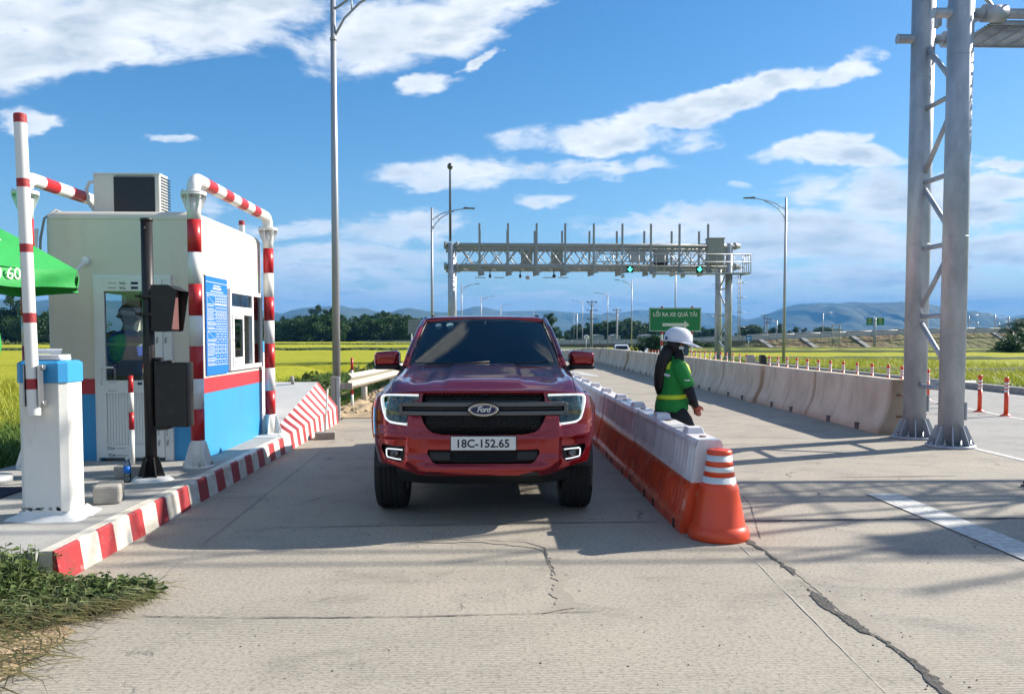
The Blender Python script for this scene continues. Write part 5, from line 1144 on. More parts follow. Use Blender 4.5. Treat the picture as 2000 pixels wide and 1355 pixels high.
    for nm, sz in (('Ford', .062),):
        tv, tf = text_mb(nm, sz, shear=.32, offset=.0016, extrude=.001, space=.86); m.add([(p[0], p[1]-.0125, p[2]+.002) for p in tv], tf, 2)
    m.tube([(-.078,-.013,.017),(-.074,-.013,.026),(-.05,-.013,.026),(-.02,-.013,.030),(.004,-.013,.029)], .0022, 5, 2)
    bd = m.build('badge', [M['logo_blue'], M['chrome'], M['sign_white'], M['black_plastic']], T, loc=(0, y0, .957))
    # number plate
    y0 = F(0,.69)-.02; m = MB(); m.box((0,.006,0),(.532,.012,.122)); pl = m.build('number_plate', M['black_plastic'], T, bevel=.004, loc=(0,y0,.688))
    m = MB(); m.box((0,-.002,0),(.52,.005,.11)); m.build('plate_face', M['plate_white'], pl, bevel=.003)
    m = MB(); tv, tf = text_mb('18C-152.65', .096, offset=.0022, extrude=.0008, space=1.02)
    xs_ = [p[0] for p in tv]; wdt = max(xs_)-min(xs_); zs_ = [p[2] for p in tv]; hh = max(zs_)-min(zs_)
    cx = (max(xs_)+min(xs_))/2; cz = (max(zs_)+min(zs_))/2; m.add([((p[0]-cx)*.415/wdt, p[1]-.0052, (p[2]-cz)*.068/hh) for p in tv], tf)
    m.build('plate_lettering', M['ink'], pl)
    # lower intake slats
    m = MB()
    for i in range(6): strap(m, -.44+.02*(i<2),.44-.02*(i<2),.535+i*.017,.543+i*.017,-.03,.02)
    for sx in (-1,1): strap(m, *sorted((sx*.27,sx*.44)), .53,.63,-.022,.01)
    m.build('lower_grille', M['black_plastic'], T)
    m = MB(); strap(m, -.46,-.34,.438,.446,.010,.02,6,1); m.build('bumper_slot', M['black_plastic'], T)
    m = MB(); m.prism([(.29,.428),(.44,.428),(.43,.455),(.30,.455)], F(.36,.44)-.003, F(.36,.44)+.02); m.build('tow_hook_recess', M['black_plastic'], T)
    for sg in (-1,1):
        # headlight
        H = thing_part('headlight', T, (0,0,0))
        m = MB(); P_ = [(sg*x, z) for x, z in lampP]
        m.slab(lambda u, v: (sg*lerp(.50,.86,u), F(sg*lerp(.50,.86,u), lerp(.81,1.085,v))+.055, lerp(.81,1.085,v)), lambda u, v: (sg*lerp(.50,.86,u), F(sg*lerp(.50,.86,u), lerp(.81,1.085,v))+.07, lerp(.81,1.085,v)), 16, 10); m.build('housing', M['lens_dark'], H)
        m = MB()
        def tb(pts, r, o=.012, mi=0, n=8): m.tube([(sg*x, F(sg*x, z)+o, z) for x, z in pts], r, n, mi)
        tb([(.525,1.066),(.60,1.067),(.70,1.067),(.78,1.066),(.822,1.060),(.838,1.045),(.838,1.02),(.832,.98),(.822,.93),(.806,.885),(.785,.858),(.755,.846),(.70,.838),(.628,.832)], .0095, .012)
        m.build('daytime_strip', M['led_strip'], H)
        m = MB()
        for (x, z, w_, h_) in ((.765,1.00,.05,.10),(.765,.90,.055,.075)):
            for i in range(4): m.box((sg*(x-.02+i*.014), F(sg*x,z)+.045, z), (.006,.02,h_))
            m.box((sg*x, F(sg*x,z)+.05, z), (w_,.01,h_))
        m.ell((sg*.72,F(sg*.72,.96)+.05,.965),(.035,.02,.04),14); m.ell((sg*.70,F(sg*.70,.89)+.045,.885),(.032,.02,.032),14)
        m.box((sg*.57,F(sg*.57,1.045)+.04,1.045),(.09,.01,.02)); m.build('reflector', M['lens_clear'], H)
        m = MB(); m.slab(lambda u, v: fas(.004)(lerp(.5,1,u) if sg>0 else lerp(0,.5,u), v), lambda u, v: fas(.008)(lerp(.5,1,u) if sg>0 else lerp(0,.5,u), v), 60, 40)
        cut = MB(); P2 = lampP if sg > 0 else [(-x, z) for x, z in lampP][::-1]; cut.prism(P2, -1.4, .1)
        me = m.mesh('lens', M['booth_glass']); me = bool_int(me, cut); obj_from(me, 'lens', H)
        # fog lamp
        FG = thing_part('fog_lamp', T, (0,0,0)); m = MB()
        def tb2(pts, r, o): m.tube([(sg*x, F(sg*x, z)+o, z) for x, z in pts], r, 8)
        tb2([(.655,.628),(.72,.631),(.785,.630),(.793,.622),(.792,.58),(.786,.563),(.72,.553),(.668,.549)], .0055, -.002); m.build('trim_ring', M['led_strip'], FG)
        m = MB(); c = Vector((sg*.722, F(sg*.722,.592)+.02, .592)); m.ell(tuple(c), (.036,.02,.030), 16); m.build('bulb_lens', M['lens_clear'], FG)
        m = MB(); strap(m, *sorted((sg*.64,sg*.84)), .53,.655,-.05,.01, 8, 4); m.build('housing', M['black_plastic'], FG)
    return T
def thing_part(name, parent, loc):
    o = bpy.data.objects.new(name, None); COL.objects.link(o); o.parent = parent; o.location = loc; o.empty_display_size = .1; return o
def bool_int(me, cutter):
    a = bpy.data.objects.new('tmp', me); COL.objects.link(a); cm = cutter.mesh('cut', me.materials[0])
    bm = bmesh.new(); bm.from_mesh(cm); bmesh.ops.recalc_face_normals(bm, faces=bm.faces); bm.to_mesh(cm); bm.free()
    o = bpy.data.objects.new('tmpc', cm); COL.objects.link(o); m_ = a.modifiers.new('b', 'BOOLEAN'); m_.operation = 'INTERSECT'; m_.object = o; m_.solver = 'EXACT'
    bpy.context.view_layer.update(); dg = bpy.context.evaluated_depsgraph_get(); r = bpy.data.meshes.new_from_object(a.evaluated_get(dg), depsgraph=dg)
    bpy.data.objects.remove(o); bpy.data.objects.remove(a); return r
build_truck()
# ================================================================== BARRIERS, GANTRIES, LAMPS, SIGNS
def jersey():
    L = 3.0; prof = [(-.30,0),(-.30,.07),(-.275,.13),(-.21,.26),(-.155,.40),(-.130,.55),(-.115,.80),(-.108,.845),(-.092,.86)]
    T = thing('concrete_barrier', '', 'concrete barrier', (6.42,12.62,0), 0, 'concrete barriers along the lane'); m = MB(); ny = 60
    full = prof+[(-x, z) for x, z in prof[::-1]]; n = len(full)
    vs = [((x+.004*fbm(y*2, z*5, 1))*(.90 if i_ in (0, ny) else 1), y, z*(.975 if i_ in (0, ny) else 1)+.003*fbm(y*2, x*4)) for i_, y in [(i, L*i/ny if 0 < i < ny else (0 if i == 0 else L)) for i in range(ny+1)] for x, z in full]
    m.add(vs, [(i*n+j, i*n+j+1, (i+1)*n+j+1, (i+1)*n+j) for i in range(ny) for j in range(n-1)], 0, True)
    m.add([(x, 0, z) for x, z in full], [list(range(n))], 0); m.add([(x, L, z) for x, z in full], [list(range(n))[::-1]], 0)
    m.add([(x, y, 0.001) for x, y in ((-.3,0),(.3,0),(.3,L),(-.3,L))], [(0,1,2,3)])
    cuts = []
    for y in (.75, 1.85, ):
        c = MB(); c.box((-.32, y+.1, .04), (.22,.14,.15)); cuts.append(c)
    me0 = m.mesh('b', M['jersey']); bm = bmesh.new(); bm.from_mesh(me0); bmesh.ops.remove_doubles(bm, verts=bm.verts, dist=1e-4); bmesh.ops.recalc_face_normals(bm, faces=bm.faces); bm.to_mesh(me0); bm.free()
    obj_from(me0, 'concrete_body', T)
    for y in (.80, 1.95): q = MB(); q.box((-.296, y, .055), (.02,.15,.11)); q.build('slot_shade_block', M['joint_dark'], T)  # dark blocks on the face stand for the shade inside the foot notches
    h = MB()
    for y in (.62, 1.45): h.tube([(-.108,y,.60),(-.085,y,.60)], .018, 8)
    for z in (.28, .62): h.tube([(-.03,-.001,z),(-.03,-.028,z),(.05,-.028,z),(.05,-.001,z)], .014, 6)
    h.build('steel_loop', M['rust'], T); return T
def stain_jersey():
    t = M['jersey'].node_tree; b = t.nodes['Principled BSDF']; src = b.inputs['Base Color'].links[0].from_socket
    tc = N('ShaderNodeTexCoord', t); oi = N('ShaderNodeObjectInfo', t); va = N('ShaderNodeVectorMath', t); va.operation = 'ADD'; Lk(tc.outputs['Object'], va.inputs[0], t); Lk(oi.outputs['Location'], va.inputs[1], t)
    mp = N('ShaderNodeMapping', t); mp.inputs['Scale'].default_value = (1, 2.6, .5); Lk(va.outputs[0], mp.inputs[0], t)
    n = N('ShaderNodeTexNoise', t); n.inputs['Scale'].default_value = 1.6; n.inputs['Detail'].default_value = 6; Lk(mp.outputs[0], n.inputs['Vector'], t)
    r = N('ShaderNodeMapRange', t); r.inputs['From Min'].default_value = .52; r.inputs['From Max'].default_value = .8; r.inputs['To Max'].default_value = .55; Lk(n.outputs['Fac'], r.inputs['Value'], t)
    m = N('ShaderNodeMix', t, data_type='RGBA'); Lk(r.outputs[0], m.inputs['Factor'], t); Lk(src, m.inputs['A'], t); m.inputs['B'].default_value = (.24,.16,.10,1)
    sp = N('ShaderNodeSeparateXYZ', t); Lk(tc.outputs['Object'], sp.inputs[0], t)
    # splash dirt near the foot and rusty joint at the ends
    e = N('ShaderNodeMapRange', t); e.inputs['From Min'].default_value = .26; e.inputs['From Max'].default_value = .0; e.inputs['To Max'].default_value = .55; Lk(mth('ADD', sp.outputs[2], mth('MULTIPLY', n.outputs['Fac'], .2, tree=t), tree=t), e.inputs['Value'], t)
    m2 = N('ShaderNodeMix', t, data_type='RGBA'); Lk(e.outputs[0], m2.inputs['Factor'], t); Lk(m.outputs['Result'], m2.inputs['A'], t); m2.inputs['B'].default_value = (.30,.20,.12,1)
    g = N('ShaderNodeMapRange', t); g.inputs['From Min'].default_value = .16; g.inputs['From Max'].default_value = .02; g.inputs['To Max'].default_value = .6; Lk(sp.outputs[1], g.inputs['Value'], t)
    m3 = N('ShaderNodeMix', t, data_type='RGBA'); Lk(mth('MULTIPLY', g.outputs[0], mth('MULTIPLY', n.outputs['Fac'], 1.6, tree=t), tree=t), m3.inputs['Factor'], t); Lk(m2.outputs['Result'], m3.inputs['A'], t); m3.inputs['B'].default_value = (.20,.11,.06,1)
    Lk(m3.outputs['Result'], b.inputs['Base Color'], t)
stain_jersey()
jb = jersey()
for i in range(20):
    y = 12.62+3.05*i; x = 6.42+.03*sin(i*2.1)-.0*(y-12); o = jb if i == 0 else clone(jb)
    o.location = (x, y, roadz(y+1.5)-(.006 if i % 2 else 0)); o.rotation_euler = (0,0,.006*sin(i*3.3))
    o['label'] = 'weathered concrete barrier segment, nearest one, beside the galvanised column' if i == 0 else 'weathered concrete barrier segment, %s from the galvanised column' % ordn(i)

def water_barrier():
    L = 1.262; T = thing('plastic_barrier', '', 'plastic barrier', (1.72,6.32,0), 0, 'red and white water filled barriers beside the lane')
    def half(z): return interp(z, [(0,.225),(.07,.225),(.12,.205),(.38,.145),(.42,.135),(.70,.105),(.735,.085)])
    def rib(y, z, k):
        p = (y*11/1.262) % 1.0; a = smooth(.08,.22,p)*smooth(.92,.78,p)
        return .028*a*smooth(.10,.16,z)*smooth(.385,.33,z) if k == 0 else .020*a*smooth(.43,.47,z)*smooth(.70,.66,z)
    for k, (z0, z1, nm, mt) in enumerate(((0,.40,'lower_body','plastic_orange'),(.40,.735,'upper_body','plastic_white'))):
        m = MB(); nu, nv = 110, 16
        for sg in (-1, 1): m.grid(lambda u, v: (sg*(half(lerp(z0,z1,v))-rib(u*L, lerp(z0,z1,v), k)+.003*fbm(u*9+k, v*3, sg)), u*L, lerp(z0,z1,v)), nu, nv, 0, True, sg < 0)
        for y in (0, L): m.add([(-half(z), y, z) for z in [lerp(z0,z1,i/6) for i in range(7)]]+[(half(z), y, z) for z in [lerp(z0,z1,1-i/6) for i in range(7)]], [list(range(14))])
        if k: m.add([(-half(z1),0,z1),(half(z1),0,z1),(half(z1),L,z1),(-half(z1),L,z1)], [(0,1,2,3)])
        m.build(nm, M[mt], T)
    m = MB(); y = .50; m.add([(a*.075,y+b*.085,.734) for a,b in ((-1,-1),(1,-1),(1,1),(-1,1))]+[(a*.06,y+b*.065,.785) for a,b in ((-1,-1),(1,-1),(1,1),(-1,1))], [(0,1,5,4),(1,2,6,5),(2,3,7,6),(3,0,4,7),(4,5,6,7)]); m.build('connector_lug', M['plastic_white'], T, bevel=.008)
    m = MB(); m.lathe([(.028,.736),(.028,.744),(0,.744)], 16, 0, (0,.20,0)); m.build('filler_cap', M['rust'], T)
    m = MB()
    for y in (.22, 1.04): m.box((-.215,y,.035),(.03,.06,.07))
    m.build('forklift_slot', M['black_plastic'], T); return T
wb = water_barrier()
for i in range(10):
    o = wb if i == 0 else clone(wb); o.location = (1.72+.004*sin(i*2.7)-.001*i, 6.32+1.264*i, 0); o.rotation_euler = (0,0,.003*sin(i*4.1))
    o['label'] = 'red and white plastic barrier segment directly behind the big orange cone' if i == 0 else 'red and white plastic barrier segment, %s from the big orange cone' % ordn(i)
m = MB(); m.lathe([(.0,0),(.225,0),(.232,.015),(.232,.05),(.222,.085),(.205,.10),(.198,.115),(.150,.355),(.150,.37),(.146,.395),(.136,.41),(.129,.43)], 48, 0)
m.lathe([(.129,.43),(.118,.478)],48,1); m.lathe([(.119,.478),(.112,.515)],48,0); m.lathe([(.112,.515),(.105,.555)],48,1); m.lathe([(.106,.555),(.100,.595)],48,0); m.lathe([(.100,.595),(.093,.642)],48,1); m.lathe([(.094,.642),(.096,.650),(.094,.672),(.080,.680),(.0,.683)],48,0)
o = m.build('traffic_cone', [M['cone_orange'], M['reflective']], None, fix=True, loc=(1.765,6.20,0)); tag(o, 'large orange cone with three white bands at the near end of the plastic barriers', 'traffic cone')

def gantry_leg_tube(m, x, y, z0, z1, r): m.tube([(x,y,z0),(x,y,z1)], r, 32)
def tower(T, x, ys, r, z1, horiz, diag, gus=True, z0=0.0, rb=.035, seg=32):
    """two columns joined by bracing; coordinates local to T"""
    for y in ys:
        m = MB(); m.tube([(x,y,z0+.03),(x,y,z1)], r, seg)
        for zz in (2.9, 5.35): 
            if zz < z1: m.tube([(x,y,zz+z0),(x,y,zz+.008+z0)], r+.003, seg)
        c = m.build('column', M['galv'], T)
        m = MB(); m.lathe([(r+.155,z0+.0),(r+.155,z0+.035),(r,z0+.036)], 40, 0, (x,y,0))
        if gus:
            for k in range(8):
                a = radians(45*k+22); R = Matrix.Translation((x,y,z0)) @ Matrix.Rotation(a,4,'Z'); m.prism([(r-.01,.03),(r+.13,.03),(r+.13,.06),(r+.03,.30),(r-.01,.30)], -.007,.007, T=R)
                a2 = a+radians(22.5); m.lathe([(.024,.036),(.024,.065),(.012,.066),(.012,.12)], 8, 1, (x+(r+.09)*cos(a2), y+(r+.09)*sin(a2), z0))
            m.lathe([(r+.20,z0-.02),(r+.20,z0-.001),(r+.0,z0+.0)], 32, 2, (x,y,0))
        m.build('base_flange', [M['galv'], M['steel_bolt'], M['cement']], T)
    for z in horiz: m = MB(); m.tube([(x,ys[0]+r*.9,z),(x,ys[1]-r*.9,z)], rb, 10); m.build('brace', M['galv'], T)
    for za, zb_ in diag: m = MB(); m.tube([(x,ys[0]+r*.9,za),(x,ys[1]-r*.9,zb_)], rb, 10); m.build('brace', M['galv'], T)
# near tower
NT_ = thing('toll_gantry', 'tall galvanised twin column gantry with truss at the right, nearest one', 'gantry', (6.435,11.20,0), 0, 'overhead gantries'); ys = (0, .98)
tower(NT_, 0, ys, .163, 7.9, [.80,1.83,2.83,3.80,4.88], [(1.12,1.72),(2.70,1.98),(3.02,3.70),(4.70,3.95),(5.05,5.75)])
for y, z in ((0,.50),(.98,.53)): m = MB(); m.box((.172,y-.02,z),(.03,.10,.25)); m.build('cable_cover', M['galv_pale'], NT_, bevel=.004)
ch = MB()
for y in ys:
    for z in (5.93, 7.25): m = MB(); m.tube([(-.38,y-.0,z),(17.6,y,z)], .062 if z > 6 else .066, 16); m.tube([(-.385,y,z),(-.375,y,z)], .072, 16); m.build('chord', M['galv'], NT_)
n = 16
for y in ys:
    m = MB(); dx = 17.0/n
    for i in range(n): a = .35+i*dx; m.tube([(a,y,5.95 if i%2 else 7.23),(a+dx,y,7.23 if i%2 else 5.95)], .03, 8)
    m.build('web_bracing', M['galv'], NT_)
m = MB()
for i in range(n+1):
    a = .35+i*17.0/n
    for z in (5.93,7.25): m.tube([(a,0,z),(a,.98,z)], .025, 8)
    m.tube([(a,0,5.93),(a+1.0,.98,5.93)], .022, 8)
m.build('cross_bracing', M['galv'], NT_)
m = MB()
for i in range(70): m.box((.55+i*.24,.49,5.83),(.012,.86,.03))
for k in range(14): m.box((8.9,.09+k*.06,5.83),(16.9,.006,.03))
m.box((8.9,.05,5.83),(16.9,.012,.06)); m.box((8.9,.93,5.83),(16.9,.012,.06)); m.build('walkway_grating', M['galv'], NT_)
for yq in (0,.98): m = MB(); m.lathe([(.115,0),(.115,.30)], 24, T=Matrix.Translation((.30,yq,5.93)) @ Matrix.Rotation(pi/2,4,'Y')); m.build('chord_sleeve', M['galv'], NT_)
m = MB(); m.box((-.10,.4,6.0),(.05,.12,.22)); m.box((.02,.33,6.02),(.02,.1,.3)); m.build('junction_plate', M['galv_pale'], NT_)
for a, zt in ((1.15,8.2),(1.45,8.2),(3.4,8.2),(5.6,8.2),(7.8,8.2),(9.8,9.15),(12.0,10.25)): m = MB(); m.box((a,-.09,(5.75+zt)/2),(.08,.06,zt-5.75)); m.build('mounting_post', M['galv_pale'], NT_)
m = MB(); m.box((10.35,.02,7.95),(1.0,.5,1.25)); m.box((10.35,.02,8.62),(1.1,.62,.05)); m.build('equipment_cabinet', M['cab_grey'], NT_)
m = MB(); 
for z in (7.9,8.4): m.tube([(2,-.5,z),(17,-.5,z)], .025, 8)
for i in range(8): m.tube([(2+i*2.1,-.5,7.2),(2+i*2.1,-.5,8.4)], .025, 8); m.tube([(2+i*2.1,-.5,7.2),(2+i*2.1,.1,7.2)], .025, 8)
m.build('handrail', M['galv_pale'], NT_)
tower(NT_, 17.2, ys, .163, 7.9, [1.8,3.8,5.0], [(1.9,3.7),(4.9,3.9)])

# far gantry across the road
FG_ = thing('toll_gantry', 'white truss gantry spanning the road ahead with green arrow signals', 'gantry', (16.95,57.7,0), 0, 'overhead gantries')
gx = FG_.location.x; ys = (0, 2.55); z0 = roadz(58)
lx = -2.62-gx
for xx in (0, lx): tower(FG_, xx, ys, .25, 8.0, [1.2,3.0,4.9], [(.4,1.1),(2.9,1.3),(3.2,4.8),(6.2,5.0)], True, z0, .06, 20)
for y in ys:
    for z in (6.38, 7.83):
        m = MB(); m.tube([(lx-.45,y,z),(.75,y,z)], .17, 14); m.build('chord', M['mast_grey'], FG_)
    m = MB(); n = 18; dx = (-.5-(lx+.6))/n
    for i in range(n): a = lx+.6+i*dx; m.tube([(a,y,6.4 if i%2 else 7.8),(a+dx,y,7.8 if i%2 else 6.4)], .05, 6)
    m.build('web_bracing', M['galv_pale'], FG_); m = MB()
    for i in range(n): a = lx+.6+i*dx; m.tube([(a,y+.06,7.8 if i%2 else 6.4),(a+dx,y+.06,6.4 if i%2 else 7.8)], .04, 6)
    m.build('web_bracing', M['galv_pale'], FG_)
m = MB()
for i in range(n+1): a = lx+.6+i*dx; m.tube([(a,0,6.3),(a+dx*.5,2.55,6.3)], .05, 6); m.tube([(a,0,7.83),(a,2.55,7.83)], .05, 6)
m.build('cross_bracing', M['galv_pale'], FG_)
m = MB()
for xx in (lx-.42, lx+.42, .42): 
    for z in (6.38,7.83):
        for y in ys: m = MB(); m.tube([(xx-.09,y,z),(xx+.09,y,z)], .25, 16); m.build('chord_coupling', M['mast_grey'], FG_)
for i in range(9):
    X = AT(936.5+55.6*i, 480, 57.7).x-gx
    for y, zt in ((-.2,9.35),(2.3,9.15)):
        m = MB(); m.box((X,y,(6.1+zt)/2),(.14,.10,zt-6.1)); m.add([(X-.12,y,6.35),(X+.12,y,6.35),(X+.34,y,6.05),(X+.34,y,5.95),(X-.12,y,5.85)], [(0,1,2,3,4)]); m.build('mounting_post', M['mast_grey'], FG_)
def cabx(px0, px1, py0, py1, Y, dep=.5, nm='equipment_cabinet', mt='cab_grey'):
    a = AT(px0, py0, Y); b = AT(px1, py1, Y); m = MB(); c = (a+b)/2; m.box((c.x-gx, Y-57.7+dep/2, c.z), (b.x-a.x, dep, a.z-b.z)); m.box((c.x-gx, Y-57.7+dep/2, a.z+.03),(b.x-a.x+.12,dep+.12,.06)); m.box((c.x-gx, Y-57.7-.006, c.z),(.03,.012,(a.z-b.z)*.9)); return m.build(nm, M[mt], FG_)
cabx(1385,1414,466,516,57.0,.9); cabx(1230,1257,493,512,57.2,.4,mt='galv_pale'); cabx(1279,1305,488,513,57.6,.5); cabx(1077,1099,489,515,59,.6,mt='cab_grey'); cabx(1018,1040,491,515,59,.6,mt='cab_grey'); cabx(1279,1304,514,518.5,57.5,.4,mt='black_plastic')
m = MB(); pa = AT(1163,496,56.9); pb = AT(1466,496,56.9); zt = pa.z; zb_ = AT(1163,532,56.9).z
for z in (zt, lerp(zt,zb_,.42)): m.tube([(pa.x-gx,-.9,z),(pb.x-gx,-.9,z)], .035, 6)
for i in range(19): x = lerp(pa.x,pb.x,i/18)-gx; m.tube([(x,-.9,zb_),(x,-.9,zt)], .03, 6)
for z in (zt, lerp(zt,zb_,.42)): m.tube([(pb.x-gx,-.9,z),(pb.x-gx,.6,z)], .035, 6)
for i in range(4): m.tube([(pb.x-gx,-.9+i*.5,zb_),(pb.x-gx,-.9+i*.5,zt)], .03, 6)
m.build('handrail', M['galv_pale'], FG_)
m = MB(); m.box(((pa.x+pb.x)/2-gx+2,-.45,zb_-.05),(pb.x-pa.x-4,.95,.10)); m.add([(pb.x-gx,-.9,zb_),(pb.x-gx,.5,zb_),(pb.x-gx-2.6,.5,zb_-.85),(pb.x-gx-2.6,-.9,zb_-.85)], [(0,1,2,3)]); m.build('walkway_grating', M['galv_pale'], FG_)
for px in (1230.5, 1366.5):
    c = AT(px, 526, 56.55); m = MB(); m.box((c.x-gx,-1.1,c.z),(.46,.14,.46)); s_ = m.build('lane_signal', M['black_plastic'], FG_, bevel=.03)
    m = MB(); y = -1.185; pr_ = [(a_*.86, b_*.86) for a_, b_ in [(-.05,.2),(.05,.2),(.05,-.02),(.14,.07),(.19,.02),(0,-.2),(-.19,.02),(-.14,.07),(-.05,-.02)]]; m.prism([(c.x-gx+a, c.z+b) for a, b in pr_], y, y+.01); m.build('green_arrow', M['led_green'], s_)
for px, w_ in ((957,.35),(1016,.3),(1082,.4),(1216,.35),(1277,.25),(1333,.4)):
    c = AT(px, 539, 57.4); m = MB(); m.tube([(c.x-gx,-.2,c.z+.45),(c.x-gx,-.2,c.z)], .04, 6); m.box((c.x-gx,-.35,c.z-.02),(w_*.5,.55,.2)); m.build('camera', M['black_plastic'] if px < 1100 else M['galv_pale'], FG_, bevel=.02)
for px in (938, 975, 1070, 1100): c = AT(px, 542, 57.6); m = MB(); m.box((c.x-gx,0,c.z),(.7,.3,.05)); m.build('antenna', M['galv_pale'], FG_)
m = MB(); c = AT(1031, 542, 57.6); m.ell((c.x-gx,0,c.z),(.18,.18,.14),10); m.build('dome_camera', M['galv_pale'], FG_)
lx_ = AT(1441,600,57.7).x-gx; m = MB()
for dy in (-.25,.25): m.tube([(lx_+.1,dy,1.4+z0),(lx_+.1,dy,6.5)], .03, 6)
for i in range(17): m.tube([(lx_+.1,-.25,z0+1.5+i*.33),(lx_+.1,.25,z0+1.5+i*.33)], .02, 5)
for i in range(5): zc_ = z0+2.4+i*1.05; m.tube([(lx_+.1+.5*sin(a),.35*cos(a)+.2,zc_) for a in [pi*k/8 for k in range(9)]], .02, 5)
m.build('ladder', M['galv_pale'], FG_)
mt_ = MB(); c = AT(879,328,57.7); mt_.tube([(0,0,0),(0,0,2.6),(0,0,5.0),(0,0,c.z-8.1)], [.09,.09,.065,.06], 10); mm_ = thing('camera_mast', 'thin dark mast with a ball camera on the left leg of the far gantry', 'camera mast', (c.x,57.7,8.1)); mt_.build('mast', M['gun_grey'], mm_)
m = MB(); m.ell((0,0,c.z-8.1+.1),(.2,.2,.24),12); m.build('ball_camera', M['gun_grey'], mm_)

def lamp(left, name_l, loc, h=9.85):
    T = thing('street_lamp', name_l, 'street lamp', loc, 0, 'street lamps along the road'); s = 1 if left else -1; b = -loc[2] if False else 0
    m = MB(); m.tube([(0,0,0),(0,0,h*.5),(0,0,h)], [.095,.08,.055], 16); m.lathe([(.2,0),(.2,.03),(.09,.035)], 16); m.tube([(0,0,h-1.42),(0,0,h-1.36)], .075, 12); m.build('pole', M['lamp_pole'], T)
    m = MB(); za, zb_ = h-.75, h-1.38
    m.tube([(0,0,za),(s*.5,0,za+.35),(s*1.1,0,za+.55),(s*1.7,0,za+.66),(s*2.1,0,za+.70)], .028, 8); m.tube([(0,0,zb_),(s*.25,0,zb_+.45),(s*.6,0,zb_+.80),(s*1.0,0,zb_+1.03),(s*1.35,0,zb_+1.18)], .028, 8); m.tube([(s*.42,0,za+.30),(s*.42,0,zb_+.62)], .016, 6)
    m.build('arm', M['lamp_pole'], T)
    m = MB(); m.box((s*2.3,0,za+.715),(.62,.24,.07)); m.box((s*2.05,0,za+.75),(.26,.16,.07)); m.build('lamp_head', M['gun_grey'], T, bevel=.02); return T
LL = lamp(True, 'nearest street lamp, a tall grey pole rising out of frame', (-3.50,18.9,-.25), 9.85)
Ys = [50,85,120,158,200,245,300]; Xl = [-3.42,-3.62,-3.9,-1.5,3.2,13.8,31]
for i, y in enumerate(Ys):
    clone(LL, loc=(AT([844,888,902,940,978,1042,1121][i], 600, y).x, y, -.75+(.15 if i == 0 else 0)), label=['slim street lamp with curved double arm left of the far gantry leg','street lamp seen behind the left leg of the far gantry','small distant street lamp just right of the far gantry leg','distant dark street lamp above the truck roof, left of centre','tiny distant street lamp above the middle of the truck roof','tiny distant street lamp above the right end of the truck roof','tiny street lamp against the mountains right of the truck roof'][i])
LR = lamp(False, 'slim street lamp in the rice field between far gantry and near tower', (AT(1532,600,50).x, 50, -.75), 10.7)
for i, (px, y) in enumerate([(1319,86),(1234,121),(1187,157),(1138,192),(1207,230)]):
    clone(LR, loc=(AT(px,600,y).x, y, -.95), label=['street lamp whose pole crosses the green exit sign','street lamp left of the green exit sign behind the white car','faint far street lamp left of the two pole utility line end','street lamp beside the tallest utility pole','faint distant street lamp right of the second utility pole'][i])
for i, (px, ty) in enumerate([(1892,617),(1909,628),(1943,614),(1951,630),(1970,618),(1397,616),(1607,612),(1517,626),(1127,612)]):
    y = EXY(px)+(4 if i < 5 else 8); b = AT(px, interp(px, EXT)-4, y); t_ = AT(px, ty, y); h = t_.z-b.z; T = thing('highway_lamp', '', 'street lamp', b, 0, 'lamps along the far expressway'); m = MB(); m.tube([(0,0,0),(0,0,h)], .09, 6); m.build('pole', M['lamp_pole'], T); s = -1 if i % 3 else 1
    m = MB(); m.tube([(0,0,h-.5),(s*.8,0,h),(s*1.8,0,h+.25)], .06, 5); m.build('arm', M['lamp_pole'], T)
    T['label'] = ['tall lamp on the far overpass just right of the near column','short lamp on the far overpass, second right of the near column','tallest lamp on the far overpass in the middle of its row','short lamp on the far overpass beside the tallest one','last lamp on the far overpass before the palms','lamp on the far expressway just left of the far gantry right legs','lamp on the embankment left of the big mountain peak','lamp on the embankment left of the roadside lamp pole','thin lamp on the far road left of the utility pole'][i]

# lane delineators
def delin():
    T = thing('lane_post', '', 'lane post', (0,0,0), 0, 'orange lane posts with white bands'); m = MB(); m.lathe([(.105,0),(.105,.012),(.055,.035),(.045,.05)], 20); m.build('base', M['cone_orange'], T)
    m = MB(); zs = [.05,.46,.505,.53,.575,.60,.645,.70]
    for i, (a, b) in enumerate(zip(zs, zs[1:])): m.lathe([(.040 if i%2==0 else .041,a),(.040 if i%2==0 else .041,b)], 18, i % 2)
    m.lathe([(.040,.70),(.046,.705),(.046,.72),(.034,.735),(.03,.75),(0,.752)], 18, 0); m.build('post', [M['cone_orange'], M['reflective']], T); return T
dl = delin(); first = True; nf = 0
near = [(9.95,15.45),(9.98,16.35),(10.06,17.35),(10.3,18.3),(10.48,19.25),(10.66,20.2),(10.84,21.2)]
pts = [(x, y) for x, y in near]+[(10.95,22.15+.955*i) for i in range(36)]
for i, (x, y) in enumerate(pts):
    o = dl if i == 0 else clone(dl); z = roadz(y); o.location = (x, y, z); o.rotation_euler = (0,0,i*.7)
    if i < 3: o['label'] = ['orange lane post right of the tower, nearest and rightmost of three','orange lane post right of the tower, middle one of three','orange lane post right of the tower, closest to the near column'][i]
    elif i < 7: o['label'] = 'orange lane post behind the galvanised columns, %s after the three right of the tower' % ordn(i-3)
    else: o['label'] = ('orange lane post behind the concrete barriers, %s left of the galvanised tower' % ordn(i-7)) if i-7 < 28 else ('orange lane post behind the concrete barriers, %s from the far end of the row' % ordn(42-i))
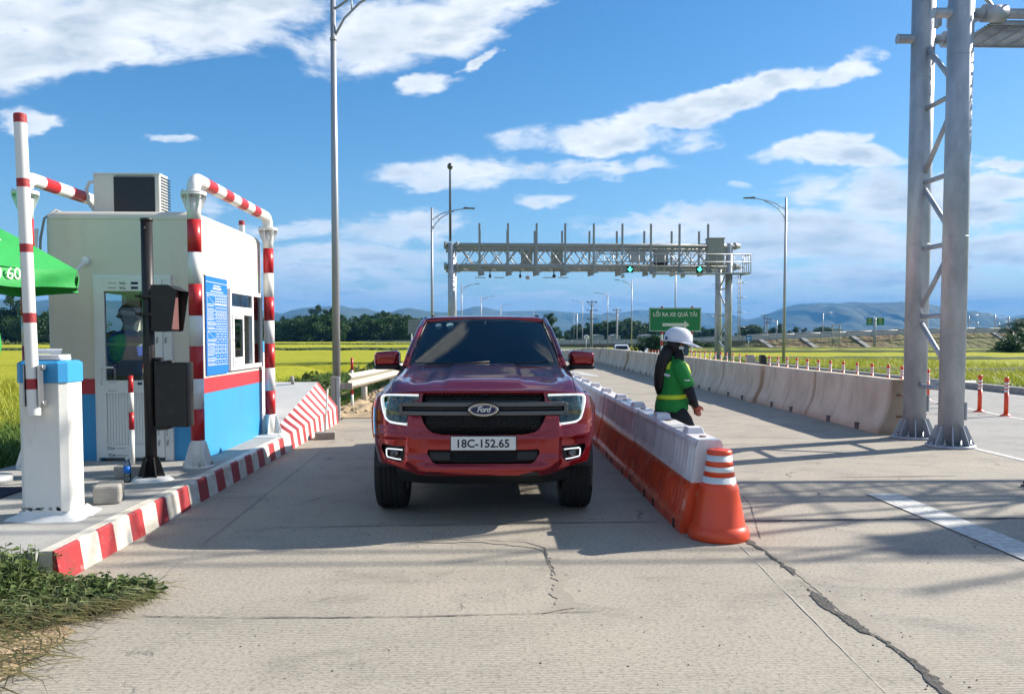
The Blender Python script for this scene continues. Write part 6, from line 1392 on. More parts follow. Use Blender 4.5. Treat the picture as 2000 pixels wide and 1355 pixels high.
for i, (x, y, mt, w_) in enumerate(((10.15,31.5,'cement',.28),(10.62,31.5,'black_plastic',.24))):
    m = MB(); m.prism([(-w_/2,0),(w_/2,0),(w_/2,.70),(w_/2-.07,.80),(-w_/2+.03,.80),(-w_/2,.76)], -.12, .12); o = m.build('bollard', M[mt], loc=(x,y,0), bevel=.02); tag(o, ['stubby grey bollard behind the barrier, left of the black one','stubby black bollard behind the concrete barrier left of the lamp pole'][i], 'bollard')
m = MB(); m.tube([(0,0,.12),(1.9,.2,.13)], .05, 10); m.box((.05,.02,.05),(.06,.06,.12)); m.box((1.8,.2,.05),(.06,.06,.12)); o = m.build('rail', M['galv_pale'], loc=(12.9,24.3,.0)); tag(o, 'low galvanised rail lying beside the right kerb behind the tower', 'rail')

# signs
def vboard(name, label, cat, px0, px1, py0, py1, Y, posts, front, back='galv_pale', group=None):
    a = AT(px0, py0, Y); b = AT(px1, py1, Y); c = (a+b)/2; g = -.95 if Y > 60 else -.75; T = thing(name, label, cat, (c.x, Y, g), 0, group); w, h = b.x-a.x, a.z-b.z; cz = c.z-g
    m = MB(); m.box((0,.03,cz),(w,.05,h)); m.build('board', M[front], T); return T, w, h, cz
T, w, h, cz = vboard('exit_sign', 'green exit sign with white lettering and right arrow on striped posts', 'road sign', 1268, 1369, 601, 647.5, 74, 2, 'sign_green')
m = MB(); t_ = .045
for (x, z, a, b) in ((0,cz+h/2-.06,w-.1,t_),(0,cz-h/2+.06,w-.1,t_),(-w/2+.06,cz,t_,h-.1),(w/2-.06,cz,t_,h-.1)): m.box((x,-.002,z),(a,.008,b))
tv, tf = text_mb('LỐI RA XE QUÁ TẢI', .5, offset=.013, extrude=.003, space=1.08); xs_ = [p[0] for p in tv]; s_ = w*.84/(max(xs_)-min(xs_)); cx = (max(xs_)+min(xs_))/2
m.add([((p[0]-cx)*s_, p[1]-.003, (p[2])*.98+cz+h*.21) for p in tv], tf)
ar = [(-.26,-.058),(.19,-.058),(.19,-.15),(.30,0),(.19,.15),(.19,.058),(-.26,.058)]
m.prism([(x*w*.93, cz-h*.21+z*w*.5) for x, z in ar], -.006, 0); m.build('lettering', M['sign_white'], T)
for px in (1293, 1352):
    x = AT(px,650,74).x-T.location.x; m = MB(); zz = 0
    H_ = cz+h/2+.15; k = 0
    while zz < H_: m.tube([(x,.16,zz),(x,.16,min(H_,zz+.52))], .10, 12, k % 2, False); zz += .52; k += 1
    m.build('post', [M['white_paint'], M['red_paint']], T)
T, w, h, cz = vboard('road_sign', 'grey back of a rectangular sign board left of the truck roof', 'road sign', 797, 830, 624, 652, 47, 2, 'cab_grey')
m = MB()
for x in (-.3,.3): m.tube([(x,.1,0),(x,.1,cz+h/2)], .04, 8)
m.build('post', M['galv_pale'], T); m = MB()
for i in range(4): m.box((0,-.02,cz-h/2+.1+i*h*.27),(w,.03,.035))
m.box((0,-.03,cz),(.03,.03,h)); m.build('stiffener', M['galv_pale'], T)
T = thing('round_sign', 'small white round traffic sign with a dark slash on a thin post', 'road sign', (AT(1145,660,105).x,105,-.95)); m = MB(); c = AT(1145,658.5,105).z+.95; m.tube([(0,.06,0),(0,.06,c)], .04, 6); m.build('post', M['galv_pale'], T)
m = MB(); m.lathe([(0,0),(.33,0),(.33,.04),(0,.04)], 20, T=Matrix.Translation((0,0,c)) @ Matrix.Rotation(pi/2,4,'X')); bb = m.build('board', M['sign_white'], T); m = MB(); m.prism([(-.2,c-.24),(-.15,c-.27),(.2,c+.24),(.15,c+.27)], -.055,-.045); m.build('slash', M['ink'], bb)
T, w, h, cz = vboard('blue_sign', 'small blue rectangular road sign by the far embankment', 'road sign', 1457, 1468, 656, 665, 128, 2, 'board_blue'); m = MB(); m.tube([(0,.1,0),(0,.1,cz)], .06, 6); m.build('post', M['galv_pale'], T); m = MB(); m.box((0,-.01,cz+.06),(.5,.02,.1)); m.box((-.1,-.01,cz-.12),(.25,.02,.08)); m.build('lettering', M['sign_white'], T)
y = 141; T = thing('expressway_sign', 'pair of green direction boards with yellow panels on one mast before the mountain', 'road sign', (AT(1709,640,y).x,y,-.8)); x0 = T.location.x
for i, (a, b, l) in enumerate(((1692.5,1704.5,''),(1712,1726.5,''))):
    p, q = AT(a,621,y), AT(b,635,y); c = (p+q)/2; m = MB(); m.box((c.x-x0,0,c.z+.8),(q.x-p.x,.08,p.z-q.z)); bo = m.build('board', M['sign_green'], T); m = MB(); m.box((c.x-x0,-.05,c.z+.8+.28),(.5,.02,.26),1); m.box((c.x-x0,-.05,c.z+.8-.12),(.8,.02,.07),0); m.box((c.x-x0,-.05,c.z+.8-.42),(.2,.02,.12),0); m.build('lettering', [M['sign_white'], mat('sign_yellow', (.6,.5,.02), .5)], bo)
m = MB(); 
for dx in (-.12,.18): m.tube([(dx,.2,0),(dx,.2,AT(1709,620,y).z+.8)], .10, 6)
m.tube([(-1.2,.15,AT(1709,626,y).z+.8),(1.4,.15,AT(1709,626,y).z+.8)], .06, 6); m.build('mast', M['galv_pale'], T)

# utility poles with cross arms
def upole(px, ty, Y, arms, label, wood='concrete_pole', base=-.95):
    t_ = AT(px, ty, Y); T = thing('utility_pole', label, 'utility pole', (t_.x, Y, base), 0, 'utility poles beyond the road'); h = t_.z-base; m = MB(); m.tube([(0,0,0),(0,0,h)], [.22,.12], 8); m.build('pole', M[wood], T)
    for k, (dz, w_) in enumerate(arms):
        m = MB(); m.box((0,-.15,h-dz),(w_,.1,.12))
        if k == 0: m.tube([(-w_/2,-.15,h-dz),(0,-.1,h-dz-.9)], .04, 5); m.tube([(w_/2,-.15,h-dz),(0,-.1,h-dz-.9)], .04, 5)
        for i in range(3): m.lathe([(.05,.06),(.06,.15),(.04,.3),(0,.31)], 6, 0, (-w_/2+.15+i*(w_-.3)/2,-.15,h-dz))
        m.build('cross_arm', M['gun_grey'], T)
    return T
upole(1156, 588, 150, [(.15,1.9),(1.7,2.0),(3.3,1.9)], 'tallest utility pole with three cross arms right of the truck mirror')
upole(1154, 606, 160, [], 'thin bare pole tight behind the tallest utility pole')
upole(1205, 604, 190, [(.15,2.0)], 'utility pole with one wide arm, second from the truck')
upole(1499, 622, 190, [(.15,1.9),(1.1,1.5)], 'small utility pole with two arms left of the roadside lamp'); upole(1494, 614, 230, [(.2,2.2)], 'faint utility pole beside the small one left of the roadside lamp')
y = 128; T = thing('transformer_frame', 'two pole transformer frame standing before the embankment', 'transformer', (AT(1633,640,y).x,y,-.75)); x0 = T.location.x; zt = AT(1633,634,y).z+.75; m = MB()
for px in (1626,1640): m.tube([(AT(px,640,y).x-x0,0,0),(AT(px,640,y).x-x0,0,zt)], .11, 6)
for f in (.98,.82,.62): m.box((0,0,zt*f),(1.5,.12,.1))
m.build('frame', M['concrete_pole'], T); m = MB(); m.box((0,-.1,zt*.36),(.8,.6,.7)); m.build('transformer_tank', M['cab_grey'], T)
def wire(a, b, label, sag=1.2):
    m = MB(); m.tube([a.lerp(b, i/12)-Vector((0,0,sag*4*(i/12)*(1-i/12))) for i in range(13)], .02, 4); o = m.build('power_line', M['gun_grey']); return tag(o, label, 'cable')
p1, p2 = AT(1156,590,150), AT(1205,606,190)
wire(p1+Vector((.7,0,0)), p2+Vector((.7,0,0)), 'thin power line sagging between the two nearest utility poles, right hand wire'); wire(p1+Vector((-.7,0,0)), p2+Vector((-.7,0,0)), 'thin power line sagging between the two nearest utility poles, left hand wire')
wire(p1+Vector((0,0,-1.6)), AT(1138,590,192), 'thin power line from the tallest utility pole to the street lamp left of it', .6)

# left guard rail, posts and marker
def w_beam(m, pts, zc):
    pr_ = [(.0,-.155),(.03,-.14),(.035,-.10),(-.04,-.055),(-.04,-.03),(.03,.0),(-.04,.03),(-.04,.055),(.035,.10),(.03,.14),(0,.155)]
    pr_ = [(0,-.155),(-.05,-.12),(-.08,-.085),(-.05,-.05),(0,-.015),(0,.015),(-.05,.05),(-.08,.085),(-.05,.12),(0,.155)]
    k = len(pr_); vs = []
    for i, p in enumerate(pts):
        t_ = (Vector(pts[min(i+1,len(pts)-1)])-Vector(pts[max(i-1,0)])).normalized(); nrm = Vector((t_.y,-t_.x,0))
        for a, b in pr_: vs.append(Vector(p)+nrm*(-a)+Vector((0,0,b+zc)))
    m.add(vs, [(i*k+j, i*k+j+1, (i+1)*k+j+1, (i+1)*k+j) for i in range(len(pts)-1) for j in range(k-1)], 0, False)
T = thing('guardrail', 'cream corrugated guardrail with flared end behind the striped nose', 'guardrail', (-2.85,16.6,0)); pts = [(0,0,0),(.10,.9,0),(.20,2.2,0),(.36,5,0),(.55,9,0),(.75,16,0),(.9,26,0),(.95,36,0)]
m = MB(); w_beam(m, pts, .62); o = m.build('beam', M['rail_cream'], T); so = o.modifiers.new('s','SOLIDIFY'); so.thickness = .006
m = MB()
for i in range(10): y = 2.0+3.6*i; x = interp(y, [(p[1], p[0]) for p in pts])-.16; m.tube([(x,y,-.2+min(0,roadz(y+16))),(x,y,.74)], .07, 10)
m.build('post', M['rail_cream'], T)
T = thing('guardrail_post', 'weathered square steel post with bracket at the end of the striped nose', 'post', (-2.80,15.05,0)); m = MB(); m.box((-.04,0,.40),(.09,.12,.80)); m.box((.045,-.02,.40),(.06,.06,.80),1); m.build('post', [M['wood_post'], M['galv_pale']], T); m = MB(); m.box((.15,.05,.62),(.28,.04,.12)); m.build('bracket', M['wood_post'], T)
pz = G(688, 812); m = thing('marker_stake', 'thin red and white marker stake behind the guardrail end', 'marker stake', (-2.93,17.6,-.05)); P_ = MB()
for i, (a, b) in enumerate(((0,.34),(.34,.62),(.62,.86),(.86,1.12))): P_.tube([(0,0,a),(0,0,b)], .028, 10, 1 if i in (1,3) else 0)
P_.build('stake', [M['white_paint'], M['red_paint']], m)
# distant vehicles
def far_car():
    Y = 84; a = AT(1211,680,Y); T = thing('parked_car', 'white car seen from behind beyond the concrete barriers', 'car', (a.x+.2,Y,-.82), 0); T.rotation_euler = (0,0,-.12)
    sec = [(0,.55,.84,.86),(.05,.30,.86,.88),(.5,.28,.88,.90),(1.0,.27,.90,.92),(3.2,.27,.90,.90),(4.1,.30,.86,.78),(4.4,.35,.78,.62)]
    m = MB(); vs = []
    for y, zb_, w_, zt in sec: vs += [(-w_*.92,y,zb_),(-w_,y,zb_+.12),(-w_,y,zt-.22),(-w_*.92,y,zt-.04),(-w_*.6,y,zt),(w_*.6,y,zt),(w_*.92,y,zt-.04),(w_,y,zt-.22),(w_,y,zb_+.12),(w_*.92,y,zb_)]
    n = 10; m.add(vs, [(i*n+j,i*n+(j+1)%n,(i+1)*n+(j+1)%n,(i+1)*n+j)[::-1] for i in range(6) for j in range(n)]+[list(range(n)),list(range(60,70))[::-1]], 0, True); m.sm[-1]=m.sm[-2]=False; m.build('car_body', M['car_white'], T)
    m = MB(); g = [(.25,.80,.88),(.9,.66,1.30),(1.4,.64,1.42),(2.4,.62,1.42),(3.3,.80,.90)]; vs = []
    for y, w_, z in g: vs += [(-w_,y,z),(w_,y,z)]
    lo = [(-.84,y,.86) for y, w_, z in g]+[(.84,y,.86) for y, w_, z in g]
    m.add(vs, [(0,1,3,2),(2,3,5,4),(4,5,7,6),(6,7,9,8)], 0, True); m.mi = 0
    m.add([vs[i] for i in (0,2,4,6,8)]+lo[:5], [(i,i+1,i+6,i+5) for i in range(4)]); m.add([vs[i] for i in (1,3,5,7,9)]+lo[5:], [(i+5,i+6,i+1,i) for i in range(4)]); m.build('cabin', M['car_white'], T)
    m = MB(); m.add([(-.66,.34,.93),(.66,.34,.93),(.56,.86,1.29),(-.56,.86,1.29)], [(0,1,2,3)]); m.v = [v+Vector((0,-.04,.02)) for v in m.v]; m.build('rear_window', M['car_glass'], T)
    for sg in (-1,1):
        m = MB(); m.add([(sg*.86,.75,.95),(sg*.86,2.9,.95),(sg*.70,2.2,1.36),(sg*.70,1.2,1.36)], [(0,1,2,3)]); m.build('side_window', M['car_glass'], T)
        m = MB(); m.box((sg*.62,.0,.72),(.40,.06,.07)); m.build('tail_light', M['tail_red'], T)
        for y in (.85,3.55): m = MB(); m.lathe([(.0,-.1),(.33,-.1),(.33,.1),(0,.1)],20,T=Matrix.Translation((sg*.80,y,.33)) @ Matrix.Rotation(pi/2,4,'Y')); m.build('wheel', M['rubber'], T)
    m = MB(); m.box((0,-.01,.66),(.5,.04,.12),1); m.box((0,.0,.40),(1.5,.05,.18)); m.build('rear_bumper', [M['black_plastic'], M['plate_white']], T)
far_car()
T = thing('motorbike', 'small white motor scooter beyond the barriers behind the standing worker', 'motorbike', (AT(1255,680,80).x,80,-.8), .4); m = MB(); m.tube([(-.4,0,.75),(-.1,0,.62),(.25,0,.40),(.45,0,.95)], .16, 8); m.ell((-.35,0,.72),(.36,.13,.12),10); m.ell((.5,0,.85),(.12,.2,.28),10); m.build('scooter_body', M['car_white'], T)
for x in (-.55,.65): m = MB(); m.lathe([(0,-.05),(.27,-.05),(.27,.05),(0,.05)],16,T=Matrix.Translation((x,0,.27)) @ Matrix.Rotation(pi/2,4,'X')); m.build('wheel', M['rubber'], T)
m = MB(); m.tube([(.45,-.32,1.1),(.42,0,1.0),(.45,.32,1.1)], .025, 6); m.build('handlebar', M['black_plastic'], T)
# black shoe at the right edge
m = MB(); m.ell((0,0,.045),(.14,.05,.05),14); m.ell((-.06,0,.04),(.08,.048,.035),14); m.box((0,0,.008),(.27,.09,.016)); o = m.build('shoe', M['leather'], loc=(5.62,8.2,.001), bevel=.005); tag(o, 'tip of a black shoe at the right edge of the picture', 'shoe')
# ================================================================== PEOPLE
def skin_mesh(name, nodes, edges, root, sub=2, material=None):
    me = bpy.data.meshes.new('t'); ks = list(nodes); me.from_pydata([nodes[k][0] for k in ks], [(ks.index(a), ks.index(b)) for a, b in edges], [])
    o = bpy.data.objects.new('t', me); COL.objects.link(o); sk = o.modifiers.new('s', 'SKIN'); o.modifiers.new('d', 'SUBSURF').levels = sub; o.modifiers['d'].render_levels = sub
    sk.branch_smoothing = .6; sk.use_smooth_shade = True
    lay = me.skin_vertices[0].data if me.skin_vertices else None
    if lay is None:
        bm = bmesh.new(); bm.from_mesh(me); bm.verts.layers.skin.verify(); bm.to_mesh(me); bm.free(); lay = me.skin_vertices[0].data
    for i, k in enumerate(ks): r = nodes[k][1]; lay[i].radius = r if isinstance(r, tuple) else (r, r); lay[i].use_root = (k == root)
    bpy.context.view_layer.update(); dg = bpy.context.evaluated_depsgraph_get(); r = bpy.data.meshes.new_from_object(o.evaluated_get(dg), depsgraph=dg); bpy.data.objects.remove(o)
    r.materials.clear(); r.materials.append(material); r.polygons.foreach_set('use_smooth', [True]*len(r.polygons)); return r
def loft(mb, rings, n=24, mi=0, cap=True, wr=0.0, seed=0):
    """rings: (cx, cy, cz, rx, ry)"""
    vs = []
    for j, (cx, cy, cz, rx, ry) in enumerate(rings):
        for i in range(n): a = 2*pi*i/n; q = 1+wr*fbm(cos(a)*2+seed, sin(a)*2, cz*6); vs.append((cx+rx*q*cos(a), cy+ry*q*sin(a), cz+wr*.1*fbm(a, cz*9)))
    k = len(rings); mb.add(vs, [(j*n+i, j*n+(i+1)%n, (j+1)*n+(i+1)%n, (j+1)*n+i) for j in range(k-1) for i in range(n)], mi, True)
    o = len(mb.v)-k*n
    if cap: mb.f += [[o+i for i in range(n-1,-1,-1)], [o+(k-1)*n+i for i in range(n)]]; mb.m += [mi, mi]; mb.sm += [False, False]
def dens(rings, m=3):
    out = []
    for a, b in zip(rings, rings[1:]):
        for i in range(m): t = i/m; out.append(tuple(lerp(p, q, t) for p, q in zip(a, b)))
    return out+[rings[-1]]
def hand(mb, w, d, side, r=1.0, curl=.5):
    """palm and five fingers; w = wrist, d = direction of the fingers"""
    d = Vector(d).normalized(); up = Vector((0,0,1)); s = d.cross(up).normalized()*side; n_ = s.cross(d)*side
    w = Vector(w); L = .085
    mb.tube([w, w+d*.03, w+d*.06, w+d*L], [.022,.028,.034,.028], 10)
    for k, (off, ln) in enumerate(((-.027,.062),(-.009,.075),(.009,.078),(.026,.068))):
        a = w+d*(L-.012)+s*off; b = a+d*ln*.45-n_*.006; c = b+d*ln*.33-n_*ln*curl*.5; e = c+d*ln*.15-n_*ln*curl*.5; mb.tube([a,b,c,e], [.0105,.0098,.009,.006], 7)
    a = w+d*.03+s*.025; mb.tube([a, a+s*.03+d*.02, a+s*.038+d*.05-n_*.01], [.012,.0105,.007], 7)

def worker():
    T = thing('person', 'worker in green shirt, yellow belt and white helmet leaning on the plastic barriers', 'person', (1.90,8.33,0))
    N_ = {'pel':((-.03,0,.80),.135),'sp1':((-.02,0,.93),.125),'sp2':((0,0,1.08),.13),'ch':((.01,0,1.20),.125),'nk':((.01,0,1.315),.050),'nk2':((.025,0,1.36),.047),'hd':((.045,0,1.43),.078),'hd2':((.040,0,1.50),.085),'tp':((.035,0,1.555),.05)}
    E_ = [('pel','sp1'),('sp1','sp2'),('sp2','ch'),('ch','nk'),('nk','nk2'),('nk2','hd'),('hd','hd2'),('hd2','tp')]
    for s, t in ((-1,'r'),(1,'l')):
        N_.update({'sh'+t:((.01,s*.155,1.245),.058),'el'+t:((.105,s*.195,1.00),.042),'wr'+t:((.205,s*.07,.845),.026),'hp'+t:((.0,s*.09,.76),.095),'kn'+t:((.17,s*.11,.44),.062),'an'+t:((.20,s*.11,.09),.042),'to'+t:((.33,s*.115,.035),.035)})
        E_ += [('ch','sh'+t),('sh'+t,'el'+t),('el'+t,'wr'+t),('pel','hp'+t),('hp'+t,'kn'+t),('kn'+t,'an'+t),('an'+t,'to'+t)]
    b = obj_from(skin_mesh('body', N_, E_, 'pel', 2, M['skin']), 'body', T)
    h = MB(); hand(h, (.205,-.07,.845), (.25,.55,-.45), 1); hand(h, (.205,.07,.835), (.25,-.55,-.35), -1); h.build('hands', mat('hand_skin', (.52,.16,.10), .5), b)
    f = MB(); f.ell((.122,0,1.425),(.012,.010,.016),8)
    for s in (-1,1): f.ell((.105,s*.03,1.458),(.008,.013,.007),8,1); f.ell((.045,s*.082,1.44),(.018,.010,.028),8)
    f.build('face', [M['skin'], M['ink']], b)
    mk = MB(); mk.grid(lambda u, v: (.055+.083*cos(lerp(-1.35,1.35,u))*(1-.12*(2*v-1)**2)+.006, .083*sin(lerp(-1.35,1.35,u)), lerp(1.345,1.455,v)), 20, 10); mo = mk.build('face_mask', M['mask_blue'], T); so = mo.modifiers.new('s','SOLIDIFY'); so.thickness = .004
    sc = MB(); loft(sc, dens([(.02,0,1.30,.075,.08),(.03,0,1.34,.066,.07),(.045,0,1.39,.085,.083),(.045,0,1.44,.092,.090)],2), 20, 0, False, .06); sc.build('neck_cover', M['navy'], T)
    s_ = MB(); loft(s_, dens([(-.035,0,.755,.155,.175),(-.03,0,.80,.172,.19),(-.025,0,.87,.168,.182),(-.015,0,.945,.150,.165),(.0,0,1.02,.158,.168),(.012,0,1.10,.162,.175),(.015,0,1.18,.148,.178),(.012,0,1.25,.122,.165),(.01,0,1.285,.085,.115),(.012,0,1.315,.060,.068)],3), 36, 0, True, .05)
    for s in (-1,1):
        s_.tube([(.008,s*.11,1.25),(.012,s*.158,1.235),(.045,s*.185,1.15),(.085,s*.20,1.06),(.094,s*.202,1.035)], [.055,.075,.073,.070,.066], 20)
    s_.build('shirt', M['shirt_green'], T)
    c = MB(); c.tube([(.012,0,1.30),(.016,0,1.335)], [.068,.060], 20, 0, False); c.build('collar', M['shirt_green'], T)
    a = MB()
    for s in (-1,1): a.tube([(.075,s*.197,1.07),(.105,s*.197,1.0),(.125,s*.185,.955),(.165,s*.13,.895),(.207,s*.068,.84)], [.050,.050,.047,.038,.029], 16)
    a.build('arm_sleeve', M['navy'], T)
    for s, lab in ((-1,''),(1,'')):
        pass
    tr = MB(); loft(tr, dens([(-.045,0,.70,.150,.18),(-.045,0,.76,.163,.186),(-.035,0,.82,.155,.176)],2), 28, 0, True, .04)
    for s in (-1,1): tr.tube([(-.02,s*.085,.76),(.055,s*.10,.66),(.12,s*.11,.54),(.17,s*.112,.44),(.19,s*.112,.28),(.20,s*.112,.09)], [.125,.118,.095,.078,.068,.062], 18)
    tr.build('trousers', M['trousers'], T)
    sh = MB()
    for s in (-1,1): sh.ell((.26,s*.115,.045),(.135,.05,.045),14); sh.ell((.20,s*.115,.06),(.06,.046,.055),12)
    sh.build('shoes', M['leather'], T)
    hr = MB(); rg = random.Random(3)
    hr.ell((.005,0,1.45),(.095,.093,.10),20)
    path = [(-.06,-.02,1.43),(-.105,-.03,1.34),(-.135,-.035,1.24),(-.155,-.04,1.13),(-.165,-.04,1.03),(-.160,-.035,.95)]
    hr.tube(path, [.060,.066,.062,.055,.040,.010], 18)
    for i in range(46):
        a = rg.uniform(0, 6.28); r = rg.uniform(.6,1.12); hr.tube([Vector(p)+Vector((cos(a)*w*r, sin(a)*w*r*.9, 0)) for p, w in zip(path, [.05,.062,.060,.054,.042,.028])], [.006,.007,.007,.006,.004,.001], 5)
    hr.build('hair', M['hair'], T)
    he = MB(); R = Matrix.Translation((.030,0,1.487)) @ Matrix.Rotation(radians(7),4,'Y')
    def dome(u, v): a = 2*pi*u; b_ = pi/2*v; return (.148*cos(a)*cos(b_)**.8*1.0, .122*sin(a)*cos(b_)**.8, .148*sin(b_)**.95+.006*(abs(sin(a)) < .18)*cos(b_))
    he.grid(dome, 40, 14, T=R)
    def brim(u, v): a = 2*pi*u; e = .016+.082*max(0, cos(a))**1.5+.010; return ((.148+e*v)*cos(a), (.122+e*v*.8)*sin(a), -.002-.03*v*max(0,cos(a))-.008*v)
    he.grid(brim, 40, 4, T=R); ho = he.build('helmet', M['helmet_white'], T); so = ho.modifiers.new('s','SOLIDIFY'); so.thickness = .005
    cl = MB(); cl.box((.045,-.098,1.425),(.05,.008,.028)); cl.tube([(.045,-.10,1.43),(.07,-.09,1.37),(.09,-.03,1.335)], .004, 5); cl.build('chin_strap', M['sign_white'], ho, bevel=.004)
    dc = MB(); dc.box((-.105,-.075,1.525),(.02,.004,.03), rz=-.7); dc.build('helmet_decal', M['logo_blue'], ho)
    # reflective harness: belt and straps
    v = MB()
    def torso(a, z, g=.006):
        tab = [(.87,-.025,.168,.182),(.945,-.015,.150,.165),(1.02,0,.158,.168),(1.10,.012,.162,.175),(1.18,.015,.148,.178),(1.25,.012,.122,.165),(1.285,.01,.085,.115),(1.315,.012,.06,.07)]
        cx = interp(z, [(t[0],t[1]) for t in tab]); rx = interp(z, [(t[0],t[2]) for t in tab]); ry = interp(z, [(t[0],t[3]) for t in tab]); return (cx+(rx+g)*cos(a), (ry+g)*sin(a), z)
    v.grid(lambda u, w: torso(2*pi*u, lerp(.915,.960,w)+.012*sin(2*pi*u+1), .008), 48, 2)
    for s in (-1,1):
        v.grid(lambda u, w: torso(s*lerp(.62,.95,w)*(1+.0*u), lerp(.95,1.285,u), .009), 20, 3); v.grid(lambda u, w: torso(s*(pi-lerp(.55,.85,w)), lerp(1.21,1.285,u), .008), 10, 3)
    vo = v.build('safety_harness', M['vest_yellow'], T); so = vo.modifiers.new('s','SOLIDIFY'); so.thickness = .003
    w_ = MB(); w_.grid(lambda u, q: torso(pi+lerp(.45,.95,u), lerp(1.145,1.17,q)-.012*u, .010), 8, 1); w_.grid(lambda u, q: torso(pi+lerp(.28,.42,u), lerp(1.15,1.172,q), .010), 4, 1); w_.build('back_stripe', M['reflective'], T)
    w_ = MB(); w_.box((.065,-.268,1.105),(.055,.004,.012)); w_.build('sleeve_print', M['reflective'], T)
    tg = MB(); tg.grid(lambda u, q: (-.178-.02*sin(u*3), lerp(-.05,-.03,q), lerp(.94,1.06,u)), 8, 1); tg.build('harness_strap', M['vest_yellow'], T)
worker()

def attendant():
    T = thing('person', 'attendant in blue vest and white helmet standing inside the booth behind the door glass', 'person', (-4.20,9.55,ISZ+.03), radians(90))
    # faces local +x (away from the camera)
    N_ = {'pel':((0,0,.88),.13),'sp':((.03,0,1.05),.13),'ch':((.08,0,1.25),.13),'nk':((.12,0,1.40),.05),'hd':((.17,0,1.50),.08),'hd2':((.18,0,1.57),.08)}
    E_ = [('pel','sp'),('sp','ch'),('ch','nk'),('nk','hd'),('hd','hd2')]
    for s, t in ((-1,'r'),(1,'l')):
        N_.update({'sh'+t:((.09,s*.18,1.32),.06),'el'+t:((.17,s*.25,1.08),.045),'wr'+t:((.38,s*.16,1.0),.03),'hp'+t:((0,s*.09,.82),.10),'kn'+t:((.03,s*.10,.46),.065),'an'+t:((0,s*.10,.09),.045),'to'+t:((.12,s*.11,.04),.035)})
        E_ += [('ch','sh'+t),('sh'+t,'el'+t),('el'+t,'wr'+t),('pel','hp'+t),('hp'+t,'kn'+t),('kn'+t,'an'+t),('an'+t,'to'+t)]
    b = obj_from(skin_mesh('body', N_, E_, 'pel', 2, M['skin']), 'body', T)
    h = MB(); hand(h, (.38,-.16,1.0), (1,.2,-.1), 1); hand(h, (.38,.16,1.0), (1,-.2,-.1), -1); h.build('hands', M['skin'], b)
    f = MB(); f.ell((.262,0,1.505),(.012,.011,.016),8)
    for s in (-1,1): f.ell((.245,s*.03,1.535),(.008,.013,.007),8,1); f.ell((.17,s*.085,1.51),(.018,.010,.028),8)
    f.build('face', [M['skin'], M['ink']], b)
    sh = MB()
    for s in (-1,1): sh.tube([(.085,s*.13,1.33),(.09,s*.185,1.31),(.13,s*.225,1.20),(.17,s*.25,1.09),(.26,s*.215,1.04),(.37,s*.165,1.0)], [.055,.075,.068,.060,.052,.042], 18)
    sh.tube([(.10,0,1.36),(.125,0,1.42)], [.075,.062], 20, 0, False); sh.build('shirt', M['shirt_pale'], T)
    v = MB(); loft(v, dens([(0,0,.86,.155,.20),(.01,0,.95,.150,.19),(.03,0,1.06,.150,.19),(.06,0,1.18,.155,.205),(.08,0,1.28,.140,.205),(.09,0,1.345,.105,.165),(.10,0,1.375,.07,.09)],3), 36, 0, True, .05); v.build('vest', M['vest_blue'], T)
    bd = MB(); bd.grid(lambda u, w: (interp(lerp(1.20,1.235,w),[(1.18,.06),(1.28,.08)])-.166*cos(lerp(-1.3,1.3,u)), .208*sin(lerp(-1.3,1.3,u)), lerp(1.20,1.235,w)), 20, 1); bd.build('reflective_band', M['emblem'], T)
    em = MB(); yc, zc = .055, 1.10; xx = -.130
    for r in (.050,.040): em.tube([(xx, yc+r*cos(a), zc+.02+r*sin(a)) for a in [radians(-10+20*k) for k in range(11)]], .0022, 5)
    em.tube([(xx,yc+.03,zc-.03),(xx,yc+.005,zc+.03),(xx,yc-.01,zc-.005),(xx,yc-.03,zc-.02)], .004, 5); em.tube([(xx,yc+.03,zc-.03),(xx,yc,zc-.05),(xx,yc-.03,zc-.03)], .004, 5)
    for i in range(7): em.box((xx-.0,yc+.06-i*.02,zc-.085),(.004,.012,.012))
    em.build('vest_emblem', M['emblem'], T)
    tr = MB(); loft(tr, [(0,0,.80,.14,.17),(0,0,.90,.14,.17)], 24)
    for s in (-1,1): tr.tube([(0,s*.085,.84),(.02,s*.095,.65),(.03,s*.10,.46),(.0,s*.10,.10)], [.11,.10,.08,.07], 16)
    tr.build('trousers', mat('trousers_blue', (.05,.07,.16), .8), T)
    s2 = MB()
    for s in (-1,1): s2.ell((.06,s*.105,.045),(.14,.05,.045),12)
    s2.build('shoes', M['leather'], T)
    hr = MB(); hr.ell((.155,0,1.53),(.09,.088,.10),18); hr.build('hair', M['hair'], T)
    he = MB(); R = Matrix.Translation((.165,0,1.565)) @ Matrix.Rotation(radians(10),4,'Y')
    he.grid(lambda u, w: (.145*cos(2*pi*u)*cos(pi/2*w)**.8, .122*sin(2*pi*u)*cos(pi/2*w)**.8, -.02+.145*sin(pi/2*w)), 36, 12, T=R); he.grid(lambda u, w: ((.145+(.02+.04*max(0,cos(2*pi*u)))*w)*cos(2*pi*u), (.122+.012*w)*sin(2*pi*u), -.02-.02*w), 36, 2, T=R)
    ho = he.build('helmet', M['helmet_white'], T); so = ho.modifiers.new('s','SOLIDIFY'); so.thickness = .005
    st = MB(); st.grid(lambda u, w: (.1465*cos(lerp(2.0,4.3,u))*cos(lerp(.25,.75,w)*(1-.3*abs(2*u-1)))**.8, .1235*sin(lerp(2.0,4.3,u))*cos(lerp(.25,.75,w))**.8, -.019+.147*sin(lerp(.25,.75,w)*(1-.2*abs(2*u-1)))), 14, 5, T=R); st.build('helmet_decal', M['ink'], ho)
attendant()
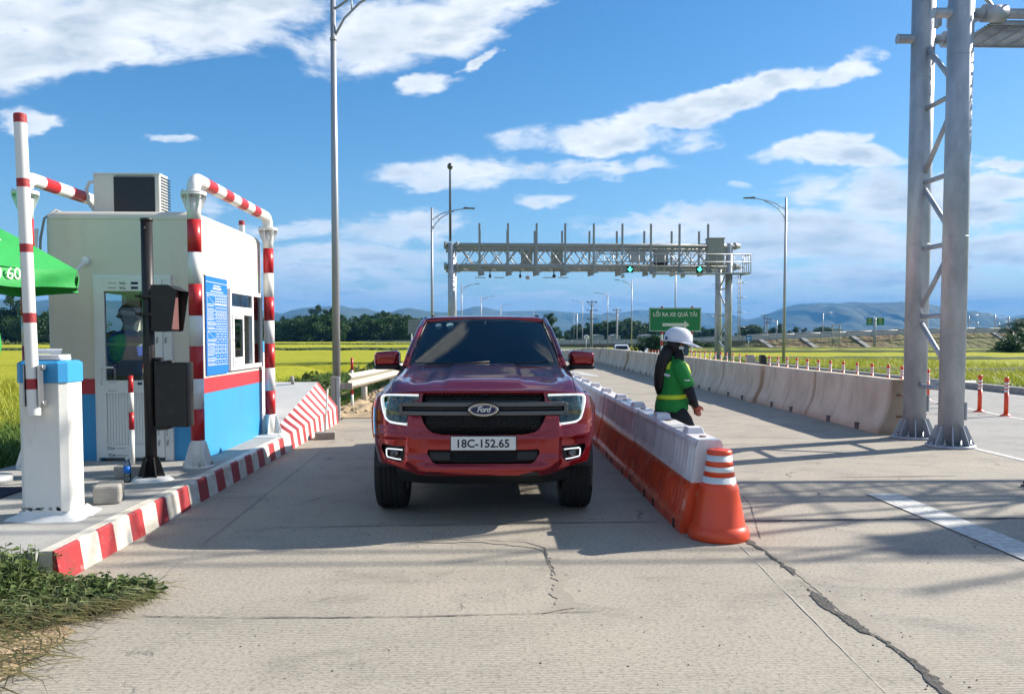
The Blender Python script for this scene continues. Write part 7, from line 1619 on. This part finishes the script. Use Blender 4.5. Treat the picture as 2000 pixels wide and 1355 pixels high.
# ================================================================== VEGETATION
def leaf_cloud(rg, n, centers, size, flat=.0, droop=0.0):
    """n leaf sprays scattered on clumps: centers = (x, y, z, r)"""
    m = MB(); vs = []; fs = []
    for i in range(n):
        c = rg.choice(centers); 
        while True:
            d = Vector((rg.gauss(0,1), rg.gauss(0,1), rg.gauss(0,1)))
            if d.length > .01: break
        d.normalize(); r = c[3]*(rg.random()**.35); p = Vector(c[:3])+Vector((d.x*r, d.y*r, d.z*r*.8))
        s = size*rg.uniform(.6,1.4); a = Vector((rg.gauss(0,1), rg.gauss(0,1), rg.gauss(0,.6)-droop)).normalized(); b = a.cross(Vector((rg.gauss(0,1), rg.gauss(0,1), rg.gauss(0,1)))).normalized()
        k = len(vs); vs += [p-a*s*.5, p+b*s*.28, p+a*s*.5, p-b*s*.28]; fs.append((k, k+1, k+2, k+3))
    m.v = vs; m.f = fs; m.m = [0]*len(fs); m.sm = [False]*len(fs); return m
def tree_proto(name, label, seed, h, w, kind='broad', leaf='leaf_tree', nl=5200, ls=.55, cat='tree', group=None):
    rg = random.Random(seed); T = thing(name, label, cat, (0,0,0), 0, group); tr = MB(); cs = []
    top = h*(.78 if kind != 'tall' else .9)
    tr.tube([(0,0,-.2),(rg.uniform(-.1,.1),0,h*.3),(rg.uniform(-.2,.2),rg.uniform(-.2,.2),h*.55),(rg.uniform(-.3,.3),0,top)], [h*.022,h*.017,h*.012,h*.004], 8)
    nb = 15 if kind == 'broad' else 12
    for i in range(nb):
        t = rg.uniform(.18 if kind == 'broad' else .35, .98); a = rg.uniform(0, 6.28); L = w*.5*(1-.55*abs(t-.5))*rg.uniform(.5,1.05)*(1 if kind == 'broad' else .75)
        z0 = h*t*.72; e = Vector((cos(a)*L, sin(a)*L, z0+h*rg.uniform(.10,.22))); tr.tube([(0,0,z0),(e.x*.5,e.y*.5,z0+(e.z-z0)*.6),tuple(e)], [h*.008,h*.005,h*.002], 5)
        cs.append((e.x, e.y, e.z, w*rg.uniform(.13,.22))); cs.append((e.x*.55, e.y*.55, e.z-h*.03, w*rg.uniform(.11,.18)))
    cs.append((0,0,h*.93,w*.12)); cs.append((rg.uniform(-.1,.1)*w,0,h*.84,w*.17))
    if kind == 'broad':
        for i in range(7): a = rg.uniform(0,6.28); cs.append((cos(a)*w*.33, sin(a)*w*.33, h*rg.uniform(.12,.35), w*.17))
    tr.build('trunk', M['bark'], T); leaf_cloud(rg, nl, cs, ls).build('crown', M[leaf], T); return T
def palm_proto(label, seed, h, group=None):
    rg = random.Random(seed); T = thing('palm_tree', label, 'palm tree', (0,0,0), 0, group); m = MB(); lean = rg.uniform(-.5,.5); m.tube([(0,0,-.2),(lean*.3,0,h*.5),(lean,0,h)], [.22,.16,.13], 8); m.build('trunk', M['bark'], T); f = MB()
    for i in range(22):
        a = rg.uniform(0,6.28); el = rg.uniform(-.3,1.2); L = rg.uniform(1.9,2.7); pts = []
        for k in range(8): t = k/7; r = L*t*cos(el*(1-.5*t)); z = L*t*sin(el)-1.6*t*t*L*.5; pts.append(Vector((lean+cos(a)*r, sin(a)*r, h+z)))
        for p, q in zip(pts, pts[1:]):
            d = (q-p).normalized(); s = d.cross(Vector((0,0,1))).normalized()
            for sg in (-1,1):
                for g in (0,.5): b = p.lerp(q, g); e = b+s*sg*.55+d*.25-Vector((0,0,.28)); o = len(f.v); f.v += [b-d*.035, b+d*.035, e]; f.f.append([o,o+1,o+2]); f.m.append(0); f.sm.append(False)
    f.build('crown', M['leaf_tree'], T); return T
GR = 'trees behind the left rice field'
protos = [tree_proto('broad_tree', 'dark green broad tree', 11, 9.0, 10.5, group=GR), tree_proto('broad_tree', 'dark green broad tree', 12, 8.0, 11.5, group=GR), tree_proto('tall_tree', 'dark tall loose tree', 13, 12.5, 7.5, 'tall', nl=3000, group=GR), tree_proto('broad_tree', 'mid green rounded tree', 14, 10.5, 9.5, group=GR, leaf='leaf_far'), tree_proto('tall_tree', 'thin feathery tree', 15, 10, 6, 'tall', nl=1800, ls=.5, group=GR)]
used = set(); rg = random.Random(77)
def put(pi_, px, Y, h, label, base=-.95, grp=None, stretch=1.0):
    """stand a copy of a model tree where it is seen; h = crown height in metres"""
    P_ = protos[pi_]; o = P_ if pi_ not in used else clone(P_); used.add(pi_); x = AT(px, 660, Y).x; o.location = (x, Y, base); o.rotation_euler = (0,0,rg.uniform(0,6.28)); hh = [9,8,12.5,10.5,10][pi_]; s = h/hh; o.scale = (s*stretch, s*stretch, s); o['label'] = label
    if grp: o['group'] = grp
    return o
# the long grove between the booth and the truck
row = []
for i in range(24):
    px = 500+i*13.4+rg.uniform(-4,4); Y = 250+rg.uniform(-14,26); h = interp(px, [(500,7.0),(560,7.6),(620,8.2),(690,6.6),(740,8.6),(780,8.8),(800,7.6),(830,6.4)])*rg.uniform(.93,1.12); row.append((rg.choice([0,1,3,0,1,3]), px, Y, h))
for i, (k, px, Y, h) in enumerate(row): put(k, px, Y, h, 'dark green tree in the grove left of the truck, %s from the booth' % ordn(i), stretch=1.15)
for i, (px, h, k) in enumerate([(622,12.6,2),(635,11.2,4),(650,11.8,2),(712,9.8,4),(668,9.6,4),(553,9.0,2),(586,9.4,4),(748,11.0,2),(757,10.2,3),(694,9.2,2)]):
    put(k, px, 268+i, h, 'tall loose tree above the left grove, %s' % ['just left of the tall lamp pole','touching the left of the lamp pole','hidden partly by the lamp pole','midway between lamp pole and truck','just right of the lamp pole','nearest the booth','second nearest the booth','above the pale green trees','beside the tall one near the truck','between lamp pole and the middle trees'][i])
# left of the booth
for i, (px, h, k) in enumerate([(-40,9.5,0),(8,8.5,1),(30,9.0,3),(60,8.0,0),(95,8.3,1),(125,8.2,3),(160,8,0),(22,13.0,2),(100,9.6,4)]):
    put(k, px, 205+6*(i%3), h, 'dark tree seen under the green parasol, %s' % (ordn(i)+' from the left edge' if i < 7 else ['the tall loose one','the thin loose one'][i-7]), grp='trees left of the booth', stretch=1.1)
# far groves right of the truck
i = 0; len_far = 48
for (p0, p1, n, Y, hmin, hmax) in ((1065,1110,4,260,3.2,4.6),(1118,1290,15,330,5.0,9.0),(1292,1420,9,360,4.2,6.5),(1450,1560,8,330,4.5,7.5),(1565,1680,7,330,3.4,6.0),(1690,1760,5,300,2.4,5.0)):
    for k in range(n):
        px = lerp(p0, p1, (k+.5)/n)+rg.uniform(-3,3); kk = rg.choice([0,1,3,4,2]); put(kk, px, Y+rg.uniform(-12,12), rg.uniform(hmin, hmax), 'small tree beyond the far expressway, %s' % (ordn(i)+' from the truck' if i < 20 else ordn(len_far-1-i)+' counting leftward from the near tower'), base=-.95, grp='distant trees beyond the expressway', stretch=1.3); i += 1
put(4, 1078, 210, 8.5, 'slender feathery tree just right of the truck roof', grp='distant trees beyond the expressway')
# palm clump and bushes at the right edge
PG = 'palms at the right edge'
pp = palm_proto('palm at the right edge, the leftmost with its crown clear of the others', 5, 2.9, PG); pp.location = (AT(1973,660,95).x, 95, -.75)
for i, (px, s, Y) in enumerate([(1990,1.25,97),(2002,1.05,99),(2016,1.3,96)]): clone(pp, loc=(AT(px,660,Y).x, Y, -.75), rz=1.3*i+1, label='palm at the right edge, %s' % ['tallest in view','shorter one behind the tallest','mostly cut off by the frame'][i]).scale = (s,s,s)
BG = 'bushes at the right edge'
bu = tree_proto('bush', 'dark rounded bush in front of the palms at the right edge, leftmost', 31, 2.6, 4.4, 'broad', nl=5200, ls=.26, cat='bush', group=BG); bu.location = (AT(1972,660,88).x, 88, -.75); bu.scale = (.75,.75,.62)
for i, (px, s, Y) in enumerate([(1985,1.2,90),(1999,1.5,91),(2012,1.3,89)]): clone(bu, loc=(AT(px,660,Y).x, Y, -.75), rz=i*1.9+1, label='dark bush below the palms at the right edge, %s' % ['second from the left','large one at the frame','cut off by the frame'][i]).scale = (s*.8,s*.8,s*.62)
# shrubs on the left bank
sb = tree_proto('shrub', 'leafy dark shrub with long drooping leaves behind the island nose', 41, 1.15, 1.5, 'broad', leaf='leaf_weed', nl=700, ls=.17, cat='shrub', group='shrubs on the left bank'); sb.location = (AT(612,720,21).x, 21, -.55)
for i, (px, Y, s, z) in enumerate([(585,21.5,.75,-.5),(672,22,.8,-.5),(712,24,.9,-.5),(738,27,1.1,-.55),(765,30,1.2,-.6),(556,19,.6,-.5)]): clone(sb, loc=(AT(px,720,Y).x, Y, z), rz=i*2.2, label='green shrub on the bank, %s' % ['left of the big leafy shrub','just right of the lamp pole','above the guardrail end','brownish one left of the truck mirror','farthest, beside the truck','nearest the booth window'][i]).scale = (s,s,s)
# bushes before the embankment
for i, (px, Y, s) in enumerate([(1275,88,1.1),(1350,118,.9),(1362,119,.8),(1385,120,.8)]): clone(bu, loc=(AT(px,680,Y).x, Y, -.9), rz=i*1.1+.3, label='low dark bush, %s' % ['at the foot of the green exit sign','at the foot of the embankment, nearest the exit sign','second at the foot of the embankment','third at the foot of the embankment'][i])['group'] = 'low bushes beyond the barriers'
for b_, s in zip([o for o in bpy.data.objects if o.name.startswith('bush') and o.get('group') == 'low bushes beyond the barriers'], (.9,.65,.55,.5)): b_.scale = (s,s,s)

# long low buildings far right of the truck
for i, (a, b, py, Y, mt) in enumerate([(1158,1180,656,300,'roof_grey'),(1252,1290,655,300,'wall_pale'),(1193,1212,658,300,'roof_grey')]):
    p, q = AT(a, py, Y), AT(b, py, Y); T = thing('warehouse', 'low distant shed, %s' % ['grey arched one left of the white car','pale long one behind the scooter','small grey one above the white car'][i], 'shed', ((p.x+q.x)/2, Y, -.95), 0, 'distant sheds'); w = q.x-p.x; m = MB(); m.box((0,4,1.0),(w,8,2.0)); m.build('wall', M['wall_pale'], T); m = MB(); m.prism([(-w/2-.3,2.0),(w/2+.3,2.0),(w/2-.5,2.6),(0,2.9),(-w/2+.5,2.6)], -.3, 8.3); m.build('roof', M['roof_grey'], T)

# --- grasses
def blades(name, n, place, hgt, wid, m_, label, seed=1, bend=.5, cat=None):
    rg = random.Random(seed); vs = []; fs = []
    for i in range(n):
        q = place(rg)
        if q is None: continue
        x, y, z = q; h = hgt*rg.uniform(.5,1.3); a = rg.uniform(0,6.28); w = wid*rg.uniform(.7,1.3); b = bend*rg.uniform(.2,1.3)*h; ca, sa = cos(a), sin(a); tx, ty = -sa*w*.5, ca*w*.5
        k = len(vs); vs += [(x-tx,y-ty,z-.02),(x+tx,y+ty,z-.02),(x+ca*b*.35+tx*.8,y+sa*b*.35+ty*.8,z+h*.6),(x+ca*b*.35-tx*.8,y+sa*b*.35-ty*.8,z+h*.6),(x+ca*b,y+sa*b,z+h)]; fs += [(k,k+1,k+2,k+3),(k+3,k+2,k+4)]
    m = MB(); m.v = [Vector(v) for v in vs]; m.f = [list(f) for f in fs]; m.m = [0]*len(fs); m.sm = [False]*len(fs); o = m.build(name, M[m_]); o['kind'] = 'stuff'; o['label'] = label; return o
def bank_l(rg):
    y = 8.4+40*rg.random()**1.6; l = bed_left(y); x = l+.25-rg.random()**1.2*interp(y, [(8,5),(14,6.5),(48,12)])
    if y < 15.4 and x > -4.98: return None
    return (x, y, terr_z(x, y))
blades('grass', 52000, bank_l, .22, .024, 'grass_bank', 'rough green grass on the bank behind the island and guardrail', 3, .9)
blades('grass', 9000, lambda rg: (lambda y: (lerp(-5.1,-9.5,rg.random()), y, terr_z(-6.5, y)+.0))(lerp(8.15,13,rg.random())), .34, .018, 'grass_bank', 'long green grass at the left edge behind the island', 4, .8)
blades('rice_plants', 26000, lambda rg: (lambda y: (-8.6-rg.random()*interp(y,[(13,5),(40,12)]), y, -.42))(lerp(13.2,34,rg.random()**1.3)), .40, .022, 'rice', 'ripening yellow rice at the near edge of the left field', 5, .6)
blades('rice_plants', 30000, lambda rg: (lambda y: (17.0+rg.random()**1.2*14, y, -.45))(lerp(21.8,60,rg.random()**1.4)), .42, .03, 'rice', 'ripening yellow rice at the near edge of the right field', 6, .6)
blades('grass', 12000, lambda rg: (lambda x, y: (x, y, terr_z(x, y)))(lerp(14.7,17.8,rg.random()), lerp(18,58,rg.random()**1.3)), .22, .02, 'grass_bank', 'green grass verge beyond the right kerb', 7, .7)
blades('grass', 9000, lambda rg: (lambda y: (lerp(-200,-3,rg.random()), y+rg.uniform(-1,1), -.35))(rg.choice([105,170])), .30, .35, 'leaf_far', 'dark rank grass on the bunds of the left fields', 8, .4)
# weeds and cut grass at the lower left corner
rg = random.Random(21)
def weed_edge(x): return interp(x, [(-4.2,4.2),(-3.4,4.28),(-2.8,4.26),(-2.5,4.34),(-2.3,4.46),(-2.12,4.62),(-2.05,4.75)])
def weed_top(x): return interp(x, [(-4.2,5.1),(-2.75,5.05),(-2.5,4.96),(-2.3,4.90),(-2.15,4.86),(-2.05,4.80)])
def lay(rg):
    x = lerp(-4.1,-2.05,rg.random()**.9); a, b = weed_edge(x), weed_top(x); y = lerp(a, b, rg.random()); return (x+rg.gauss(0,.02), y+rg.gauss(0,.03), .012)
def flat_blades(name, n, place, L, wid, zlift, m_, label, seed, dirn=None, spread=3.14):
    rg = random.Random(seed); vs = []; fs = []
    for i in range(n):
        x, y, z = place(rg); a = (dirn if dirn is not None else 0)+rg.uniform(-spread, spread); l = L*rg.uniform(.4,1.3); w = wid*rg.uniform(.6,1.3); z += rg.random()*zlift; up = rg.uniform(-.01,.5)*l*(zlift/.10); ca, sa = cos(a), sin(a); bx, by = -sa*rg.uniform(-.2,.2)*l, ca*rg.uniform(-.2,.2)*l; k = len(vs)
        pts = [(x, y, z), (x+ca*l*.4+bx, y+sa*l*.4+by, z+up), (x+ca*l*.8+bx*1.2, y+sa*l*.8+by*1.2, z+up*.7), (x+ca*l, y+sa*l, max(.01, z+up*.2))]
        for j, p in enumerate(pts): ww = w*(1,1,.7,.08)[j]; vs += [(p[0]+sa*ww*.5, p[1]-ca*ww*.5, p[2]), (p[0]-sa*ww*.5, p[1]+ca*ww*.5, p[2]+ww*.4)]
        fs += [(k,k+1,k+3,k+2),(k+2,k+3,k+5,k+4),(k+4,k+5,k+7,k+6)]
    m = MB(); m.v = [Vector(v) for v in vs]; m.f = [list(f) for f in fs]; m.m = [0]*len(fs); m.sm = [False]*len(fs); o = m.build(name, M[m_]); o['kind'] = 'stuff'; o['label'] = label; return o
leafmat('weed_green', (.07,.10,.03), (.15,.185,.07), (.29,.31,.15), 14)
flat_blades('cut_grass', 9000, lay, .15, .0062, .06, 'weed_green', 'heap of cut green grass on the sand at the lower left', 31)
flat_blades('cut_grass', 1500, lambda r: (lambda x: (x, weed_edge(x)+r.gauss(0,.10), .01))(lerp(-4.1,-2.0,r.random())), .20, .006, .05, 'grass_dry', 'straw coloured stalks along the edge of the cut grass', 32, 0, 1.2)
flat_blades('dry_grass', 190, lambda r: (lerp(-2.9,-2.15,r.random()), lerp(3.45,4.25,r.random()), .012), .30, .007, .035, 'grass_dry', 'loose dry grass stalks scattered on the sand', 33, -.35, .9)
# leafy weeds
vs = []; 
m = MB(); rg = random.Random(9)
def leafquad(m, p, d, s, w):
    d = d.normalized(); n_ = d.cross(Vector((rg.gauss(0,.4), rg.gauss(0,.4), 1))).normalized(); o = len(m.v)
    m.v += [p, p+d*s*.45+n_*w*.5+Vector((0,0,.15*s)), p+d*s, p+d*s*.45-n_*w*.5+Vector((0,0,.15*s))]; m.f.append([o,o+1,o+2,o+3]); m.m.append(0); m.sm.append(False)
for i in range(560):
    x = lerp(-4.2,-2.0,rg.random()**.75); y = lerp(weed_edge(x)+.25 if x < -2.6 else weed_edge(x)+.12, weed_top(x), rg.random()**.7); hgt = (rg.uniform(.10,.30) if x < -2.72 else rg.uniform(.03,.13))*(1.0 if y > 4.6 else .6)
    tip = Vector((x+rg.gauss(0,.05), y+rg.gauss(0,.05), hgt)); b = Vector((x, y, .0)); m.tube([b, b.lerp(tip,.5)+Vector((.01,0,.01)), tip], .0022, 4)
    for k in range(9): p = b.lerp(tip, rg.uniform(.15,1)); a = rg.uniform(0,6.28); leafquad(m, p, Vector((cos(a), sin(a), rg.uniform(-.35,.5))), rg.uniform(.03,.06), rg.uniform(.02,.038))
o = m.build('weeds', M['leaf_weed']); o['kind'] = 'stuff'; o['label'] = 'tangle of leafy green weeds against the striped island end'
for i, (x, y, h) in enumerate(((-2.27,4.86,.16),(-2.40,4.94,.12),(-2.08,4.78,.06))):
    m = MB(); tip = Vector((.02,0,h)); m.tube([(0,0,0),(.0,0,h*.6),tip], .003, 5)
    for k in range(12): a = k*2.4; leafquad(m, Vector((0,0,h*(.35+.6*k/11))), Vector((cos(a), sin(a), -.5)), .05, .026)
    o = m.build('weed_sprig', M['leaf_tree'], loc=(x,y,0)); tag(o, ['upright dark leafy sprig at the tip of the cut grass','thin leafy sprig left of the upright dark one','small wilted sprig at the far right tip of the cut grass'][i], 'weed')
# pebbles and crumbs on the concrete
m = MB(); rg = random.Random(12)
for i in range(420):
    x = rg.uniform(-2.0,5.5); y = 2.9+rg.random()**1.3*7
    if rg.random() < .35: x = 2.0+rg.gauss(0,.10)
    s = rg.uniform(.003,.010); s *= .45; m.ell((x,y,s*.5),(s*rg.uniform(.8,1.6),s,s*.7),6,0,None,4)
o = m.build('gravel', M['tar']); o['kind'] = 'stuff'; o['label'] = 'dark crumbs and pebbles scattered on the concrete'
m = MB()
for i in range(900):
    x = rg.uniform(-4.4,-2.2); y = rg.uniform(16,28)
    s = rg.uniform(.01,.045)*(.6 if x > -2.4 else 1); m.ell((x,y,.03+s*.4),(s*1.3,s,s*.8),6,0,None,4)
o = m.build('dirt_clods', M['sand']); o['kind'] = 'stuff'; o['label'] = 'clods of yellow dirt beside the guardrail'
